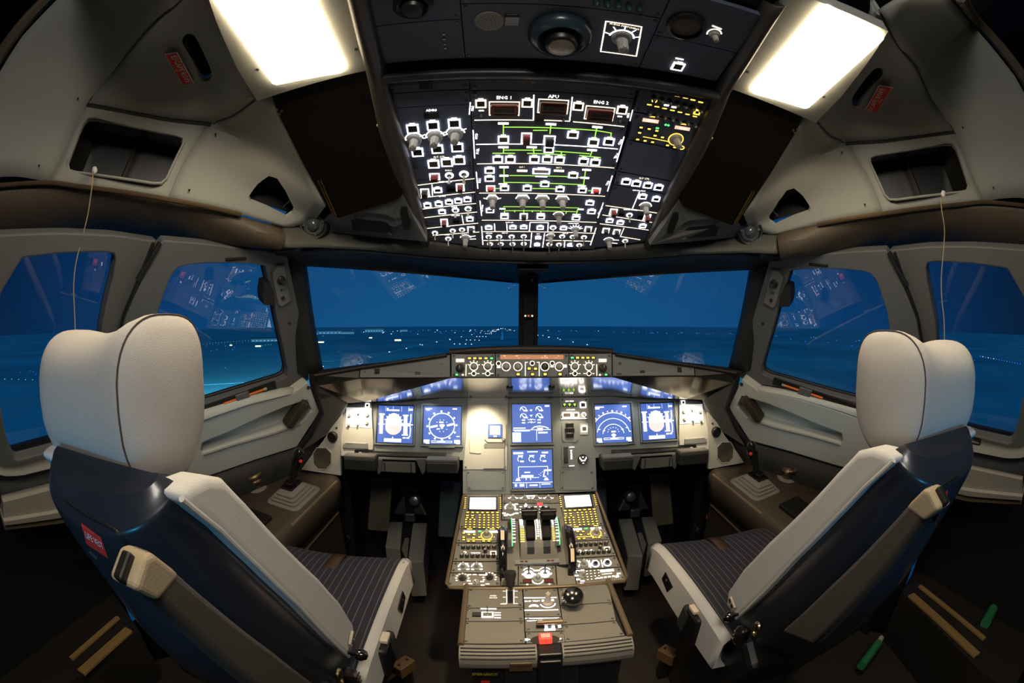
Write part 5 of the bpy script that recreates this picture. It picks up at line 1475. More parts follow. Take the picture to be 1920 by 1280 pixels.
c = MAIN.px(1093, 861.5); mb = MB(); mb.lathe(c, MAIN.n, [(.021, 0), (.021, .004), (.018, .003)], BLACK, 24); mb.build('gauge_face', k.root)
a, b = MAIN.ab(1093, 861.5)
for da, db, s0, s1 in ((-.008, .006, 2.2, 5.2), (.008, .006, -2, 1), (0, -.008, .3, 2.9)): MAIN.ring(k.leg, a + da, b + db, .0035, .0062, LW, .0046, 14, s0, s1)
for da, db in ((-.006, -.004), (.006, -.004), (0, .010), (0, -.014)): MAIN.rect(k.leg, a + da - .003, b + db - .0012, a + da + .003, b + db + .0012, .0004, LW, .0044)
k.done()
k = Module('blanking_plate', 'plain grey plate below the gear lever, right of the system diagram display', MAIN, [(1050, 919), (1115, 919), (1113, 881), (1050, 881)], m=PANEL, **kw); k.done()

# footrests under the panel
for s in (-1, 1):
    th = thing('footrest', ('grey ribbed footrests hanging below the left instrument panel' if s < 0 else 'grey ribbed footrests hanging below the right instrument panel'), 'footrest', side((-.5, 1.62, .68), s), 'footrests')
    for (u0, v0), (u1, v1), (u2, v2) in (((643, 858), (702, 862), (698, 884)), ((798, 866), (858, 867), (856, 888))):
        a, b, c = yp(u0, v0, 1.60), yp(u1, v1, 1.60), yp(u2, v2, 1.60)
        w = b.x - a.x; zc = (a.z + b.z) / 2; hgt = zc - c.z
        mb = MB(); mb.box(side(((a.x + b.x) / 2, 1.645, zc - hgt / 2), s), w, .09, hgt, DARK, bev=.006)
        for i in range(3): mb.box(side(((a.x + b.x) / 2, 1.610 + i * .016, zc + .004), s), w * .98, .010, .012, PED, (1, 0, 0), (0, .95, .3), (0, -.3, .95), bev=.002)
        mb.build('foot_pad', th)
    a, b, c = yp(713, 865, 1.66), yp(778, 866, 1.66), yp(778, 887, 1.66)
    mb = MB(); mb.box(side(((a.x + b.x) / 2, 1.68, (a.z + c.z) / 2), s), b.x - a.x, .04, a.z - c.z, mat('footrest_grey', (.10, .105, .105), .6), bev=.003)
    for f in (.12, .88): mb.box(side((a.x + (b.x - a.x) * f, 1.66, (a.z + c.z) / 2), s), .003, .003, (a.z - c.z) * .9, BLACK)
    mb.build('centre_plate', th)
    for u in (707, 789):
        a = yp(u, 861, 1.65); c = yp(u, 889, 1.65)
        mb = MB(); mb.prism(S([a + V((-.02, 0, 0)), a + V((.02, 0, 0)), c + V((.016, 0, .01)), c + V((.006, 0, 0))], s), (0, 1, 0), .05, mat('footrest_grey')); mb.build('bracket', th)
# ================================================================ speaker panels, consoles, sidesticks, pedals
SPK = Plane((-.80, 1.682, .76), (0.04, -1, .06))
CON = Plane((-.77, 1.683, .696), (0, -.233, .972))
CONM = mat('console_leather', (0.085, 0.068, 0.050), .42, bump=.6, bscale=240, var=.25)
for s in (-1, 1):
    side_w = 'left' if s < 0 else 'right'
    th = thing('speaker_panel', 'grey %s loudspeaker panel with octagonal mesh grille beside the sidestick' % side_w, 'loudspeaker', side((-.84, 1.69, .70), s), 'loudspeakers')
    pl = [(640.5, 777), (639, 891), (565, 880), (588, 848), (606, 826), (620, 803)]
    mb = MB(); mb.prism(S([SPK.px(u, v) for u, v in pl], s), side(SPK.n, s), -.02, PANELW); o = mb.build('face_plate', th)
    oc = [(594, 839), (612, 839), (622, 849), (621.5, 869), (612, 880), (596, 879), (588, 870), (587, 850)]
    mb = MB(); q = S([SPK.px(u, v) for u, v in oc], s); ce = sum(q, V((0, 0, 0))) / 8; n_ = side(SPK.n, s)
    mb.prism([p + n_ * .0005 for p in q], n_, .0015, mat('speaker_mesh_tan', (.085, .078, .055), .7, bump=1.0, bscale=500, var=.4))
    mb.build('grille', th)
    mb = MB(); mb.tube([p + n_ * .002 for p in q], .0025, PANELW, 6, closed=True)
    for i in range(9):
        for j in range(11):
            p = ce + V((1, 0, 0)) * (i - 4) * .0085 + V((0, 0, 1)) * ((j - 5) * .0085 + (i % 2) * .004)
            d = p - ce
            if abs(d.x) < .036 and abs(d.z) < .044 and abs(d.x) + abs(d.z) < .062: mb.lathe(p + n_ * .0022, n_, [(.0026, 0), (.0024, .0004)], BLACK, 6)
    mb.build('grille_rim', th)
    mb = MB(); c = side(SPK.px(624, 818, .004), s)
    mb.lathe(c, n_, [(.021, -.004), (.021, .010), (.016, .014), (.014, .006), (.006, .007), (.004, .012)], BLACK, 24); mb.build('air_nozzle', th, True)
    mb = MB(); mb.lathe(side(SPK.px(631, 802, 0), s), n_, [(.005, 0), (.004, .003)], SCREW, 10); mb.build('screw', th)
    # side console
    th = thing('side_console', 'brown leather topped side console under the %s sidestick' % side_w, 'console', side((-1.0, 1.45, 0), s), 'side consoles')
    e1, e0 = CON.px(636, 893), CON.px(547, 980)
    er = e0 + (e0 - e1) * 1.1
    o1, o0 = CON.px(560, 876), V((-1.25, er.y, er.z))
    o1 = V((-1.20, e1.y + .01, e1.z)); o0 = V((-1.45, er.y, er.z))
    mb = MB(); rnd = .03
    edge = [e1, e0, er]
    rows = [[o1 + V((0, 0, 0)), V((-1.32, e0.y, e0.z)), o0]]
    inw = [p + V((-rnd, 0, 0)) for p in edge]
    rows.append(inw)
    for w in (30, 60, 90): rows.append([p + V((-rnd + rnd * sin(radians(w)), 0, -rnd + rnd * cos(radians(w)))) for p in edge])
    rows.append([p + V((-.004, 0, -.12)) for p in edge])
    mb.loft([S(r, s) for r in rows], CONM, 20); mb.build('leather_top', th, True, solid=.006, solid_off=-s)
    mb = MB(); mb.tube(S([p + V((-.004, 0, -.012)) for p in (e1.lerp(e0, .05), e0)], s), .006, mat('console_edge', (.30, .22, .13), .3, .3), 8); mb.build('edge_trim', th, True)
    mb = MB(); mb.prism(S([e1 + V((-.02, 0, -.13)), e0 + V((-.02, 0, -.13)), er + V((-.02, 0, -.13)), V((er.x - .02, er.y, .02)), V((e0.x - .0, e0.y, .02)), V((e1.x + .0, e1.y, .02))], s), side((-1, 0, 0), s), .04, mat('console_side', (.020, .016, .012), .55, bump=.3)); mb.build('side_face', th)
    mb = MB(); mb.tube(S([e1 + V((-.015, -.02, -.155)), e0 + V((-.015, .0, -.165)), er + V((-.015, 0, -.17))], s), .005, mat('edge_brown', (.11, .07, .035), .5), 6); mb.build('side_rail', th)
    mb = MB(); mb.prism(S([e1 + V((-.03, .0, -.005)), V((-1.2, e1.y, e1.z - .005)), V((-1.2, e1.y, .02)), V((e1.x - .03, e1.y, .02))], s), (0, 1, 0), .02, BLACK); mb.build('front_face', th)
    # red placard on the console side
    lp = [hit(u, v, (e1.x + .002, 0, 0), (1, 0, 0)) for u, v in ((641, 981), (643, 984), (624, 1004), (622, 1000))] if s < 0 else None
    lab = MB(); c = V((e0.x + .012 if 0 else (e1.x + e0.x) / 2 + .002, 1.50, .36))
    c = hit(632, 992, ((e1.x + e0.x) / 2 + .002, 0, 0), (1, 0, 0))
    dirr = (e1 - e0).normalized()
    lab.box(side(c, s), .085, .003, .020, REDL, side(V((.12, .95, 0.12)), s), side((1, -.12, 0), s), (0, 0, 1))
    lab.build('placard', th, label='narrow orange red placard')
    # reading light stem: small chrome ball catch near the seat
    cb = MB(); c = hit(648, 1009, (e0.x + .03, 0, 0), (1, 0, 0)); c = side(c, s)
    cb.lathe(c, (side((1, 0, 0), s)), [(.006, -.03), (.006, .0), (.016, .004), (.018, .012), (.010, .022), (.003, .024)], mat('chrome', (.7, .65, .6), .12, 1.0), 14)
    cb.build('valve_knob', th, True, label='small chrome knob')
    # sidestick
    bp = CON.px(551, 930)
    th = thing('sidestick', 'black sidestick with red button on the %s console, over a grey pleated boot' % side_w, 'sidestick', side(bp, s), 'sidesticks')
    ax = side(CON.n, s); bx = side((e1 - e0).normalized(), s); by = ax.cross(bx).normalized()
    mb = MB(); BOOT = mat('boot_grey', (.24, .23, .21), .6)
    lay = [(.080, .092, 0.0), (.080, .092, .006), (.072, .084, .008), (.066, .078, .010), (.066, .078, .018), (.056, .068, .020), (.056, .068, .028), (.045, .057, .030), (.045, .057, .038), (.030, .040, .048), (.028, .036, .052)]
    rows = []
    for w, l, h in lay:
        r = min(w, l) * .3; pts = []
        for q, (sx_, sy_) in enumerate(((1, 1), (-1, 1), (-1, -1), (1, -1))):
            for i in range(4):
                t = (q + i / 3) * pi / 2
                pts.append(side(bp, s) + bx * (sx_ * (l - r) + r * cos(t)) + by * (sy_ * (w - r) + r * sin(t)) + ax * h)
        rows.append(pts)
    mb.grid(rows, BOOT, True); mb.poly(rows[-1], BOOT); mb.build('pleated_boot', th, False)
    b0 = side(bp, s) + ax * .05
    tip = side(V((-.825, 1.489, .82)), s)
    mb = MB(); mb.box(b0 + ax * .004, .075, .060, .008, GLOSSB, bx, by, ax, bev=.003)
    mb.box(b0 + ax * .014, .045, .04, .016, GLOSSB, bx, by, ax, bev=.004); mb.build('stick_collar', th)
    mb = MB()
    top = side(hit(561, 848, V((-.83, 1.50, .82)), (0, 1, 0)), s)
    up_ = (top - b0).normalized()
    L_ = (top - b0).length
    mb.tube([b0, b0 + up_ * L_ * .3, b0 + up_ * L_ * .62, b0 + up_ * L_ * .8], [.017, .016, .018, .020], BLACK, 12)
    # grip head
    hx = side(V((.8, -.5, 0)), s).normalized()
    hc = b0 + up_ * L_ * .86
    mb.tube([hc - up_ * .03, hc, hc + up_ * .022, hc + up_ * .036], [.021, .024, .021, .012], GLOSSB, 12)
    mb.tube([hc - hx * .012 - up_ * .02, hc + hx * .02 - up_ * .004, hc + hx * .026 + up_ * .012], [.012, .013, .010], GLOSSB, 10)
    mb.tube([hc - hx * .018, hc - hx * .022 + up_ * .03], [.012, .009], GLOSSB, 10)
    mb.build('grip', th, True)
    mb = MB(); mb.lathe(hc + hx * .030 - up_ * .006 + V((0, -.012, 0)), hx + V((0, -.8, .2)), [(.006, 0), (.007, .003), (.004, .006)], mat('red_button', (.8, .06, .03), .3), 12); mb.build('red_button', th, True, label='red takeover button')
    mb = MB(); mb.tube([b0 + ax * .022 + up_ * .0, b0 + up_ * .03], .021, GLOSSB, 12); mb.build('stick_foot', th, True)
    # tiller
    tp = CON.px(482, 915) if True else None
    th = thing('steering_tiller', 'dark brass coloured steering hand wheel on the %s console behind the sidestick' % side_w, 'tiller', side(tp, s), 'steering tillers')
    TILL = mat('tiller_bronze', (.16, .11, .06), .35, .5)
    mb = MB(); mb.lathe(side(tp, s), ax, [(.046, 0), (.046, .006), (.034, .009)], BOOT, 24); mb.build('base_ring', th, True)
    mb = MB(); mb.lathe(side(tp, s), ax, [(.024, .008), (.022, .03), (.034, .036), (.038, .048), (.030, .060), (.012, .066)], TILL, 24); mb.build('hub', th, True)
    mb = MB()
    mb.tube([side(tp, s) + ax * .062 + (bx * cos(w) + by * sin(w)) * (.045 + .006 * sin(w)) + ax * .02 * (i / 16) for i, w in enumerate([2.2 + 3.2 * i / 16 for i in range(17)])], [.006 + .004 * sin(pi * i / 16) for i in range(17)], TILL, 8)
    mb.build('hand_rim', th, True)
    # dark stowage items behind the tiller
    mb = MB(); p = CON.px(520, 985); 
    mb.box(side(CON.px(500, 975) + V((-.05, -.06, .0)), s), .16, .12, .02, BLACK, bx, by, ax, bev=.006)
    solo('stowage_flap', mb, 'black flap on the %s console behind the steering hand wheel' % side_w, 'flap', 'console flaps')
# ---- foot well: rudder pedals
FOOT = mat('pedal_grey', (.17, .14, .10), .55, bump=.2)
for s in (-1, 1):
    side_w = 'left' if s < 0 else 'right'
    for nm, q, y in (('outer', [(696, 898), (736, 898), (729, 998), (688, 994)], 2.12), ('inner', [(825, 903), (867, 906), (850, 1009), (821, 1007)], 2.05)):
        pts = [yp(u, v, y + .05 * (950 - v) / 100) for u, v in q]
        mb = MB(); th = thing('rudder_pedal', 'flat grey rudder pedal in the %s footwell, %s' % (side_w, 'nearest the side console' if nm == 'outer' else 'nearest the pedestal'), 'pedal', side(sum(pts, V((0, 0, 0))) / 4 + V((0, .03, -.1)), s), 'rudder pedals')
        mb.prism(S(pts, s), (0, 1, .2), .02, FOOT if nm == 'outer' else mat('pedal_blue_grey', (.08, .11, .125), .5)); o = mb.build('foot_plate', th)
        q_ = o.modifiers.new('bev', 'BEVEL'); q_.width = .012; q_.segments = 3; q_.limit_method = 'ANGLE'
        mb = MB(); mb.tube(S([pts[3] + V((.05, .03, .0)), pts[3] + V((.05, .12, -.18))], s), .015, DARK, 8); mb.build('pedal_arm', th)
    th = thing('pedal_pillar', 'grey twin plate pedal adjustment pillar between the %s rudder pedals' % side_w, 'pedal pillar', side((-.52, 2.0, .02), s), 'pedal pillars')
    PZ = mat('pillar_grey', (.19, .185, .17), .5, bump=.15)
    for q in ([(730, 977), (755, 977), (750, 1029), (722, 1024)], [(774, 979), (801, 979), (794, 1052), (764, 1053)]):
        t_ = [hit(u, v, (0, 1.9, .30), (0, -.25, 1)) for u, v in q]
        mb = MB(); mb.prism(S(t_, s), (0, 0, -1), .20, PZ); o = mb.build('step_plate', th)
        b_ = o.modifiers.new('bev', 'BEVEL'); b_.width = .006; b_.segments = 2; b_.limit_method = 'ANGLE'
    t_ = [hit(u, v, (0, 1.9, .28), (0, -.25, 1)) for u, v in ((755, 975), (774, 977), (764, 1050), (750, 1030))]
    mb = MB(); mb.prism(S(t_, s), (0, 0, -1), .1, BLACK)
    t_ = [hit(u, v, (0, 1.9, .285), (0, -.25, 1)) for u, v in ((759, 1008), (767, 1008), (763, 1050), (753, 1030))]
    mb.prism(S(t_, s), (0, 0, -1), .01, mat('worn_metal', (.36, .30, .2), .35, .6)); mb.build('slot_channel', th)
    t_ = [yp(u, v, 2.10) for u, v in ((768, 920), (781, 930), (798, 964), (738, 963), (755, 930))]
    mb = MB(); mb.prism(S(t_, s), (0, 1, 0), .05, mat('tri_plate', (.05, .052, .055), .5)); mb.tube(S([yp(783, 935, 2.09), yp(798, 964, 2.09)], s), .006, mat('worn_metal'), 6); mb.build('triangular_plate', th)
    c = side(yp(777, 938, 2.06), s)
    mb = MB(); mb.lathe(c, (0, -1, .2), [(.030, -.02), (.030, .0), (.022, .016), (.008, .02)], mat('blue_steel', (.40, .42, .44), .25, .8), 20); mb.build('adjust_disc', th, True)
    mb = MB(); mb.box(side(yp(767, 935, 2.07), s), .036, .04, .13, BLACK, bev=.005); mb.box(side(yp(769, 968, 2.05), s), .055, .04, .05, mat('steel_dark', (.18, .18, .18), .35, .8), bev=.01); mb.box(side(yp(767, 921, 2.07), s), .09, .03, .03, BLACK, bev=.005); mb.build('adjust_block', th)
# wall under the panel
# ================================================================ centre pedestal
FP = Plane((0, 1.625, .665), (0, -.409, .913))
RP = Plane((0, .946, .477), (0, -.04, 1))
ped = thing('centre_pedestal', 'grey centre pedestal between the two seats, carrying the throttle levers', 'pedestal', (0, 1.3, 0))
mb = MB()
f0, f1 = FP.ab(868, 926), FP.ab(1117, 926)
g0, g1 = FP.ab(836, 1099), FP.ab(1177, 1088)
wa, wb = (abs(f0[0]) + abs(f1[0])) / 2, (abs(g0[0]) + abs(g1[0])) / 2
bf, bg = (f0[1] + f1[1]) / 2, (g0[1] + g1[1]) / 2
rim = [FP.at(-wa, bf), FP.at(wa, bf), FP.at(wb, bg), FP.at(-wb, bg)]
mb.prism([p - FP.n * .016 for p in rim], FP.n, -.03, DARK)
mb.build('front_tray', ped)
mb = MB(); mb.tube([rim[0], rim[3].lerp(rim[0], .03), rim[3] + V((.012, -.004, 0)), rim[2] + V((-.012, -.004, 0)), rim[2].lerp(rim[1], .03), rim[1]], .0065, mat('pedestal_rim', (.16, .12, .075), .35, .4), 8); mb.build('edge_rim', ped, True)
r0, r1 = RP.ab(872, 1106), RP.ab(1140, 1092)
q0, q1 = RP.ab(865, 1208), RP.ab(1180, 1193)
wr = (abs(q0[0]) + abs(q1[0])) / 2
br0, br1 = RP.loc(rim[3])[1] + .01, (q0[1] + q1[1]) / 2
mb = MB(); mb.prism([RP.at(-wr, br0 + .06, -.014), RP.at(wr, br0 + .06, -.014), RP.at(wr, br1, -.014), RP.at(-wr, br1, -.014)], RP.n, -.03, DARK); mb.build('rear_tray', ped)
mb = MB()
for s in (-1, 1): mb.tube([RP.at(s * (wr + .002), br0 - .004, .004), RP.at(s * (wr + .002), br1 - .004, .004)], .009, mat('pedestal_rim'), 8)
mb.build('rear_rail', ped, True)
mb = MB(); y1_, y0_ = 1.60, RP.at(0, br1).y
mb.prism([(-.20, y0_ + .02, .43), (-.20, 1.20, .42), (-.23, 1.62, .60), (-.23, 1.62, 0), (-.2, y0_ + .02, 0)], (1, 0, 0), .42, mat('pedestal_side', (.020, .019, .018), .5)); mb.build('base', ped)
# ribbed pad at the rear end
mb = MB()
zpad = RP.at(0, br1)
for x0, x1 in ((-wr - .006, -.028), (.038, wr + .006)):
    prof = [(0, .000), (-.012, -.002), (-.03, -.010), (-.042, -.024), (-.044, -.05), (-.034, -.062), (0, -.066)]
    rows = [[V((x, zpad.y + a, zpad.z + .002 + b)) for a, b in smooth([V((p[0], p[1], 0)) for p in prof], 13) and [(p.x, p.y) for p in smooth([V((p[0], p[1], 0)) for p in prof], 13)]] for x in [x0 + (x1 - x0) * i / 4 for i in range(5)]]
    mb.grid(rows, PED); mb.poly(rows[0], PED); mb.poly(rows[-1][::-1], PED)
    for a, b in ((-.014, .0005), (-.024, -.004), (-.033, -.010), (-.040, -.019)):
        mb.tube([V((x0 + .004, zpad.y + a, zpad.z + b)), V((x1 - .004, zpad.y + a, zpad.z + b))], .0022, DARK, 6)
mb.build('ribbed_pad', ped)
mb = MB()
mb.box((.005, zpad.y - .022, zpad.z - .035), .064, .05, .07, BLACK, bev=.005); mb.box((.005, zpad.y - .046, zpad.z - .08), .058, .02, .12, BLACK, bev=.004); mb.build('handset_holder', ped)
mb = MB(); c = hit(976, 1245, (0, zpad.y - .03, 0), (0, 1, 0)); mb.box(c, .062, .03, .035, mat('brown_box', (.11, .065, .03), .5), bev=.004); mb.box(c + V((0, -.014, .014)), .056, .006, .010, mat('brown_box'), bev=.002); mb.build('ash_tray', ped)
mb = MB(); pl_ = Plane((0, zpad.y - .03, .3), (0, -1, .25)); c = pl_.ab(909, 1264)
pl_.rect(mb, c[0] - .036, c[1] - .006, c[0] + .036, c[1] + .006, .001, mat('olive_placard', (.02, .03, .01), .6)); pl_.text(mb, 'EMERGENCY', c[0], c[1] + .001, .012, YELLOWP, .0016)
c = pl_.ab(910, 1279); pl_.rect(mb, c[0] - .012, c[1] - .010, c[0] + .012, c[1] + .008, .002, REDL); mb.prism([pl_.at(-.11, -.5, -.002), pl_.at(.09, -.5, -.002), pl_.at(.09, .10, -.002), pl_.at(-.11, .10, -.002)], pl_.n, -.02, mat('pedestal_side')); mb.build('rear_face', ped)

PG = 'pedestal panel units'
def F_(n, l, c, **k): return Module(n, l, FP, c, m=PED, group=PG, **k)
def R_(n, l, c, **k): return Module(n, l, RP, c, m=PED, group=PG, **k)
for s in (-1, 1):
    side_w = 'left' if s < 0 else 'right'
    # flight management keyboard
    if s < 0:
        k = F_('flight_management_keyboard', 'flight management keyboard with bright white screen, left front of the pedestal', [(870.5, 926), (940.5, 926), (939.7, 990.8), (860.6, 990.8)])
        sc = [(882.3, 933), (929.8, 933), (929.8, 955.4), (879.4, 955.4)]
    else:
        k = F_('flight_management_keyboard', 'flight management keyboard with bright white screen, right front of the pedestal', [(1048, 926), (1117, 926), (1132.5, 985), (1058.5, 988)])
        sc = [(1057.5, 929.5), (1105, 928.5), (1110, 950), (1061.5, 951.6)]
    ab = [FP.ab(*p) for p in sc]
    a0 = (ab[0][0] + ab[3][0]) / 2; a1 = (ab[1][0] + ab[2][0]) / 2; b1 = (ab[0][1] + ab[1][1]) / 2; b0 = (ab[2][1] + ab[3][1]) / 2
    mb = MB(); FP.frame(mb, a0 - .006, b0 - .006, a1 + .006, b1 + .006, .006, .004, BLACK); FP.rect(mb, a0, b0, a1, b1, .0015, DFULL); mb.build('screen', k.root)
    w = a1 - a0; ca = (a0 + a1) / 2
    for i in range(6):
        for a in (a0 - .017, a1 + .017): key(k.root, FP, a, b1 - .004 - (b1 - b0) * .17 * i, .0085, .0065, LY, name='line_key')
    bb = b0 - .016
    for i in range(7): key(k.root, FP, ca + w * 1.12 * (i / 6 - .5), bb, .0150, .0085, LY, name='function_key')
    for i in range(2): key(k.root, FP, ca - w * .56 + i * w * .19, bb - .016, .0150, .0085, LY, name='function_key')
    for j in range(6):
        for i in range(5): key(k.root, FP, ca - w * .10 + i * w * .165, bb - .013 - j * .0122, .0095, .0085, LY, name='letter_key')
    for j in range(4):
        for i in range(3): key(k.root, FP, ca - w * .60 + i * w * .155, bb - .036 - j * .0122, .0095, .0085, LY, name='number_key')
    for i in range(2): key(k.root, FP, ca - w * .56 + i * w * .19, bb - .027, .0120, .0070, LY, name='function_key')
    k.done()
    # radio panel
    if s < 0:
        k = F_('radio_panel', 'amber lit radio panel with two white readouts, left side of the pedestal', [(860.5, 991.5), (939.5, 991.5), (938.8, 1017), (855, 1017)])
        D = ((880.4, 996.6), (922.9, 996.6), (899.8, 996)); KN = (912.6, 1003.5); O = (0, 0)
        ks = [(869.5, 1000), (879.4, 1002.7), (889.3, 1002.7), (869.5, 1007.6), (888, 1008.6), (899, 1007.6), (869.5, 1012.2), (878.4, 1015), (888, 1015), (907, 1015), (917, 1015)]; tg_ = (927, 1010); ln__ = [(875.4, 1010.6), (922, 1011.6)]
    else:
        k = F_('radio_panel', 'amber lit radio panel with two white readouts, right side of the pedestal', [(1058.8, 988.6), (1132.6, 985.5), (1143.5, 1011), (1066, 1014)])
        D = ((1080.3, 992.3), (1117.5, 990.3), (1098.8, 990.5)); KN = (1117, 999.5)
        ks = [(1071, 995), (1083, 997), (1093, 997), (1074, 1004), (1089, 1003), (1103, 1002), (1075, 1010), (1085.6, 1010.5), (1095, 1010), (1112, 1008.5), (1123, 1008)]; tg_ = (1131.5, 1003); ln__ = [(1081, 1006.5), (1128, 1004)]
    for u, v in D[:2]: k.bar(u, v, .040, .0105, mat('white_readout', (.3, .3, .3), .4, emit=(1, .96, .92), power=1.8))
    k.bar(*D[2], .012, .006, LGB); k.kn(*KN, .0135, .026, ring=False); k.ring(*KN, .0178, .0205, LY)
    for u, v in ks: key(k.root, FP, *FP.ab(u, v), .0135, .0085, LY, name='radio_key')
    k.line(ln__, LY, .002); k.bar(D[0][0], D[0][1] - 5, .018, .003, LY); k.bar(D[1][0], D[1][1] - 5, .018, .003, LY); k.tg(*tg_, .005, LGD); k.done()
    # audio panel
    if s < 0:
        k = F_('audio_control_panel', 'audio panel with two rows of dark knobs, left side of the pedestal', [(855, 1018), (938.8, 1018), (938, 1051.5), (849.5, 1051.5)])
        r1_ = [(868.5 + 9.6 * i, 1027.5) for i in range(7)]; r2_ = [(866 + 9.9 * i, 1043.5) for i in range(7)]; bars = [(887, 1036.5), (896, 1036.5)]; sq = (925, 1036.6); mid = (910, 1034); wl = (871.5, 1036)
    else:
        k = F_('audio_control_panel', 'audio panel with two rows of dark knobs, right side of the pedestal', [(1066.5, 1014.7), (1143.8, 1011.5), (1155.5, 1041), (1074, 1046)])
        r1_ = [(1079.3 + 9.4 * i, 1023.5 - .55 * i) for i in range(7)]; r2_ = [(1083.2 + 9.7 * i, 1038.5 - .6 * i) for i in range(7)]; bars = [(1100, 1031.5), (1110, 1031)]; sq = (1138, 1028.6); mid = (1124.5, 1028); wl = (1087, 1033)
    for u, v in r1_ + r2_: k.sk(u, v, .0068, .016, KNOBD, KNOB)
    for u, v in r1_: k.bar(u, v - 6, .012, .0035, LGD)
    for u, v in bars: k.bar(u, v, .014, .004, LW)
    k.sk(*mid, .0068, .016, KNOBD, KNOB); k.pb(*sq, .021, .015, LWW, tab=False); k.ring(*wl, .003, .0065, LWW, -1.5, 2.5); k.done()
# left rear units
k = F_('lighting_panel', 'pedestal plate with two grey knobs in white arcs, left rear of the front section', [(849.3, 1052.5), (938, 1052.5), (938, 1073), (845, 1073)])
for u in (869, 894): k.kn(u, 1063.5, .0105, .024, ring=False); k.ring(u, 1063.5, .015, .019, LW, .1, pi - .1); k.bar(u - 7, 1067, .010, .005, LW); k.bar(u + 8, 1067, .010, .005, LW); k.bar(u - 4, 1056.5, .008, .004, LW); k.bar(u + 6, 1056.5, .010, .004, LW)
k.done()
k = F_('weather_radar_panel', 'pedestal plate with two dotted rings of lights and a small dark switch, left rear corner', [(844.7, 1074), (938, 1074), (938, 1098), (838.5, 1098)])
for u, v in ((867, 1084), (918, 1082.5)):
    k.kn(u, v, .0095, .02, KNOBD, ring=False)
    for i in range(9):
        w = -.4 + 4.0 * i / 8; a, b = FP.ab(u, v); FP.rect(k.leg, a + .020 * cos(w) - .003, b + .020 * sin(w) - .002, a + .020 * cos(w) + .003, b + .020 * sin(w) + .002, .0006, LWW)
k.tg(892, 1090, .009, LGD)
for u, v in ((880, 1077), (890, 1077), (902, 1077.5), (911, 1077.5), (879, 1089), (882, 1094), (904, 1090), (905, 1097), (914, 1094.5), (873, 1095)): k.bar(u, v, .012, .004, LWW)
k.done()
k = F_('lighting_panel', 'pedestal plate with a grey knob and two white rings, right rear of the front section', [(1074.2, 1047), (1155.8, 1042), (1164, 1062), (1077, 1067.5)])
k.kn(1094, 1058, .0105, .024, ring=False); k.line([(1082, 1051), (1089, 1054), (1085, 1062)], LW, .004); k.line([(1100, 1050), (1104, 1054), (1105, 1062)], LW, .004); k.line([(1105, 1050), (1108, 1064)], LW); k.line([(1127, 1049), (1130, 1063)], LW)
for u, v in ((1116.3, 1057), (1138.6, 1055)): k.sk(u, v, .008, .010, KNOBD, BLACK); k.ring(u, v, .010, .0145, LWB); k.bar(u - 1, v - 6.5, .016, .004, LW)
k.done()
k = F_('transponder_panel', 'pedestal plate crowded with small white lights and a white readout, right rear corner', [(1077, 1068.3), (1164.3, 1063), (1173.5, 1086), (1081, 1095)])
k.kn(1092.5, 1079, .0095, .024, ring=False); k.bar(1138, 1069.5, .046, .010, LW); k.bar(1138, 1075.5, .034, .003, LWW)
for j in range(4):
    for i in range(4): key(k.root, FP, *FP.ab(1100 + 7.2 * i + j * .6, 1071.5 + 5.2 * j - .7 * i), .0075, .0065, LWW, name='transponder_key')
for i in range(6): k.bar(1120 + 7.5 * i, 1083.6 - .9 * i, .009, .006, LWW)
for u, v in ((1083, 1070), (1092, 1069), (1081, 1079), (1084, 1086), (1092, 1089), (1160, 1075), (1157, 1081), (1078.5, 1073), (1091, 1094)): k.bar(u, v, .013, .005, LW)
k.done()
# centre column
cl = lambda v: 940.7 - (v - 926) * .012
cr = lambda v: 1047.6 + (v - 926) * .155
k = F_('switching_panel', 'grey pedestal plate with a row of four white lit knobs, front centre', [(941.5, 926), (1047.2, 926), (1050, 942.5), (941.3, 942.5)])
for u in (962, 983.9, 1005.6, 1027.8): k.kn(u, 935.8, .0095, .020, ring=False); k.bar(u - 7, 933.6, .010, .004, LW); k.bar(u + 7.5, 933.6, .010, .004, LW); k.ring(u, 935.8, .0125, .0150, LW, .2, pi - .2)
k.bar(994, 929.5, .042, .0055, LW); k.done()
k = F_('system_display_panel', 'grey pedestal plate with rows of white keys and one red key, ahead of the throttles', [(941.3, 943.3), (1050.2, 943.3), (1057, 973.5), (940.8, 973.5)])
k.kn(956.5, 951, .0115, .022, ring=False); k.ring(956.5, 951, .016, .021, LW, -.5, 3.6); k.ring(957, 960, .012, .017, LW, -2.6, -.4)
for u, v in ((945, 962), (969, 962), (948, 966), (968, 955), (968, 945)): k.bar(u, v, .012, .006, LW)
a, b = FP.ab(986, 946); k.leg.poly([FP.at(a + q, b + r, .001) for q, r in ((-.008, -.007), (.008, -.007), (0, .008))], LW)
mb = MB(); key(k.root, FP, *FP.ab(1012.4, 945.5), .022, .016, REDE, mat('red_rim', (.4, .04, .05), .4, emit=(1, .2, .25), power=.5), name='red_key', label='red lit key')
for j in range(3):
    for i in range(6): key(k.root, FP, *FP.ab(976.5 + 9.2 * i + .3 * j, 950.8 + 5 * j), .014, .0065, LW, PED, name='system_key')
k.done()
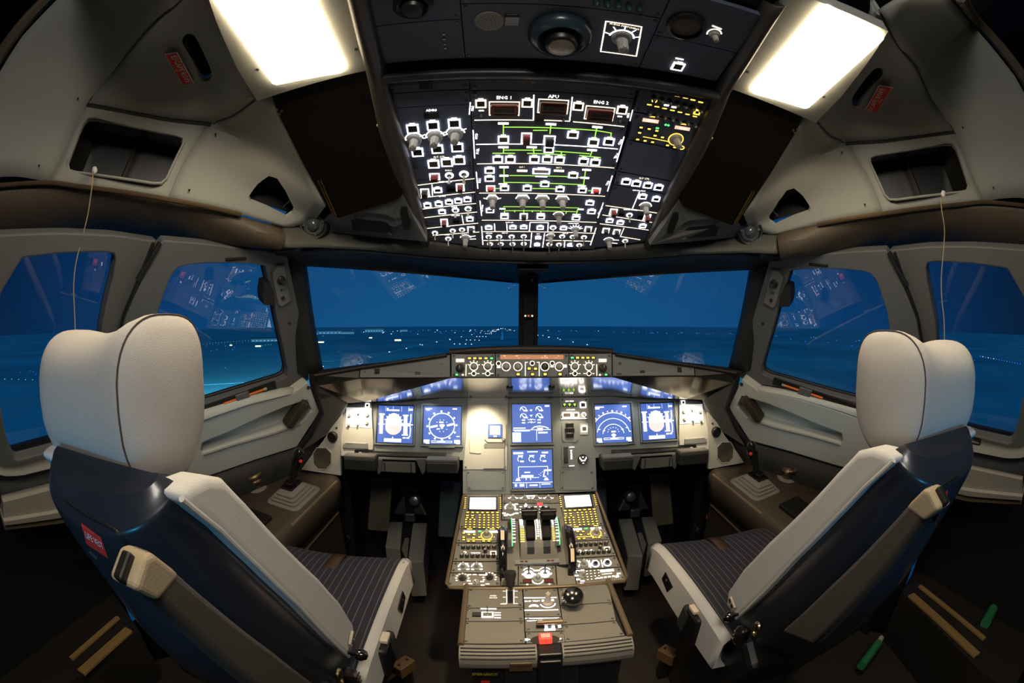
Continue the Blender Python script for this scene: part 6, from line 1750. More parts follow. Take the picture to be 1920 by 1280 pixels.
# throttle quadrant
tq = thing('throttle_quadrant', 'throttle quadrant with two black thrust levers between black trim wheels', 'throttle', FP.at(0, -.25, 0))
ca, cb = FP.ab(1005, 1005)
x0, x1 = FP.ab(972, 1000)[0], FP.ab(1041, 1000)[0]
bt, bb = FP.ab(1005, 975)[1], FP.ab(1008, 1060)[1]
mb = MB()
rows = []
for i in range(15):
    f = i / 14; b = bt + (bb - bt) * f
    h = .052 * sin(pi * min(1, f * 1.12 + .06)) ** .8 if f < .85 else .052 * sin(pi * min(1, .85 * 1.12 + .06)) ** .8 * (1 - (f - .85) / .15)
    rows.append([FP.at(x0, b, 0), FP.at(x0 + .004, b, h), FP.at(x1 - .004, b, h), FP.at(x1, b, 0)])
mb.grid(rows, PED); mb.prism([FP.at(x0 - .06, bt, -.012), FP.at(x1 + .06, bt, -.012), FP.at(x1 + .06, bb, -.012), FP.at(x0 - .06, bb, -.012)], FP.n, .012, PED); mb.build('quadrant_body', tq)
hump = lambda f: .052 * sin(pi * min(1, f * 1.12 + .06)) ** .8
def qf(v): # fraction along the quadrant for a picture row on the plane
    return (FP.ab(1006, v)[1] - bt) / (bb - bt)
# slots for the levers, scale, amber marks
mb = MB()
def strip(xa, xb, fa, fb, m, dh=.0008, n=8):
    rows = [[FP.at(x, bt + (bb - bt) * f, hump(f) + dh) for x in (xa, xb)] for f in [fa + (fb - fa) * i / n for i in range(n + 1)]]
    mb.grid(rows, m)
cx = (x0 + x1) / 2; W = x1 - x0
for sx_ in (-1, 1):
    strip(cx + sx_ * W * .21 - .012, cx + sx_ * W * .21 + .012, .08, .80, BLACK)
    for i in range(9): strip(cx + sx_ * W * .42 - .007, cx + sx_ * W * .42 + .007, .34 + .035 * i, .355 + .035 * i, LY if i > 1 else LWW, .001, 1)
    for i in range(6): strip(cx + sx_ * W * .43 - .006, cx + sx_ * W * .43 + .006, .12 + .035 * i, .14 + .035 * i, LW, .001, 1)
    strip(cx + sx_ * .004 - .0012 + sx_ * .004, cx + sx_ * .004 + .0012 + sx_ * .004, .15, .6, LWW, .001)
for i in range(11): strip(cx - .0035, cx + .0035, .14 + .04 * i, .158 + .04 * i, LW, .0012, 1)
mb.build('scale', tq)
for sx_ in (-1, 1):
    th_x = cx + sx_ * W * .21
    foot = FP.at(th_x, bt + (bb - bt) * .55, .0)
    head = FP.px(994 if sx_ < 0 else 1022.3, 964, .115); head.x = th_x + (-.004 if sx_ < 0 else .004)
    mb = MB(); rows = []
    base_f = .50
    for f, dz in ((.62, .0), (.40, .02), (.12, .055)):
        pass
    pts = [FP.at(th_x, bt + (bb - bt) * .60, .045), FP.at(th_x, bt + (bb - bt) * .38, .062), FP.at(th_x, bt + (bb - bt) * .12, .085), head]
    for p, q in zip(pts, pts[1:]):
        mb.box((p + q) / 2, .030, .024, (q - p).length + .01, mat('lever_black', (.006, .006, .006), .6, spec=.15), (1, 0, 0), FP.n, q - p, bev=.004)
    mb.build('thrust_lever', tq)
    mb = MB(); mb.box(head, .052, .034, .030, MATS['lever_black'], (1, 0, 0), FP.w, FP.n, bev=.008); mb.box(head + FP.n * .013 + FP.w * .006, .056, .012, .010, BLACK, (1, 0, 0), FP.w, FP.n, bev=.003); mb.build('lever_grip', tq)
    mb = MB(); mb.lathe(FP.at(th_x + sx_ * .002, bt + (bb - bt) * .13, .098), FP.n, [(.008, 0), (.008, .008), (.005, .010)], mat('blue_grey_cap', (.30, .36, .45), .3, .3), 14); mb.build('disconnect_button', tq, True)
    # trim wheel: a disc standing in the x plane
    u0, v0, v1_ = (948.8, 979, 1068) if sx_ < 0 else (1061, 977, 1064)
    p0, p1 = FP.px(u0 + (0 if sx_ < 0 else -4), v0, .02), FP.px(u0 + (0 if sx_ < 0 else 6), v1_, .02)
    xw = (abs(p0.x) + abs(p1.x)) / 2
    cw = (p0 + p1) / 2; R = (p0 - p1).length / 2
    c_ = V((sx_ * .110, cw.y, cw.z - .045)); R = R * 1.04
    mb = MB()
    prof = [(R - .02, -.013), (R - .004, -.013), (R, -.008), (R, .008), (R - .004, .013), (R - .02, .013)]
    mb.lathe(c_, (1, 0, 0), prof, GLOSSB, 48, (0, 0, 1)); mb.build('trim_wheel', tq, True)
    mb = MB(); aw = radians(20 if sx_ < 0 else 62); d_ = V((0, -sin(aw), cos(aw))); mb.box(c_ + d_ * (R + .0005), .012, .045, .002, mat('cream_mark', (.75, .62, .45), .5), (1, 0, 0), d_.cross(V((1, 0, 0))), d_, bev=.0008); mb.build('wheel_mark', tq)
    # green trim arc between wheel and levers
    mb = MB(); xs = sx_ * .078
    arc = [FP.at(xs, bt + (bb - bt) * f, .02 + hump(f) * .9) for f in [.18 + .055 * i for i in range(11)]]
    mb.tube(arc, .0016, LGB, 5)
    for i, p in enumerate(arc[1:-1]): mb.box(p + V((-sx_ * .006, 0, .001)), .010, .003, .001, LW, (1, 0, 0), FP.w, FP.n)
    rows = [[V((xs + q, p.y, p.z - .002 - abs(q) * .2)) for q in (-.014, .006)] for p in arc]; mb.grid(rows, BLACK)
    mb.build('trim_scale', tq)
mb = MB(); a, b = FP.ab(1007, 1055.5); FP.rect(mb, a - .072, b - .009, a + .072, b + .008, .012, PANEL)
for q in (-.05, -.036, .036, .05): FP.rect(mb, a + q - .005, b - .003, a + q + .005, b + .003, .001, mat('dark_red_lens', (.12, .02, .015), .3), .012)
mb.build('stop_plate', tq)
k = F_('engine_start_panel', 'pedestal plate with two white ringed engine switches behind the throttles', [(972.5, 1060), (1041, 1060), (1044, 1097.5), (972, 1097.5)])
for u, v in ((991.5, 1076.5), (1022, 1075.5)): k.tg(u, v, .011, LWB, 1.4, name='engine_switch'); k.ring(u, v, .0125, .0165, LWB); k.bar(u - 10, v, .009, .007, LW); k.bar(u + 10, v, .009, .007, LW); k.ring(u, v - 3, .018, .021, LW, .5, 2.6)
k.kn(1008, 1085, .0115, .022, ring=False); k.ring(1008, 1086, .0165, .0195, LW, pi + .2, 2 * pi - .2); k.bar(1006.5, 1069.5, .020, .006, LWW); k.bar(1008, 1077, .018, .005, LW)
k.well(988.5, 1090, .026, .014, mat('dark_red_lens')); k.well(1029, 1089, .026, .014, mat('dark_red_lens')); k.bar(988.5, 1095.5, .006, .005, LWW); k.bar(1030, 1095, .006, .005, LWW); k.done()
for s_, pts in ((0, [(941, 1060), (971.5, 1060), (971, 1097.5), (939, 1097.5)]), (1, [(1042, 1060), (1076, 1068), (1080.5, 1094.5), (1044.8, 1097.5)])):
    k = F_('blanking_plate', 'plain grey pedestal plate behind the %s trim wheel' % ('left' if not s_ else 'right'), pts, screws=False); k.done()
# speed brake, flaps, rear units
k = R_('speed_brake_panel', 'grey rear pedestal plate with slotted speed brake lever and tan ladder marks', [(878, 1103), (979.5, 1104), (981.5, 1137.5), (874, 1139)])
k.text('SPEED', 925, 1117, .008, LWW); k.text('BRAKE', 925, 1120.8, .008, LWW); k.well(956.8, 1119, .013, .062, BLACK, .002, 'lever_slot')
for u in (950, 963.5):
    k.line([(u, 1105), (u, 1132)], LWW, .002)
    for v in (1108, 1119.5, 1131.5): k.line([(u - (7 if u < 955 else -7), v), (u, v)], LWW, .002)
k.bar(943, 1103.8, .020, .004, LWW); k.bar(966, 1103.8, .014, .004, LWW); k.bar(944, 1132, .018, .003, LWW)
p = RP.px(957, 1105); mb = MB(); tp_ = FP.px(956.5, 1071, .055); d = (tp_ - p)
mb.tube([p, p + d * .3], .006, BLACK, 10); mb.tube([p + d * .25, p + d * .5, p + d * .85, tp_], [.012, .014, .021, .018], mat('lever_grey', (.016, .015, .014), .5), 14); mb.build('lever', k.root, True); k.done()
k = R_('cockpit_door_panel', 'grey rear pedestal plate with small toggle in a white lit frame', [(874, 1140), (981.5, 1138.5), (983, 1163), (870, 1164)])
k.well(894.3, 1152.8, .024, .016, mat('tinted_key')); k.pb(914, 1152.5, .034, .026, LW, PED, tab=False); k.tg(914, 1153, .006, LGD, 1.0); k.bar(916, 1141.3, .046, .005, LW)
for v in (1148.5, 1153, 1158): k.bar(933, v, .018, .0035, LW)
k.done()
k = R_('blanking_plate', 'plain grey rear pedestal plate, left rear corner', [(870, 1165), (983, 1164), (985, 1205), (867, 1206)]); k.done()
k = R_('rudder_trim_panel', 'grey rear pedestal plate with tall rudder trim knob and white lines, centre', [(980.5, 1104), (1045, 1103), (1053, 1155), (983.5, 1156)])
k.line([(983, 1120.6), (1043, 1120)], LW, .004); k.line([(984, 1144), (1046, 1143)], LW, .004); k.kn(1027, 1131, .0125, .040, ring=False, m=mat('knob_ivory', (.42, .38, .32), .45)); k.ring(1027, 1131, .020, .0235, LWB, pi + .15, 2 * pi - .1)
k.text('RUD TRIM', 998, 1127, .010, LW); k.ring(1001, 1138, .008, .0145, LW, .1, pi - .1); k.bar(1001, 1136, .018, .004, LW); k.bar(1018, 1126, .008, .010, LW); k.bar(1036, 1125, .008, .010, LW); k.done()
k = R_('parking_brake_panel', 'grey rear pedestal plate with a shiny parking brake bar over a white light', [(983.5, 1157), (1053, 1156), (1058, 1182), (984.5, 1184)])
k.line([(985, 1159), (1048, 1158)], LW, .003); k.text('PARKING BRK', 1003, 1163.5, .007, LW)
mb = MB(); c = RP.px(1031, 1166, .022); mb.box(c, .075, .012, .012, mat('tan_metal', (.45, .34, .22), .3, .8), bev=.003); mb.tube([c, c - RP.n * .022], .006, BLACK, 8); mb.build('brake_handle', k.root)
k.bar(1026, 1177, .012, .022, LWB); k.bar(1036.5, 1177, .012, .022, LWB); k.bar(1031, 1180, .03, .010, LWB); k.bar(1049, 1174, .008, .012, LW); k.well(1013, 1174, .020, .010, DARK); k.done()
k = R_('flap_lever_panel', 'grey rear pedestal plate with bulbous glossy black flap lever', [(1046, 1103), (1141, 1092), (1148, 1128), (1050.5, 1134)])
p = RP.px(1072, 1126); hd = RP.px(1073.5, 1115, .04); mb = MB(); mb.tube([p, hd], .007, BLACK, 8)
mb.lathe(hd - RP.n * .012, (hd - p).normalized() + V((0, -.5, .3)), [(.006, -.018), (.020, -.010), (.029, .002), (.033, .018), (.028, .034), (.014, .040)], GLOSSB, 24); mb.build('lever', k.root, True); k.bar(1062, 1122, .004, .05, BLACK); k.bar(1093, 1111, .016, .002, LGD); k.done()
k = R_('blanking_plate', 'plain grey rear pedestal plate behind the flap lever', [(1050.7, 1135), (1148.3, 1129), (1155.5, 1162.5), (1055, 1171)]); k.done()
k = R_('blanking_plate', 'plain grey rear pedestal plate, right rear corner', [(1055.2, 1172), (1155.8, 1163.5), (1172, 1191), (1059, 1203)]); k.done()
k = R_('handset_cradle', 'rear pedestal plate with red guarded button on a black oval', [(985.5, 1185), (1058, 1183), (1060, 1203.5), (986.5, 1206)])
a, b = RP.ab(1022, 1199.5); mb = MB(); mb.poly([RP.at(a + .039 * cos(2 * pi * i / 24), b + .021 * sin(2 * pi * i / 24), .0012) for i in range(24)], mat('oval_brown', (.035, .025, .02), .45)); mb.build('oval_plate', k.root)
mb = MB(); c = RP.at(a, b - .006, .012); mb.box(c, .034, .030, .022, mat('red_glow', (.6, .04, .03), .4, emit=(1, .10, .05), power=.8), bev=.003)
for dy in (-.006, 0, .006): mb.box(c + V((0, dy, .0115)), .024, .0025, .0006, PINK)
mb.build('red_button', k.root, label='red lit button'); k.text('8:8', 996, 1200, .014, LW); k.text('8:8', 1047.5, 1198.5, .014, LW); k.bar(985.8 + 1.5, 1199, .008, .010, LWB); k.done()
from mathutils.bvhtree import BVHTree
# ================================================================ pilots' seats
FAB = mat('fabric_grey', (0.46, 0.45, 0.44), .95, bump=.6, bscale=900, var=.08)
SIDEF = mat('side_fabric', (0.55, 0.55, 0.54), .9, bump=.4, bscale=700, var=.06)
SHELL = mat('shell_navy', (0.016, 0.020, 0.030), .32, coat=.25)
ARMM = mat('armrest_leather', (.055, .048, .042), .5, bump=.35, bscale=300)
STRAP = mat('strap_brown', (.075, .042, .022), .4)
# navy cloth with thin pale stripes running along the seat
PIN = bpy.data.materials.new('pinstripe_cloth'); PIN.use_nodes = True
_n = PIN.node_tree; _b = _n.nodes['Principled BSDF']; _b.inputs['Roughness'].default_value = .95
_t = _n.nodes.new('ShaderNodeTexCoord'); _s = _n.nodes.new('ShaderNodeSeparateXYZ'); _m = _n.nodes.new('ShaderNodeMath'); _m.operation = 'MULTIPLY'; _m.inputs[1].default_value = 44.0
_f = _n.nodes.new('ShaderNodeMath'); _f.operation = 'FRACT'; _g = _n.nodes.new('ShaderNodeMath'); _g.operation = 'LESS_THAN'; _g.inputs[1].default_value = .10
_c = _n.nodes.new('ShaderNodeMixRGB'); _c.inputs[1].default_value = (.026, .027, .040, 1); _c.inputs[2].default_value = (.15, .15, .17, 1)
_n.links.new(_t.outputs['Object'], _s.inputs[0]); _n.links.new(_s.outputs['X'], _m.inputs[0]); _n.links.new(_m.outputs[0], _f.inputs[0]); _n.links.new(_f.outputs[0], _g.inputs[0]); _n.links.new(_g.outputs[0], _c.inputs[0]); _n.links.new(_c.outputs[0], _b.inputs['Base Color'])
_z = _n.nodes.new('ShaderNodeTexNoise'); _z.inputs['Scale'].default_value = 500; _p = _n.nodes.new('ShaderNodeBump'); _p.inputs['Strength'].default_value = .3; _p.inputs['Distance'].default_value = .002
_n.links.new(_z.outputs['Fac'], _p.inputs['Height']); _n.links.new(_p.outputs[0], _b.inputs['Normal'])

XI = -.43                                     # inner side plane of the left seat
def prof(px, x=XI): return [hit(u, v, (x, 0, 0), (1, 0, 0)) for u, v in px]
BOLP = [(p.y, p.z) for p in prof([(338, 934), (362, 906), (393, 893), (425, 897), (470, 945), (530, 1012), (600, 1082), (640, 1128), (664, 1168), (668, 1200), (652, 1230), (615, 1196), (555, 1132), (480, 1060), (410, 992), (360, 952)])]
ARMP = [(p.y, p.z) for p in prof([(263, 1108), (283, 1048), (298, 1040), (334, 1068), (420, 1143), (520, 1222), (610, 1292), (560, 1345), (470, 1275), (380, 1198), (303, 1125)], -.385)]
def seat(s, xc, hx, dy, dz):
    ins = -s
    W = lambda lx, y, z: V((xc + ins * lx, y + dy, z + dz))
    side_w = 'left' if s < 0 else 'right'
    th = thing('pilot_seat', 'dark %s pilot seat with grey headrest cover and pinstripe cushion' % side_w, 'seat', (xc, .8, 0), 'pilot seats')
    # headrest: rounded pad, saddle shaped on top, with seam lines
    n = 44; rows = []
    hc = W(hx, .427, 1.209)
    HX = [(.134, .02, .0), (.133, .30, .0), (.129, .58, .0), (.121, .82, .0), (.113, .945, .0), (.106, 1.0, .0), (.096, 1.015, .0), (.075, 1.005, -.3), (.045, .985, -.7), (.01, .97, -1.0), (-.03, .96, -1.1), (-.07, .965, -1.0), (-.095, .975, -.8), (-.110, .965, -.6), (-.121, .90, .0), (-.129, .72, .0), (-.134, .40, .0), (-.135, .02, .0)]
    for lx, sc, sd in HX:
        row = []
        for j in range(n):
            w = 2 * pi * j / n
            cy, cz = cos(w), sin(w)
            y = .088 * abs(cy) ** .72 * (1 if cy > 0 else -1) * sc
            z = .105 * abs(cz) ** .62 * (1 if cz > 0 else -1) * sc
            # lower half drawn in towards the neck, top leaning forward
            if z < 0: y = y * (1 - .28 * (z / .099) ** 2) + .006 * (z / .099)
            else: y += .012 * (z / .099) ** 2
            if z > 0: z += .012 * sd * (z / .099)
            row.append(hc + V((ins * lx * (1 - .10 * max(0, -z / .099) ** 2), y, z + (.004 if lx > .05 and z > 0 else 0))))
        rows.append(row)
    mb = MB(); mb.grid(rows, FAB, True); mb.poly(rows[0], FAB); mb.poly(rows[-1][::-1], FAB)
    hr = mb.build('headrest', th, True)
    mb = MB()
    mb.tube([p + (p - hc).normalized() * .0008 for p in rows[5]], .0013, mat('seam_dark', (.06, .05, .045), .8), 6, closed=True); mb.build('seam', hr)
    # backrest cushion: grey side bolsters and striped middle
    mb = MB()
    k = len(BOLP)
    P0 = [W(.215, y, z) for y, z in BOLP]; P1 = [W(.165, y + .004, z) for y, z in BOLP]
    m_ = MB(); m_.prism(P0, V((-ins, 0, 0)), .055, SIDEF); o = m_.build('side_bolster', th, True); q = o.modifiers.new('bev', 'BEVEL'); q.width = .014; q.segments = 4; q.limit_method = 'ANGLE'; q.angle_limit = radians(60)
    m_ = MB(); m_.prism([W(-.058, y, z) for y, z in BOLP], V((-ins, 0, 0)), .055, SIDEF); o = m_.build('side_bolster', th, True); q = o.modifiers.new('bev', 'BEVEL'); q.width = .014; q.segments = 4; q.limit_method = 'ANGLE'; q.angle_limit = radians(60)
    cy_ = sum(p[0] for p in BOLP) / k; cz_ = sum(p[1] for p in BOLP) / k
    m_ = MB(); m_.prism([W(.16, cy_ + (y - cy_) * .99 - .008, cz_ + (z - cz_) * .99 - .004) for y, z in BOLP], V((-ins, 0, 0)), .218, PIN); m_.build('back_cushion', th, True)
    # piping along the bolster rear edge
    m_ = MB(); m_.tube([W(.217, y, z) for y, z in BOLP[10:] + BOLP[:1]], .004, SIDEF, 8); m_.build('piping', th, True)
    # hard shell behind
    T, B = V((0, .345, 1.140)), V((0, .715, .600))
    ax = (B - T).normalized(); nb = V((0, ax.z, -ax.y)).normalized()
    mb = MB(); rows = []
    ST = [(-.02, .84, .45, .058), (.0, .94, .8, .058), (.03, .98, .95, .058), (.2, 1.02, 1.2, .055), (.45, 1.10, 1.65, .045), (.75, 1.22, 1.9, .030), (.95, 1.30, 1.7, .018), (1.08, 1.30, 1.1, .012)]
    U = [(.138, 0.010), (.140, -.004), (.137, -.020), (.128, -.040), (.108, -.062), (.078, -.080), (.042, -.090), (0, -.093)]
    U = U + [(-a, b) for a, b in U[-2::-1]]
    L_ = (B - T).length
    for f, ws, ds, cx in ST:
        rows.append([W(a * ws + cx, (T + ax * L_ * f + nb * (-b * ds)).y, (T + ax * L_ * f + nb * (-b * ds)).z) for a, b in U])
    sm = [smooth([r[c] for r in rows], 29) for c in range(len(U))]
    rr2 = [resample(smooth([sm[c][i] for c in range(len(U))], 60), 33) for i in range(29)]
    mb.grid(rr2, SHELL); mb.poly(rr2[0], SHELL); mb.poly(rr2[-1][::-1], SHELL); mb.build('seat_shell', th, True)
    tree = BVHTree.FromPolygons(mb.v, mb.f)
    def back(u, v, out=.002):
        d = ray(u, v); h_ = tree.ray_cast(CAMP, d)
        p = h_[0] if h_[0] is not None else CAMP + d * .62
        return p - d * out
    def ipol(px, n=16):
        q = smooth([V((u, v, 0)) for u, v in px], n)
        return [back(p.x, p.y, .001) for p in q]
    if s < 0: PE, LB, PS = [(124, 938), (164, 967), (208, 989), (233, 1011), (248, 1044), (262, 1085)], [(152, 980), (189, 1007), (203, 1047), (162, 1020)], [(168, 1034), (182, 1048), (183, 1066)]
    else: PE, LB, PS = [(1795, 892), (1767, 909), (1732, 933), (1722, 960), (1716, 990)], [(1749, 945), (1777, 918), (1776, 941), (1748, 967)], [(1762, 957), (1751, 976), (1754, 994)]
    mb = MB(); mb.tube(ipol(PE), .0022, BLACK, 6); mb.build('pocket_edge', th)
    def lbl(f, g, out):
        c_ = [V((u, v, 0)) for u, v in LB]
        p = c_[0].lerp(c_[1], f).lerp(c_[3].lerp(c_[2], f), g)
        return back(p.x, p.y, out)
    mb = MB(); mb.grid([[lbl(i / 10, j / 6, .0012) for i in range(11)] for j in range(7)], REDL)
    tv, tf = textmesh('LIFE VEST')
    xs_ = [p.x for p in tv]; w_t = max(xs_) - min(xs_)
    mb.add([lbl(.5 + p.x / w_t * .84, .5 - p.y / .95 * .42, .0022) for p in tv], tf, WHITE)
    mb.build('vest_placard', th, label='red placard reading LIFE VEST')
    mb = MB(); q = [back(u, v, .001) for u, v in PS]; mb.poly(q, BLACK); mb.tube([q[0], q[1]], .002, BLACK, 6); mb.build('pull_slot', th)
    # neck bracket below the headrest
    mb = MB(); mb.box(W(hx, .40, 1.135), .15, .07, .035, BLACK, bev=.01); mb.box(W(hx + .06, .385, 1.128), .05, .05, .03, mat('bracket_navy', (.012, .018, .035), .3), bev=.008)
    mb.build('neck_bracket', th)
    # folded armrest along the shell
    mb = MB(); mb.prism([W(.255, y, z) for y, z in ARMP], V((-ins, 0, 0)), .034, ARMM); o = mb.build('armrest', th, True); q = o.modifiers.new('bev', 'BEVEL'); q.width = .008; q.segments = 3; q.limit_method = 'ANGLE'; q.angle_limit = radians(50)
    mb = MB(); cap = [ARMP[0], ARMP[1], ARMP[2], ARMP[3], (ARMP[3][0] * .86 + ARMP[4][0] * .14, ARMP[3][1] * .86 + ARMP[4][1] * .14), (ARMP[10][0] * .95 + ARMP[9][0] * .05, ARMP[10][1] * .95 + ARMP[9][1] * .05)]
    cyy = sum(p[0] for p in cap) / 6; czz = sum(p[1] for p in cap) / 6
    mb.prism([W(.257, cyy + (y - cyy) * 1.02 - .002, czz + (z - czz) * 1.02 + .001) for y, z in cap], V((-ins, 0, 0)), .038, mat('arm_cap', (.33, .27, .18), .55, bump=.3)); o = mb.build('armrest_cap', th); q = o.modifiers.new('bev', 'BEVEL'); q.width = .010; q.segments = 3
    mb = MB(); p = W(.238, (ARMP[0][0] * .6 + ARMP[1][0] * .4), (ARMP[0][1] * .5 + ARMP[1][1] * .5)); ay = V((0, ARMP[1][0] - ARMP[0][0], ARMP[1][1] - ARMP[0][1])).normalized()
    pn = V((0, -ay.z, ay.y)); mb.box(p + pn * .002, .012, .028, .012, BLACK, (1, 0, 0), ay, pn, bev=.003); mb.build('armrest_lever', th)
    # seat cushion: grey side skirts, striped top with hollow, strap
    n1, n2 = 13, 12
    y0, y1 = .66, 1.265
    rows = []
    for i in range(n1):
        f = i / (n1 - 1); y = y0 + (y1 - y0) * f
        zt = .572 + .012 * sin(pi * f) + (.012 * f) - (.014 * max(0, (f - .86) / .14) ** 2)
        row = []
        for j in range(n2):
            g = j / (n2 - 1); lx = .232 - (.372 + .112 * min(1, f * 2.2)) * g
            zz = zt - .022 * sin(pi * g) ** 2 * (1 - f * .6) + (.014 if j in (0, n2 - 1) else .0) * (1 - f)
            row.append(W(lx, y, zz))
        rows.append(row)
    mb = MB(); mb.grid(rows, PIN)
    fr = rows[-1]; low = [p + V((0, -.012, -.075)) for p in fr]; mb.grid([fr, [p + V((0, .010, -.02)) for p in fr], low], PIN); mb.build('seat_cushion', th, True)
    for g in (0, n2 - 1):
        col = [rows[i][g] for i in range(n1)]
        sgn = ins if g == 0 else -ins
        o1 = [p + V((sgn * .010, 0, -.010)) for p in col]
        o2 = [p + V((sgn * .014, .01, -.10 - .02 * sin(pi * i / (n1 - 1)))) for i, p in enumerate(col)]
        inn = [p + V((-sgn * .012, 0, .004)) for p in col]
        e = [p + V((0, .012, 0)) for p in (o1[-1], o2[-1])]
        mb = MB(); mb.loft([inn, col, o1, o2, [p + V((-sgn * .06, 0, -.004)) for p in o2]], SIDEF, 20); mb.add([col[-1], o1[-1], o2[-1], o2[-1] + V((-sgn * .05, 0, .0)), col[-1] + V((-sgn * .05, 0, -.01))], [(0, 1, 2, 3, 4)], SIDEF); mb.build('cushion_skirt', th, True, solid=.004)
        if g == 0:
            mb = MB(); c = col[int(n1 * .62)] + V((sgn * .0145, 0, -.065)); mb.prism([c + V((0, -.045, .012)), c + V((0, -.01, -.03)), c + V((0, .05, -.012)), c + V((0, .03, .025))], V((sgn, 0, 0)), .003, BLACK); mb.lathe(c + V((sgn * .003, .01, .004)), V((sgn, 0, 0)), [(.006, 0), (.004, .003)], mat('brass'), 8); mb.build('skirt_opening', th)
    mb = MB(); sc_ = [W(.012, 1.262, .545), W(.012, 1.24, .573), W(.012, 1.20, .578), W(.010, 1.15, .575), W(.008, 1.135, .562)]
    r_ = [[p + V((-.022, 0, .003)) for p in sc_], [p + V((.022, 0, .003)) for p in sc_]]; mb.grid(r_, STRAP); mb.build('crotch_strap', th, True, solid=.003)
    # seat pan and pedestal leg
    mb = MB(); mb.box(W(0, .95, .42), .40, .52, .06, BLACK, bev=.01); mb.box(W(0, .70, .42), .42, .10, .40, BLACK, (1, 0, 0), (0, .84, .54), (0, -.54, .84), bev=.02); mb.box(W(0, .93, .21), .30, .36, .40, mat('seat_base', (.016, .015, .014), .5), bev=.02); mb.build('seat_base', th)
    # harness: buckle pouch, adjuster levers and knobs at the backrest foot
    mb = MB(); c = W(.245, .835, .515); mb.box(c, .030, .085, .10, BLACK, bev=.010); mb.box(c + V((ins * .002, .05, -.005)), .03, .05, .09, mat('webbing', (.018, .022, .026), .8, bump=.5, bscale=900), (1, 0, 0), (0, .9, .3), (0, -.3, .9), bev=.008); mb.build('belt_pouch', th)
    mb = MB(); mb.box(c + V((0, .008, .058)), .032, .040, .012, mat('buckle_tan', (.7, .6, .48), .4), bev=.003); mb.build('buckle', th)
    bl = W(.224, .640, .700); 
    pB = prof([(645, 1222), (655, 1196), (604, 1262), (632, 1262)], XI)
    q = [W(.0 + .228, p.y, p.z) for p in pB]
    mb = MB(); mb.lathe(q[0], V((ins, 0, 0)), [(.004, -.004), (.006, .010), (.013, .014), (.015, .024), (.010, .034), (.003, .037)], GLOSSB, 16); mb.build('recline_knob', th, True)
    mb = MB(); d_ = (V((0, BOLP[8][0] - BOLP[10][0], BOLP[8][1] - BOLP[10][1]))).normalized(); e_ = V((0, -d_.z, d_.y))
    mb.box(q[1] - V((ins * .008, 0, 0)), .034, .012, .006, mat('switch_frame', (.55, .48, .38), .4), d_, e_, V((ins, 0, 0)))
    for t in (-.008, .008): mb.box(q[1] - V((ins * .006, 0, 0)) + d_ * t, .011, .008, .006, BLACK, d_, e_, V((ins, 0, 0)))
    mb.build('seat_switch', th)
    mb = MB(); c = q[2]
    mb.tube([c + V((ins * .02, .010 * cos(w), .016 * sin(w))) for w in [2 * pi * i / 14 for i in range(14)]], .0045, mat('brass_ring', (.5, .38, .2), .25, 1.0), 8, closed=True); mb.build('harness_ring', th, True)
    mb = MB(); c = q[3]
    mb.box(c + V((ins * .012, 0, -.01)), .03, .035, .05, GLOSSB, bev=.010)
    for i in range(3): mb.box(c + V((ins * .028, .006, .0 - .012 * i)), .002, .018, .004, mat('brass_ring'))
    mb.build('adjuster', th)
    return th
seat(-1, -.645, .012, 0.0, 0.0)
seat(1, .645, .025, .085, -.02)
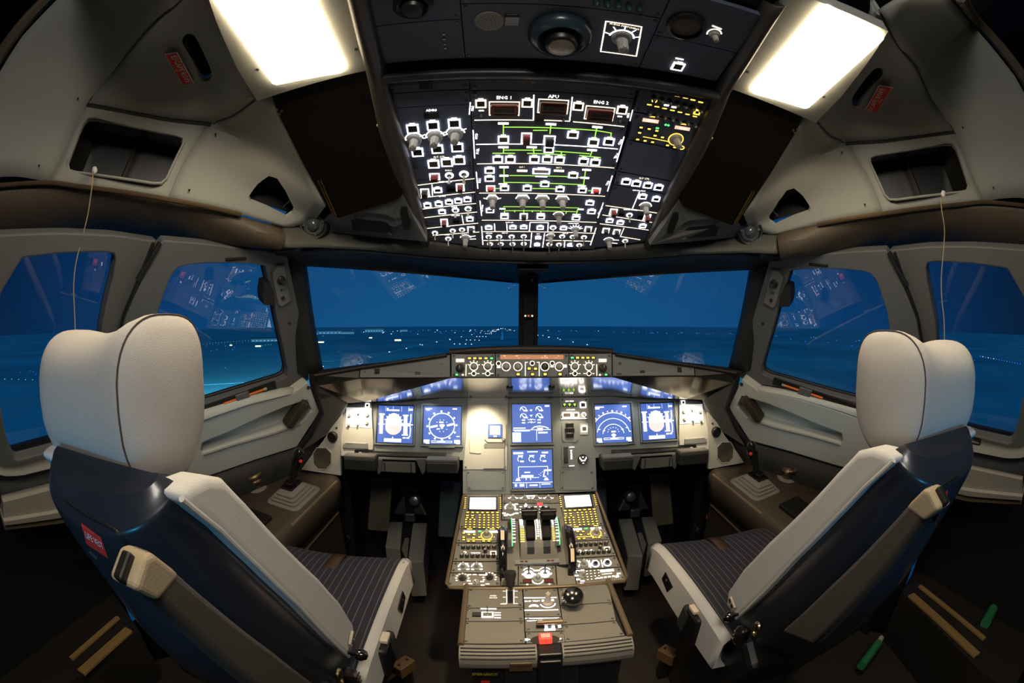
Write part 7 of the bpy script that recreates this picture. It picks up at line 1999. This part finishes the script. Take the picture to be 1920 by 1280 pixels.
# ================================================================ loose fittings on walls and windows
for s in (-1, 1):
    side_w = 'left' if s < 0 else 'right'
    # air nozzle at the header corner
    c = side(V((-.661, 1.228, 1.600)), s)
    n_ = (CAMP - c).normalized(); n_ = V((n_.x * .5, n_.y, n_.z)).normalized()
    th = thing('air_nozzle', 'round dark air nozzle where the %s sunblind meets the window header' % side_w, 'air vent', c, 'ceiling air nozzles')
    GN = mat('nozzle_grey', (.055, .065, .072), .35)
    mb = MB(); mb.lathe(c, n_, [(.048, -.03), (.048, .0), (.043, .012), (.036, .010), (.034, .0)], BLACK, 32); mb.build('outer_ring', th, True)
    mb = MB(); mb.lathe(c, n_, [(.034, -.004), (.033, .008), (.028, .012), (.021, .006)], GN, 24); mb.build('swivel_ring', th, True)
    mb = MB(); mb.lathe(c, n_, [(.020, .0), (.018, .014), (.012, .022), (.004, .025)], mat('nozzle_ball', (.10, .115, .125), .22, .4), 20); mb.build('nozzle_ball', th, True)
    mb = MB(); u_ = n_.orthogonal().normalized(); v_ = n_.cross(u_)
    for w in (1.0, 2.6, 4.1, 5.5): mb.box(c + (u_ * cos(w) + v_ * sin(w)) * .030 + n_ * .010, .010, .006, .006, GN, u_ * cos(w) + v_ * sin(w), u_ * -sin(w) + v_ * cos(w), n_, bev=.001)
    mb.build('grip_lug', th)
    # switch plate on the window pillar
    pp = [(510, 512), (517, 500), (534, 497), (546, 562), (527, 574), (522, 570)]
    c = side(wp(528, 538, .0), s)
    th = thing('pillar_switch_plate', 'small grey switch plate with black knob on the %s window pillar' % side_w, 'switch plate', c, 'pillar switch plates')
    mb = MB(); mb.prism(S([wp(u, v, .0005) for u, v in pp], s), side(WP_n, s), .006, mat('plate_grey', (.17, .18, .185), .5)); mb.tube(S([wp(u, v, .007) for u, v in pp], s), .0022, LIN2, 6, closed=True); mb.build('plate', th)
    wn = side(WP_n, s).normalized()
    mb = MB(); mb.lathe(side(wp(527, 525, .006), s), wn, [(.015, 0), (.015, .006), (.011, .010), (.009, .026), (.006, .028)], KNOBD, 16); mb.build('knob', th, True)
    mb = MB(); mb.box(side(wp(531, 559, .008), s), .012, .012, .008, BLACK, wn.orthogonal(), wn.cross(wn.orthogonal()), wn, bev=.002); mb.lathe(side(wp(528, 544, .006), s), wn, [(.005, 0), (.004, .002)], BLACK, 10); mb.build('toggle', th)
    mb = MB(); mb.lathe(side(wp(543, 606, .001), s), wn, [(.006, 0), (.006, .002)], BLACK, 10); mb.tube(S([wp(423, 486, .002), wp(461, 484, .002)], s), .004, BLACK, 8); trim(mb, False)
    # dark block on the glass edge
    bq = [(482, 545), (485, 521), (496, 518), (503, 540), (505, 562), (485, 561)]
    mb = MB(); mb.prism(S([wp(u, v, -.035) for u, v in bq], s), side(WP_n, s), .045, mat('block_black', (.014, .014, .015), .6)); solo('compass_block', mb, 'black block clamped at the front upper edge of the %s side window' % side_w, 'bracket', 'window brackets')
    # curtain rail below the side window with an orange tube and a clip
    a, b = wp(386, 767, .006), wp(517, 720, .006)
    th = thing('blind_rail', 'black rail with orange tube along the lower edge of the %s side window' % side_w, 'rail', side((a + b) / 2, s), 'window rails')
    mb = MB(); up = (wp(440, 735, 0) - wp(443, 745, 0)).normalized()
    a2, b2 = a + (a - b) * .9, b
    mb.box(side((a2 + b2) / 2, s), (b2 - a2).length, .032, .008, BLACK, side(b2 - a2, s), side(up, s), side(WP_n, s), bev=.002); mb.build('rail', th)
    for t0, t1 in ((.60, .71), (.77, .90)):
        mb = MB(); p, q = a2.lerp(b2, t0), a2.lerp(b2, t1); off = WP_n.normalized() * .006
        mb.tube(S([p + off, q + off], s), .0042, ORANGE, 8); mb.build('orange_tube', th, True)
        mb = MB(); mb.tube(S([q + off, q + off + (b2 - a2).normalized() * .012], s), .0052, KNOB, 8); mb.build('tube_end', th, True)
    mb = MB(); p = a2.lerp(b2, .74) + WP_n.normalized() * .010 - up * .006; mb.box(side(p, s), .055, .055, .008, mat('clip_grey', (.14, .14, .13), .4), side(b2 - a2, s), side(up, s), side(WP_n, s), bev=.004); mb.build('clip', th)
    # dark handle standing in the recess of the lining
    p0, p1 = ln(575, 753, .012), ln(541, 801, .012)
    HB = mat('handle_brown', (.035, .028, .02), .5, bump=.3)
    mb = MB(); d_ = (p1 - p0)
    wx = d_.cross(LNP_n).normalized()
    mb.box(side((p0 + p1) / 2 - LNP_n.normalized() * .015, s), d_.length, .032, .05, HB, side(d_, s), side(wx, s), side(LNP_n, s), bev=.008)
    solo('window_handle', mb, 'dark brown bar handle across the recess of the %s side lining' % side_w, 'handle', 'lining handles')
    # cable hanging from the stowage bin
    if s < 0: pts = [P(178, 320, 1.30), P(174, 326, 1.28), P(173, 345, 1.26), P(165, 400, 1.26), P(153, 450, 1.26), P(142, 495, 1.26), P(138, 540, 1.26), P(140, 590, 1.26), P(142, 640, 1.26)]
    else: pts = [P(1768, 364, 1.46), P(1764, 372, 1.44), P(1766, 395, 1.42), P(1771, 430, 1.42), P(1769, 470, 1.42), P(1765, 520, 1.42), P(1766, 560, 1.42), P(1770, 600, 1.42), P(1771, 650, 1.42)]
    th = thing('hanging_cord', 'thin pale cord hanging from the %s stowage bin past the rear window' % side_w, 'cord', pts[-1], 'hanging cords')
    mb = MB(); mb.tube(smooth(pts, 40), .0018, mat('cord_tan', (.34, .27, .15), .8), 6); mb.build('cord', th, True)
    mb = MB(); mb.lathe(pts[0] + V((0, 0, -.004)), V((.3 * -s, -.5, .6)), [(.008, 0), (.009, .006), (.006, .014)], WHITE, 12); mb.build('cord_clip', th, True)
    # ceiling red placards
    cr_ = [(313, 106), (329, 97), (360, 152), (345, 161)] if s < 0 else [(1625, 208), (1656, 158), (1666, 166), (1637, 217)]
    q = [zp(u, v, 1.932) for u, v in cr_]
    if s < 0: X_ = ((q[3] - q[0]) + (q[2] - q[1])).normalized(); Y_ = ((q[1] - q[0]) + (q[2] - q[3])).normalized(); L_ = (q[3] - q[0]).length; H_ = (q[1] - q[0]).length
    else: X_ = ((q[1] - q[0]) + (q[2] - q[3])).normalized(); Y_ = ((q[0] - q[3]) + (q[1] - q[2])).normalized(); L_ = (q[1] - q[0]).length; H_ = (q[0] - q[3]).length
    Y_ = (Y_ - X_ * Y_.dot(X_)).normalized(); N_ = X_.cross(Y_); N_ = N_ if N_.z < 0 else -N_
    c = sum(q, V((0, 0, 0))) / 4
    mb = MB(); mb.box(c, L_, H_, .002, REDL, X_, Y_, N_); mb.box(c + N_ * -.0004, L_ + .004, H_ + .004, .001, WHITE, X_, Y_, N_)
    mb.text('ESCAPE ROPE', c + N_ * .0016 + Y_ * H_ * .14, X_, Y_, L_ * .150, WHITE); mb.text('INSIDE', c + N_ * .0016 - Y_ * H_ * .27, X_, Y_, H_ * .2, WHITE)
    solo('escape_rope_placard', mb, 'red placard reading ESCAPE ROPE beside the %s ceiling opening' % side_w, 'placard', 'escape rope placards')
# ---- dark fittings on the floor behind the seats
def floor_bar(p, q, w, m, z):
    a, b = zp(*p, z), zp(*q, z)
    mb = MB(); d_ = b - a; mb.box((a + b) / 2, d_.length, w, .012, m, d_, V((0, 0, 1)).cross(d_), (0, 0, 1), bev=.002)
    return mb
BARS = [((133, 1235), (222, 1157), .020, 'thin tan edge strip on the dark floor unit behind the left seat, upper one'), ((152, 1261), (242, 1180), .040, 'broad tan edge strip on the dark floor unit behind the left seat, lower one'),
        ((1724, 1098), (1846, 1198), .020, 'thin tan edge strip on the dark floor unit behind the right seat, upper one'), ((1708, 1115), (1832, 1229), .038, 'broad tan edge strip on the dark floor unit behind the right seat, lower one')]
for side_, pts in (('left', [(-40, 1130), (60, 1050), (165, 1030), (260, 1180), (120, 1290), (20, 1340)]), ('right', [(1960, 1130), (1880, 1060), (1750, 1000), (1690, 1110), (1840, 1260), (1900, 1300)])):
    mb = MB(); q = [zp(u, v, .25) for u, v in pts]; mb.prism(q, (0, 0, -1), .25, mat('floor_unit', (.014, .012, .010), .6, bump=.3))
    solo('floor_unit', mb, 'low black floor unit behind the %s seat' % side_, 'floor unit', 'floor units')
for p, q, w, l in BARS:
    solo('edge_strip', floor_bar(p, q, w, SAND, .258), l, 'strip', 'floor edge strips')
solo('edge_strip', floor_bar((56, 1099), (102, 1070), .030, mat('dim_tan', (.10, .07, .035), .6), .258), 'short dim tan strip at the top of the left floor unit', 'strip', 'floor edge strips')
for (u, v), (du, dv), l in (((147, 1075), (9, -5), 'small red and white placard on the floor unit beside the left seat shell'), ((1782, 1027), (9, 4), 'small red placard on the floor unit beside the right seat shell')):
    c = zp(u, v, .262); X_ = (zp(u + du, v + dv, .262) - c).normalized()
    mb = MB(); mb.box(c, .085, .035, .003, REDL, X_, V((0, 0, 1)).cross(X_), (0, 0, 1)); mb.box(c + V((0, 0, .0005)) - X_ * .03, .022, .036, .003, WHITE, X_, V((0, 0, 1)).cross(X_), (0, 0, 1))
    solo('placard', mb, l, 'placard', 'floor placards')
# red strap hook on the left, green tubes on the right
mb = MB(); mb.tube(smooth([zp(8, 1138, .30), zp(14, 1126, .31), zp(24, 1121, .31), zp(27, 1128, .30), zp(24, 1140, .30), zp(33, 1150, .29)], 20), .012, REDP if 0 else mat('red_strap', (.55, .06, .02), .5), 8); solo('strap_hook', mb, 'red strap hook at the far left edge above the floor unit', 'hook', None, True)
mb = MB(); mb.tube([zp(1848, 1168, .27), zp(1874, 1118, .27)], .028, GREENP, 10); mb.tube([zp(1876, 1114, .27), zp(1880, 1106, .27)], .02, REDP, 10); solo('green_bottle', mb, 'green bottle with dark red cap lying on the right floor unit', 'bottle', None, True)
mb = MB(); mb.tube([zp(1615, 1248, .06), zp(1646, 1206, .06)], .022, GREENP, 10); mb.tube([zp(1646, 1206, .06), zp(1652, 1196, .06)], .015, PANELW, 10); solo('green_bottle', mb, 'green bottle on the floor below the right seat shell', 'bottle', None, True)
# small lit foot brackets on the floor beside each seat
for (u, v), sd in (((757, 1250), 'left'), ((1253, 1228), 'right')):
    c = zp(u, v, .12); mb = MB(); X_ = V((.5 * (1 if sd == 'right' else -1), -.8, 0)).normalized()
    mb.box(c, .08, .05, .05, mat('brown_box', (.11, .065, .03), .5), X_, V((0, 0, 1)).cross(X_), (0, 0, 1), bev=.004)
    for t in (-.022, .02): mb.lathe(c + X_ * t + V((0, 0, .025)), (0, 0, 1), [(.007, 0), (.005, .004)], mat('brass_ring', (.5, .38, .2), .25, 1.0), 10)
    mb.box(c + V((0, 0, -.07)), .05, .03, .1, BLACK)
    solo('rail_stop', mb, 'small brown rail stop with brass bolts on the floor beside the %s seat' % sd, 'rail stop', 'seat rail stops')

# indicator lamps on the centre post
th = thing('post_indicator', 'three tiny indicator lamps on the black centre post between the windscreens', 'indicator', yp(991, 593, 1.755))
mb = MB(); mb.box(yp(991, 592, 1.76), .034, .012, .016, BLACK, bev=.003); mb.build('housing', th)
for u, m_ in ((985, LWW), (991, REDE), (998, LWW)):
    mb = MB(); mb.lathe(yp(u, 592, 1.753), (0, -1, 0), [(.0032, 0), (.0028, .002)], m_, 10); mb.build('lamp', th)
# ================================================================ the night outside
GZ = -3.6
GND = mat('airfield_ground', (0.16, 0.20, 0.22), .9, bscale=.035, var=.3)
mb = MB(); mb.grid([[V((x, y, GZ)) for x in (-3000, -300, -60, 0, 60, 300, 3000)] for y in (-800, -100, 2.9, 40, 120, 500, 3500)], GND); o = mb.build('ground'); o['kind'] = 'structure'
def gp(u, v, tmax=900.0):
    d = ray(u, v)
    t = tmax if d.z > -1e-4 else min(tmax, (GZ - CAMP.z) / d.z)
    return CAMP + d * t, t
LIGHTM = {}
def lightmesh(nm, col, pw):
    m = emis('light_' + nm, col, pw)
    mb = MB(); mb.lathe((0, 0, 0), (0, 0, 1), [(.35, -.94), (.8, -.6), (1, 0), (.8, .6), (.35, .94)], m, 8)
    me = bpy.data.meshes.new('airfield_lamp_' + nm); me.from_pydata(mb.v, [], mb.f); me.materials.append(m); me.update(); LIGHTM[nm] = me
for nm, c, p in (('white', (.80, .93, 1.0), 2.2), ('blue', (.05, .16, 1.0), 1.6), ('green', (.10, .9, .40), 1.0), ('dim', (.25, .55, .75), .8), ('yellow', (.9, 1.0, .55), 1.6)): lightmesh(nm, c, p)
GL = {'white': ('white runway light beyond the windscreen', 'white airfield lights'), 'blue': ('blue taxiway light out on the dark airfield', 'blue airfield lights'), 'green': ('green taxiway light far out beyond the windows', 'green airfield lights'), 'dim': ('dim distant light along the dark horizon', 'dim horizon lights')}
def runway_light(u, v, nm, px=1.3, tmax=900.0):
    p, t = gp(u, v, tmax)
    o = bpy.data.objects.new('airfield_light', LIGHTM[nm]); link(o)
    o.location = p; r = px / FPX * t * .78; o.scale = (r, r, r)
    put(o, GL[nm][0], 'airfield light', GL[nm][1])
rnd = random.Random(3)
# runway edge and approach rows closing on the vanishing point
VP = (941, 615.5)
def row(u, v, n, nm, px, p=1.9):
    for i in range(n):
        f = 1 - (i / n) ** (1 / p) if False else (1 - i / n) ** p
        runway_light(VP[0] + (u - VP[0]) * f, VP[1] + (v - VP[1]) * f, nm, px * (.55 + .45 * f))
row(730, 660, 12, 'white', 1.7); row(1101, 646.5, 11, 'white', 1.6)
for u, v in ((852, 645), (862, 645), (873, 645), (884, 645.5)): row(u, v, 7, 'white', 1.5)
for u, v, nm, px in ((584, 632, 'white', 4.0), (584, 637, 'white', 2), (579, 633, 'white', 2), (590, 632, 'white', 2), (606, 687, 'white', 1.4), (844, 637, 'white', 1.3), (788, 646, 'white', 1.4), (1018, 629, 'white', 1.2), (1030, 632, 'white', 1.2), (1046, 634, 'white', 1.2)): runway_light(u, v, nm, px)
for i in range(58):
    u = 566 + 366 * rnd.random() ** .8; runway_light(u, 618.5 + abs(rnd.gauss(0, 3.5)) * (1.6 - (u - 566) / 366), rnd.choice(['white', 'blue', 'dim', 'dim', 'white', 'blue']), rnd.uniform(.7, 1.4))
for i in range(46):
    u = 948 + 440 * rnd.random() ** 1.3; runway_light(u, 617.5 + (u - 948) * .016 + rnd.random() * 3, rnd.choice(['white', 'blue', 'dim', 'dim', 'blue']) if u < 1200 else rnd.choice(['blue', 'dim', 'dim']), rnd.uniform(.7, 1.25))
for i in range(18):
    u = 382 + 95 * i / 17; runway_light(u, 645 - 8 * i / 17, 'dim', .9); 
    if i % 2: runway_light(u, 648 - 8 * i / 17, 'dim', .7)
for u, v in ((422, 689.5), (396, 658), (423, 649), (406, 655), (440, 651), (436, 656)): runway_light(u, v, 'blue', 1.3)
for u, v in ((492, 648), (498, 647), (503, 646.5), (508, 646)): runway_light(u, v, 'green', 1.0)
for i in range(17): runway_light(-4 + 13 * i, 710.5 + .35 * i, 'green', 1.5, 60.0)
for u, v in ((38, 698), (56, 696), (62, 697), (67, 702)): runway_light(u, v, 'blue', 1.1)
for u, v in ((1483, 636), (1510, 640), (1526, 632), (1530, 635), (1568, 639), (1552, 642), (1597, 648), (1455, 630), (1605, 640), (1612, 639), (1620, 640)): runway_light(u, v, 'blue', 1.2)
for u, v in ((1521, 633), (1530, 633), (1610, 638), (1618, 637), (1625, 638)): runway_light(u, v, 'dim', 1.1)
for i in range(16): runway_light(1838 + 5 * i, 668 + .95 * i, rnd.choice(['blue', 'blue', 'dim', 'white']) , 1.2, 200)
for u, v in ((1797, 659), (1803, 667), (1812, 673), (1827, 675)): runway_light(u, v, 'blue', 1.1, 200)
# painted lines on the ground
PAINT = mat('painted_line', (.55, .60, .62), .8)
def gline(pts, w):
    mb = MB()
    q = [gp(u, v, 700)[0] + V((0, 0, .02)) for u, v in pts]
    for a, b in zip(q, q[1:]):
        d_ = (b - a).normalized(); n_ = V((-d_.y, d_.x, 0)) * w / 2
        mb.prism([a + n_, a - n_, b - n_, b + n_], (0, 0, 1), .01, PAINT)
    return mb
for pts, w, l in (([(732, 660), (790, 646), (845, 635.5), (890, 627)], .35, 'white painted runway edge line ahead of the left windscreen'), ([(941.5, 637), (942, 627), (941.5, 620)], .9, 'white painted runway centre line leading to the horizon'), ([(590, 677), (623, 677), (680, 666), (728, 661)], .12, 'thin tan taxi line curving under the left windscreen'), ([(375, 722), (450, 718), (520, 716)], .12, 'thin pale taxi line seen through the left side window')):
    o = gline(pts, w).build('painted_line'); recenter(o); put(o, l, 'painted line')
# lit signs and terminal buildings at the edge of the airfield
for u, v, w, h, l in ((602, 642.5, 11, 5, 'small yellow lit sign board at the left edge of the windscreen view'), (746, 639, 12, 6, 'larger pale lit sign board left of the runway'), (695, 634, 6, 4, 'tiny greenish lit sign board beyond the left windscreen'), (433, 648, 5, 4, 'tiny lit sign board in the left side window, farther back'), (484, 650, 11, 5, 'lit sign board in the left side window, near its front edge')):
    p, t = gp(u, v, 400)
    th = thing('airfield_sign', l, 'sign', p + V((0, 0, -h * t / FPX)))
    d_ = (CAMP - p).normalized(); X_ = V((0, 0, 1)).cross(d_).normalized()
    mb = MB(); mb.box(p, w * t / FPX, .25, h * t / FPX, LIGHTM['yellow'].materials[0], X_, d_, (0, 0, 1)); mb.build('sign_face', th)
    mb = MB()
    for sg in (-.3, .3): mb.box(p + X_ * sg * w * t / FPX + V((0, 0, -h * .7 * t / FPX)), .1 * t / 60, .1, h * t / FPX, DARK)
    mb.build('sign_post', th)
BW = mat('building_wall', (.20, .24, .27), .8, emit=(.06, .26, .42), power=.28)  # faint blue night light put into the walls as emission
for i, (u0, u1, v0, v1) in enumerate(((590, 640, 620, 625), (574, 596, 622, 627), (684, 719, 616, 621.5), (640, 664, 621, 625), (750, 764, 617, 620.5), (471, 521, 634, 638.5))):
    p, t = gp((u0 + u1) / 2, v1 + 1, 850)
    w = (u1 - u0) * t / FPX; h = (v1 - v0 + 1) * t / FPX
    d_ = (CAMP - p); d_.z = 0; d_.normalize(); X_ = V((0, 0, 1)).cross(d_).normalized()
    lab = ('long pale terminal building on the horizon, left windscreen', 'low pale building at the left edge of the windscreen horizon', 'pale terminal block on the horizon between the other buildings', 'low lit shed right of the long terminal building', 'tiny pale building close left of the runway end', 'pale low building seen in the left side window')[i]
    th = thing('airport_building', lab, 'building', p, 'airport buildings')
    mb = MB(); mb.box(p + V((0, 0, h / 2)), w, 12, h, BW, X_, d_, (0, 0, 1)); mb.build('wall', th)
    mb = MB()
    for q in range(7): mb.box(p + X_ * w * ((q + .5) / 7 - .5) + d_ * 6.2 + V((0, 0, h * .35)), w / 14, .3, h * .22, LIGHTM['dim'].materials[0], X_, d_, (0, 0, 1))
    mb.build('window_band', th)
    mb = MB(); mb.box(p + V((0, 0, h * 1.04)), w * 1.03, 13, h * .08, DARK, X_, d_, (0, 0, 1)); mb.build('roof', th)
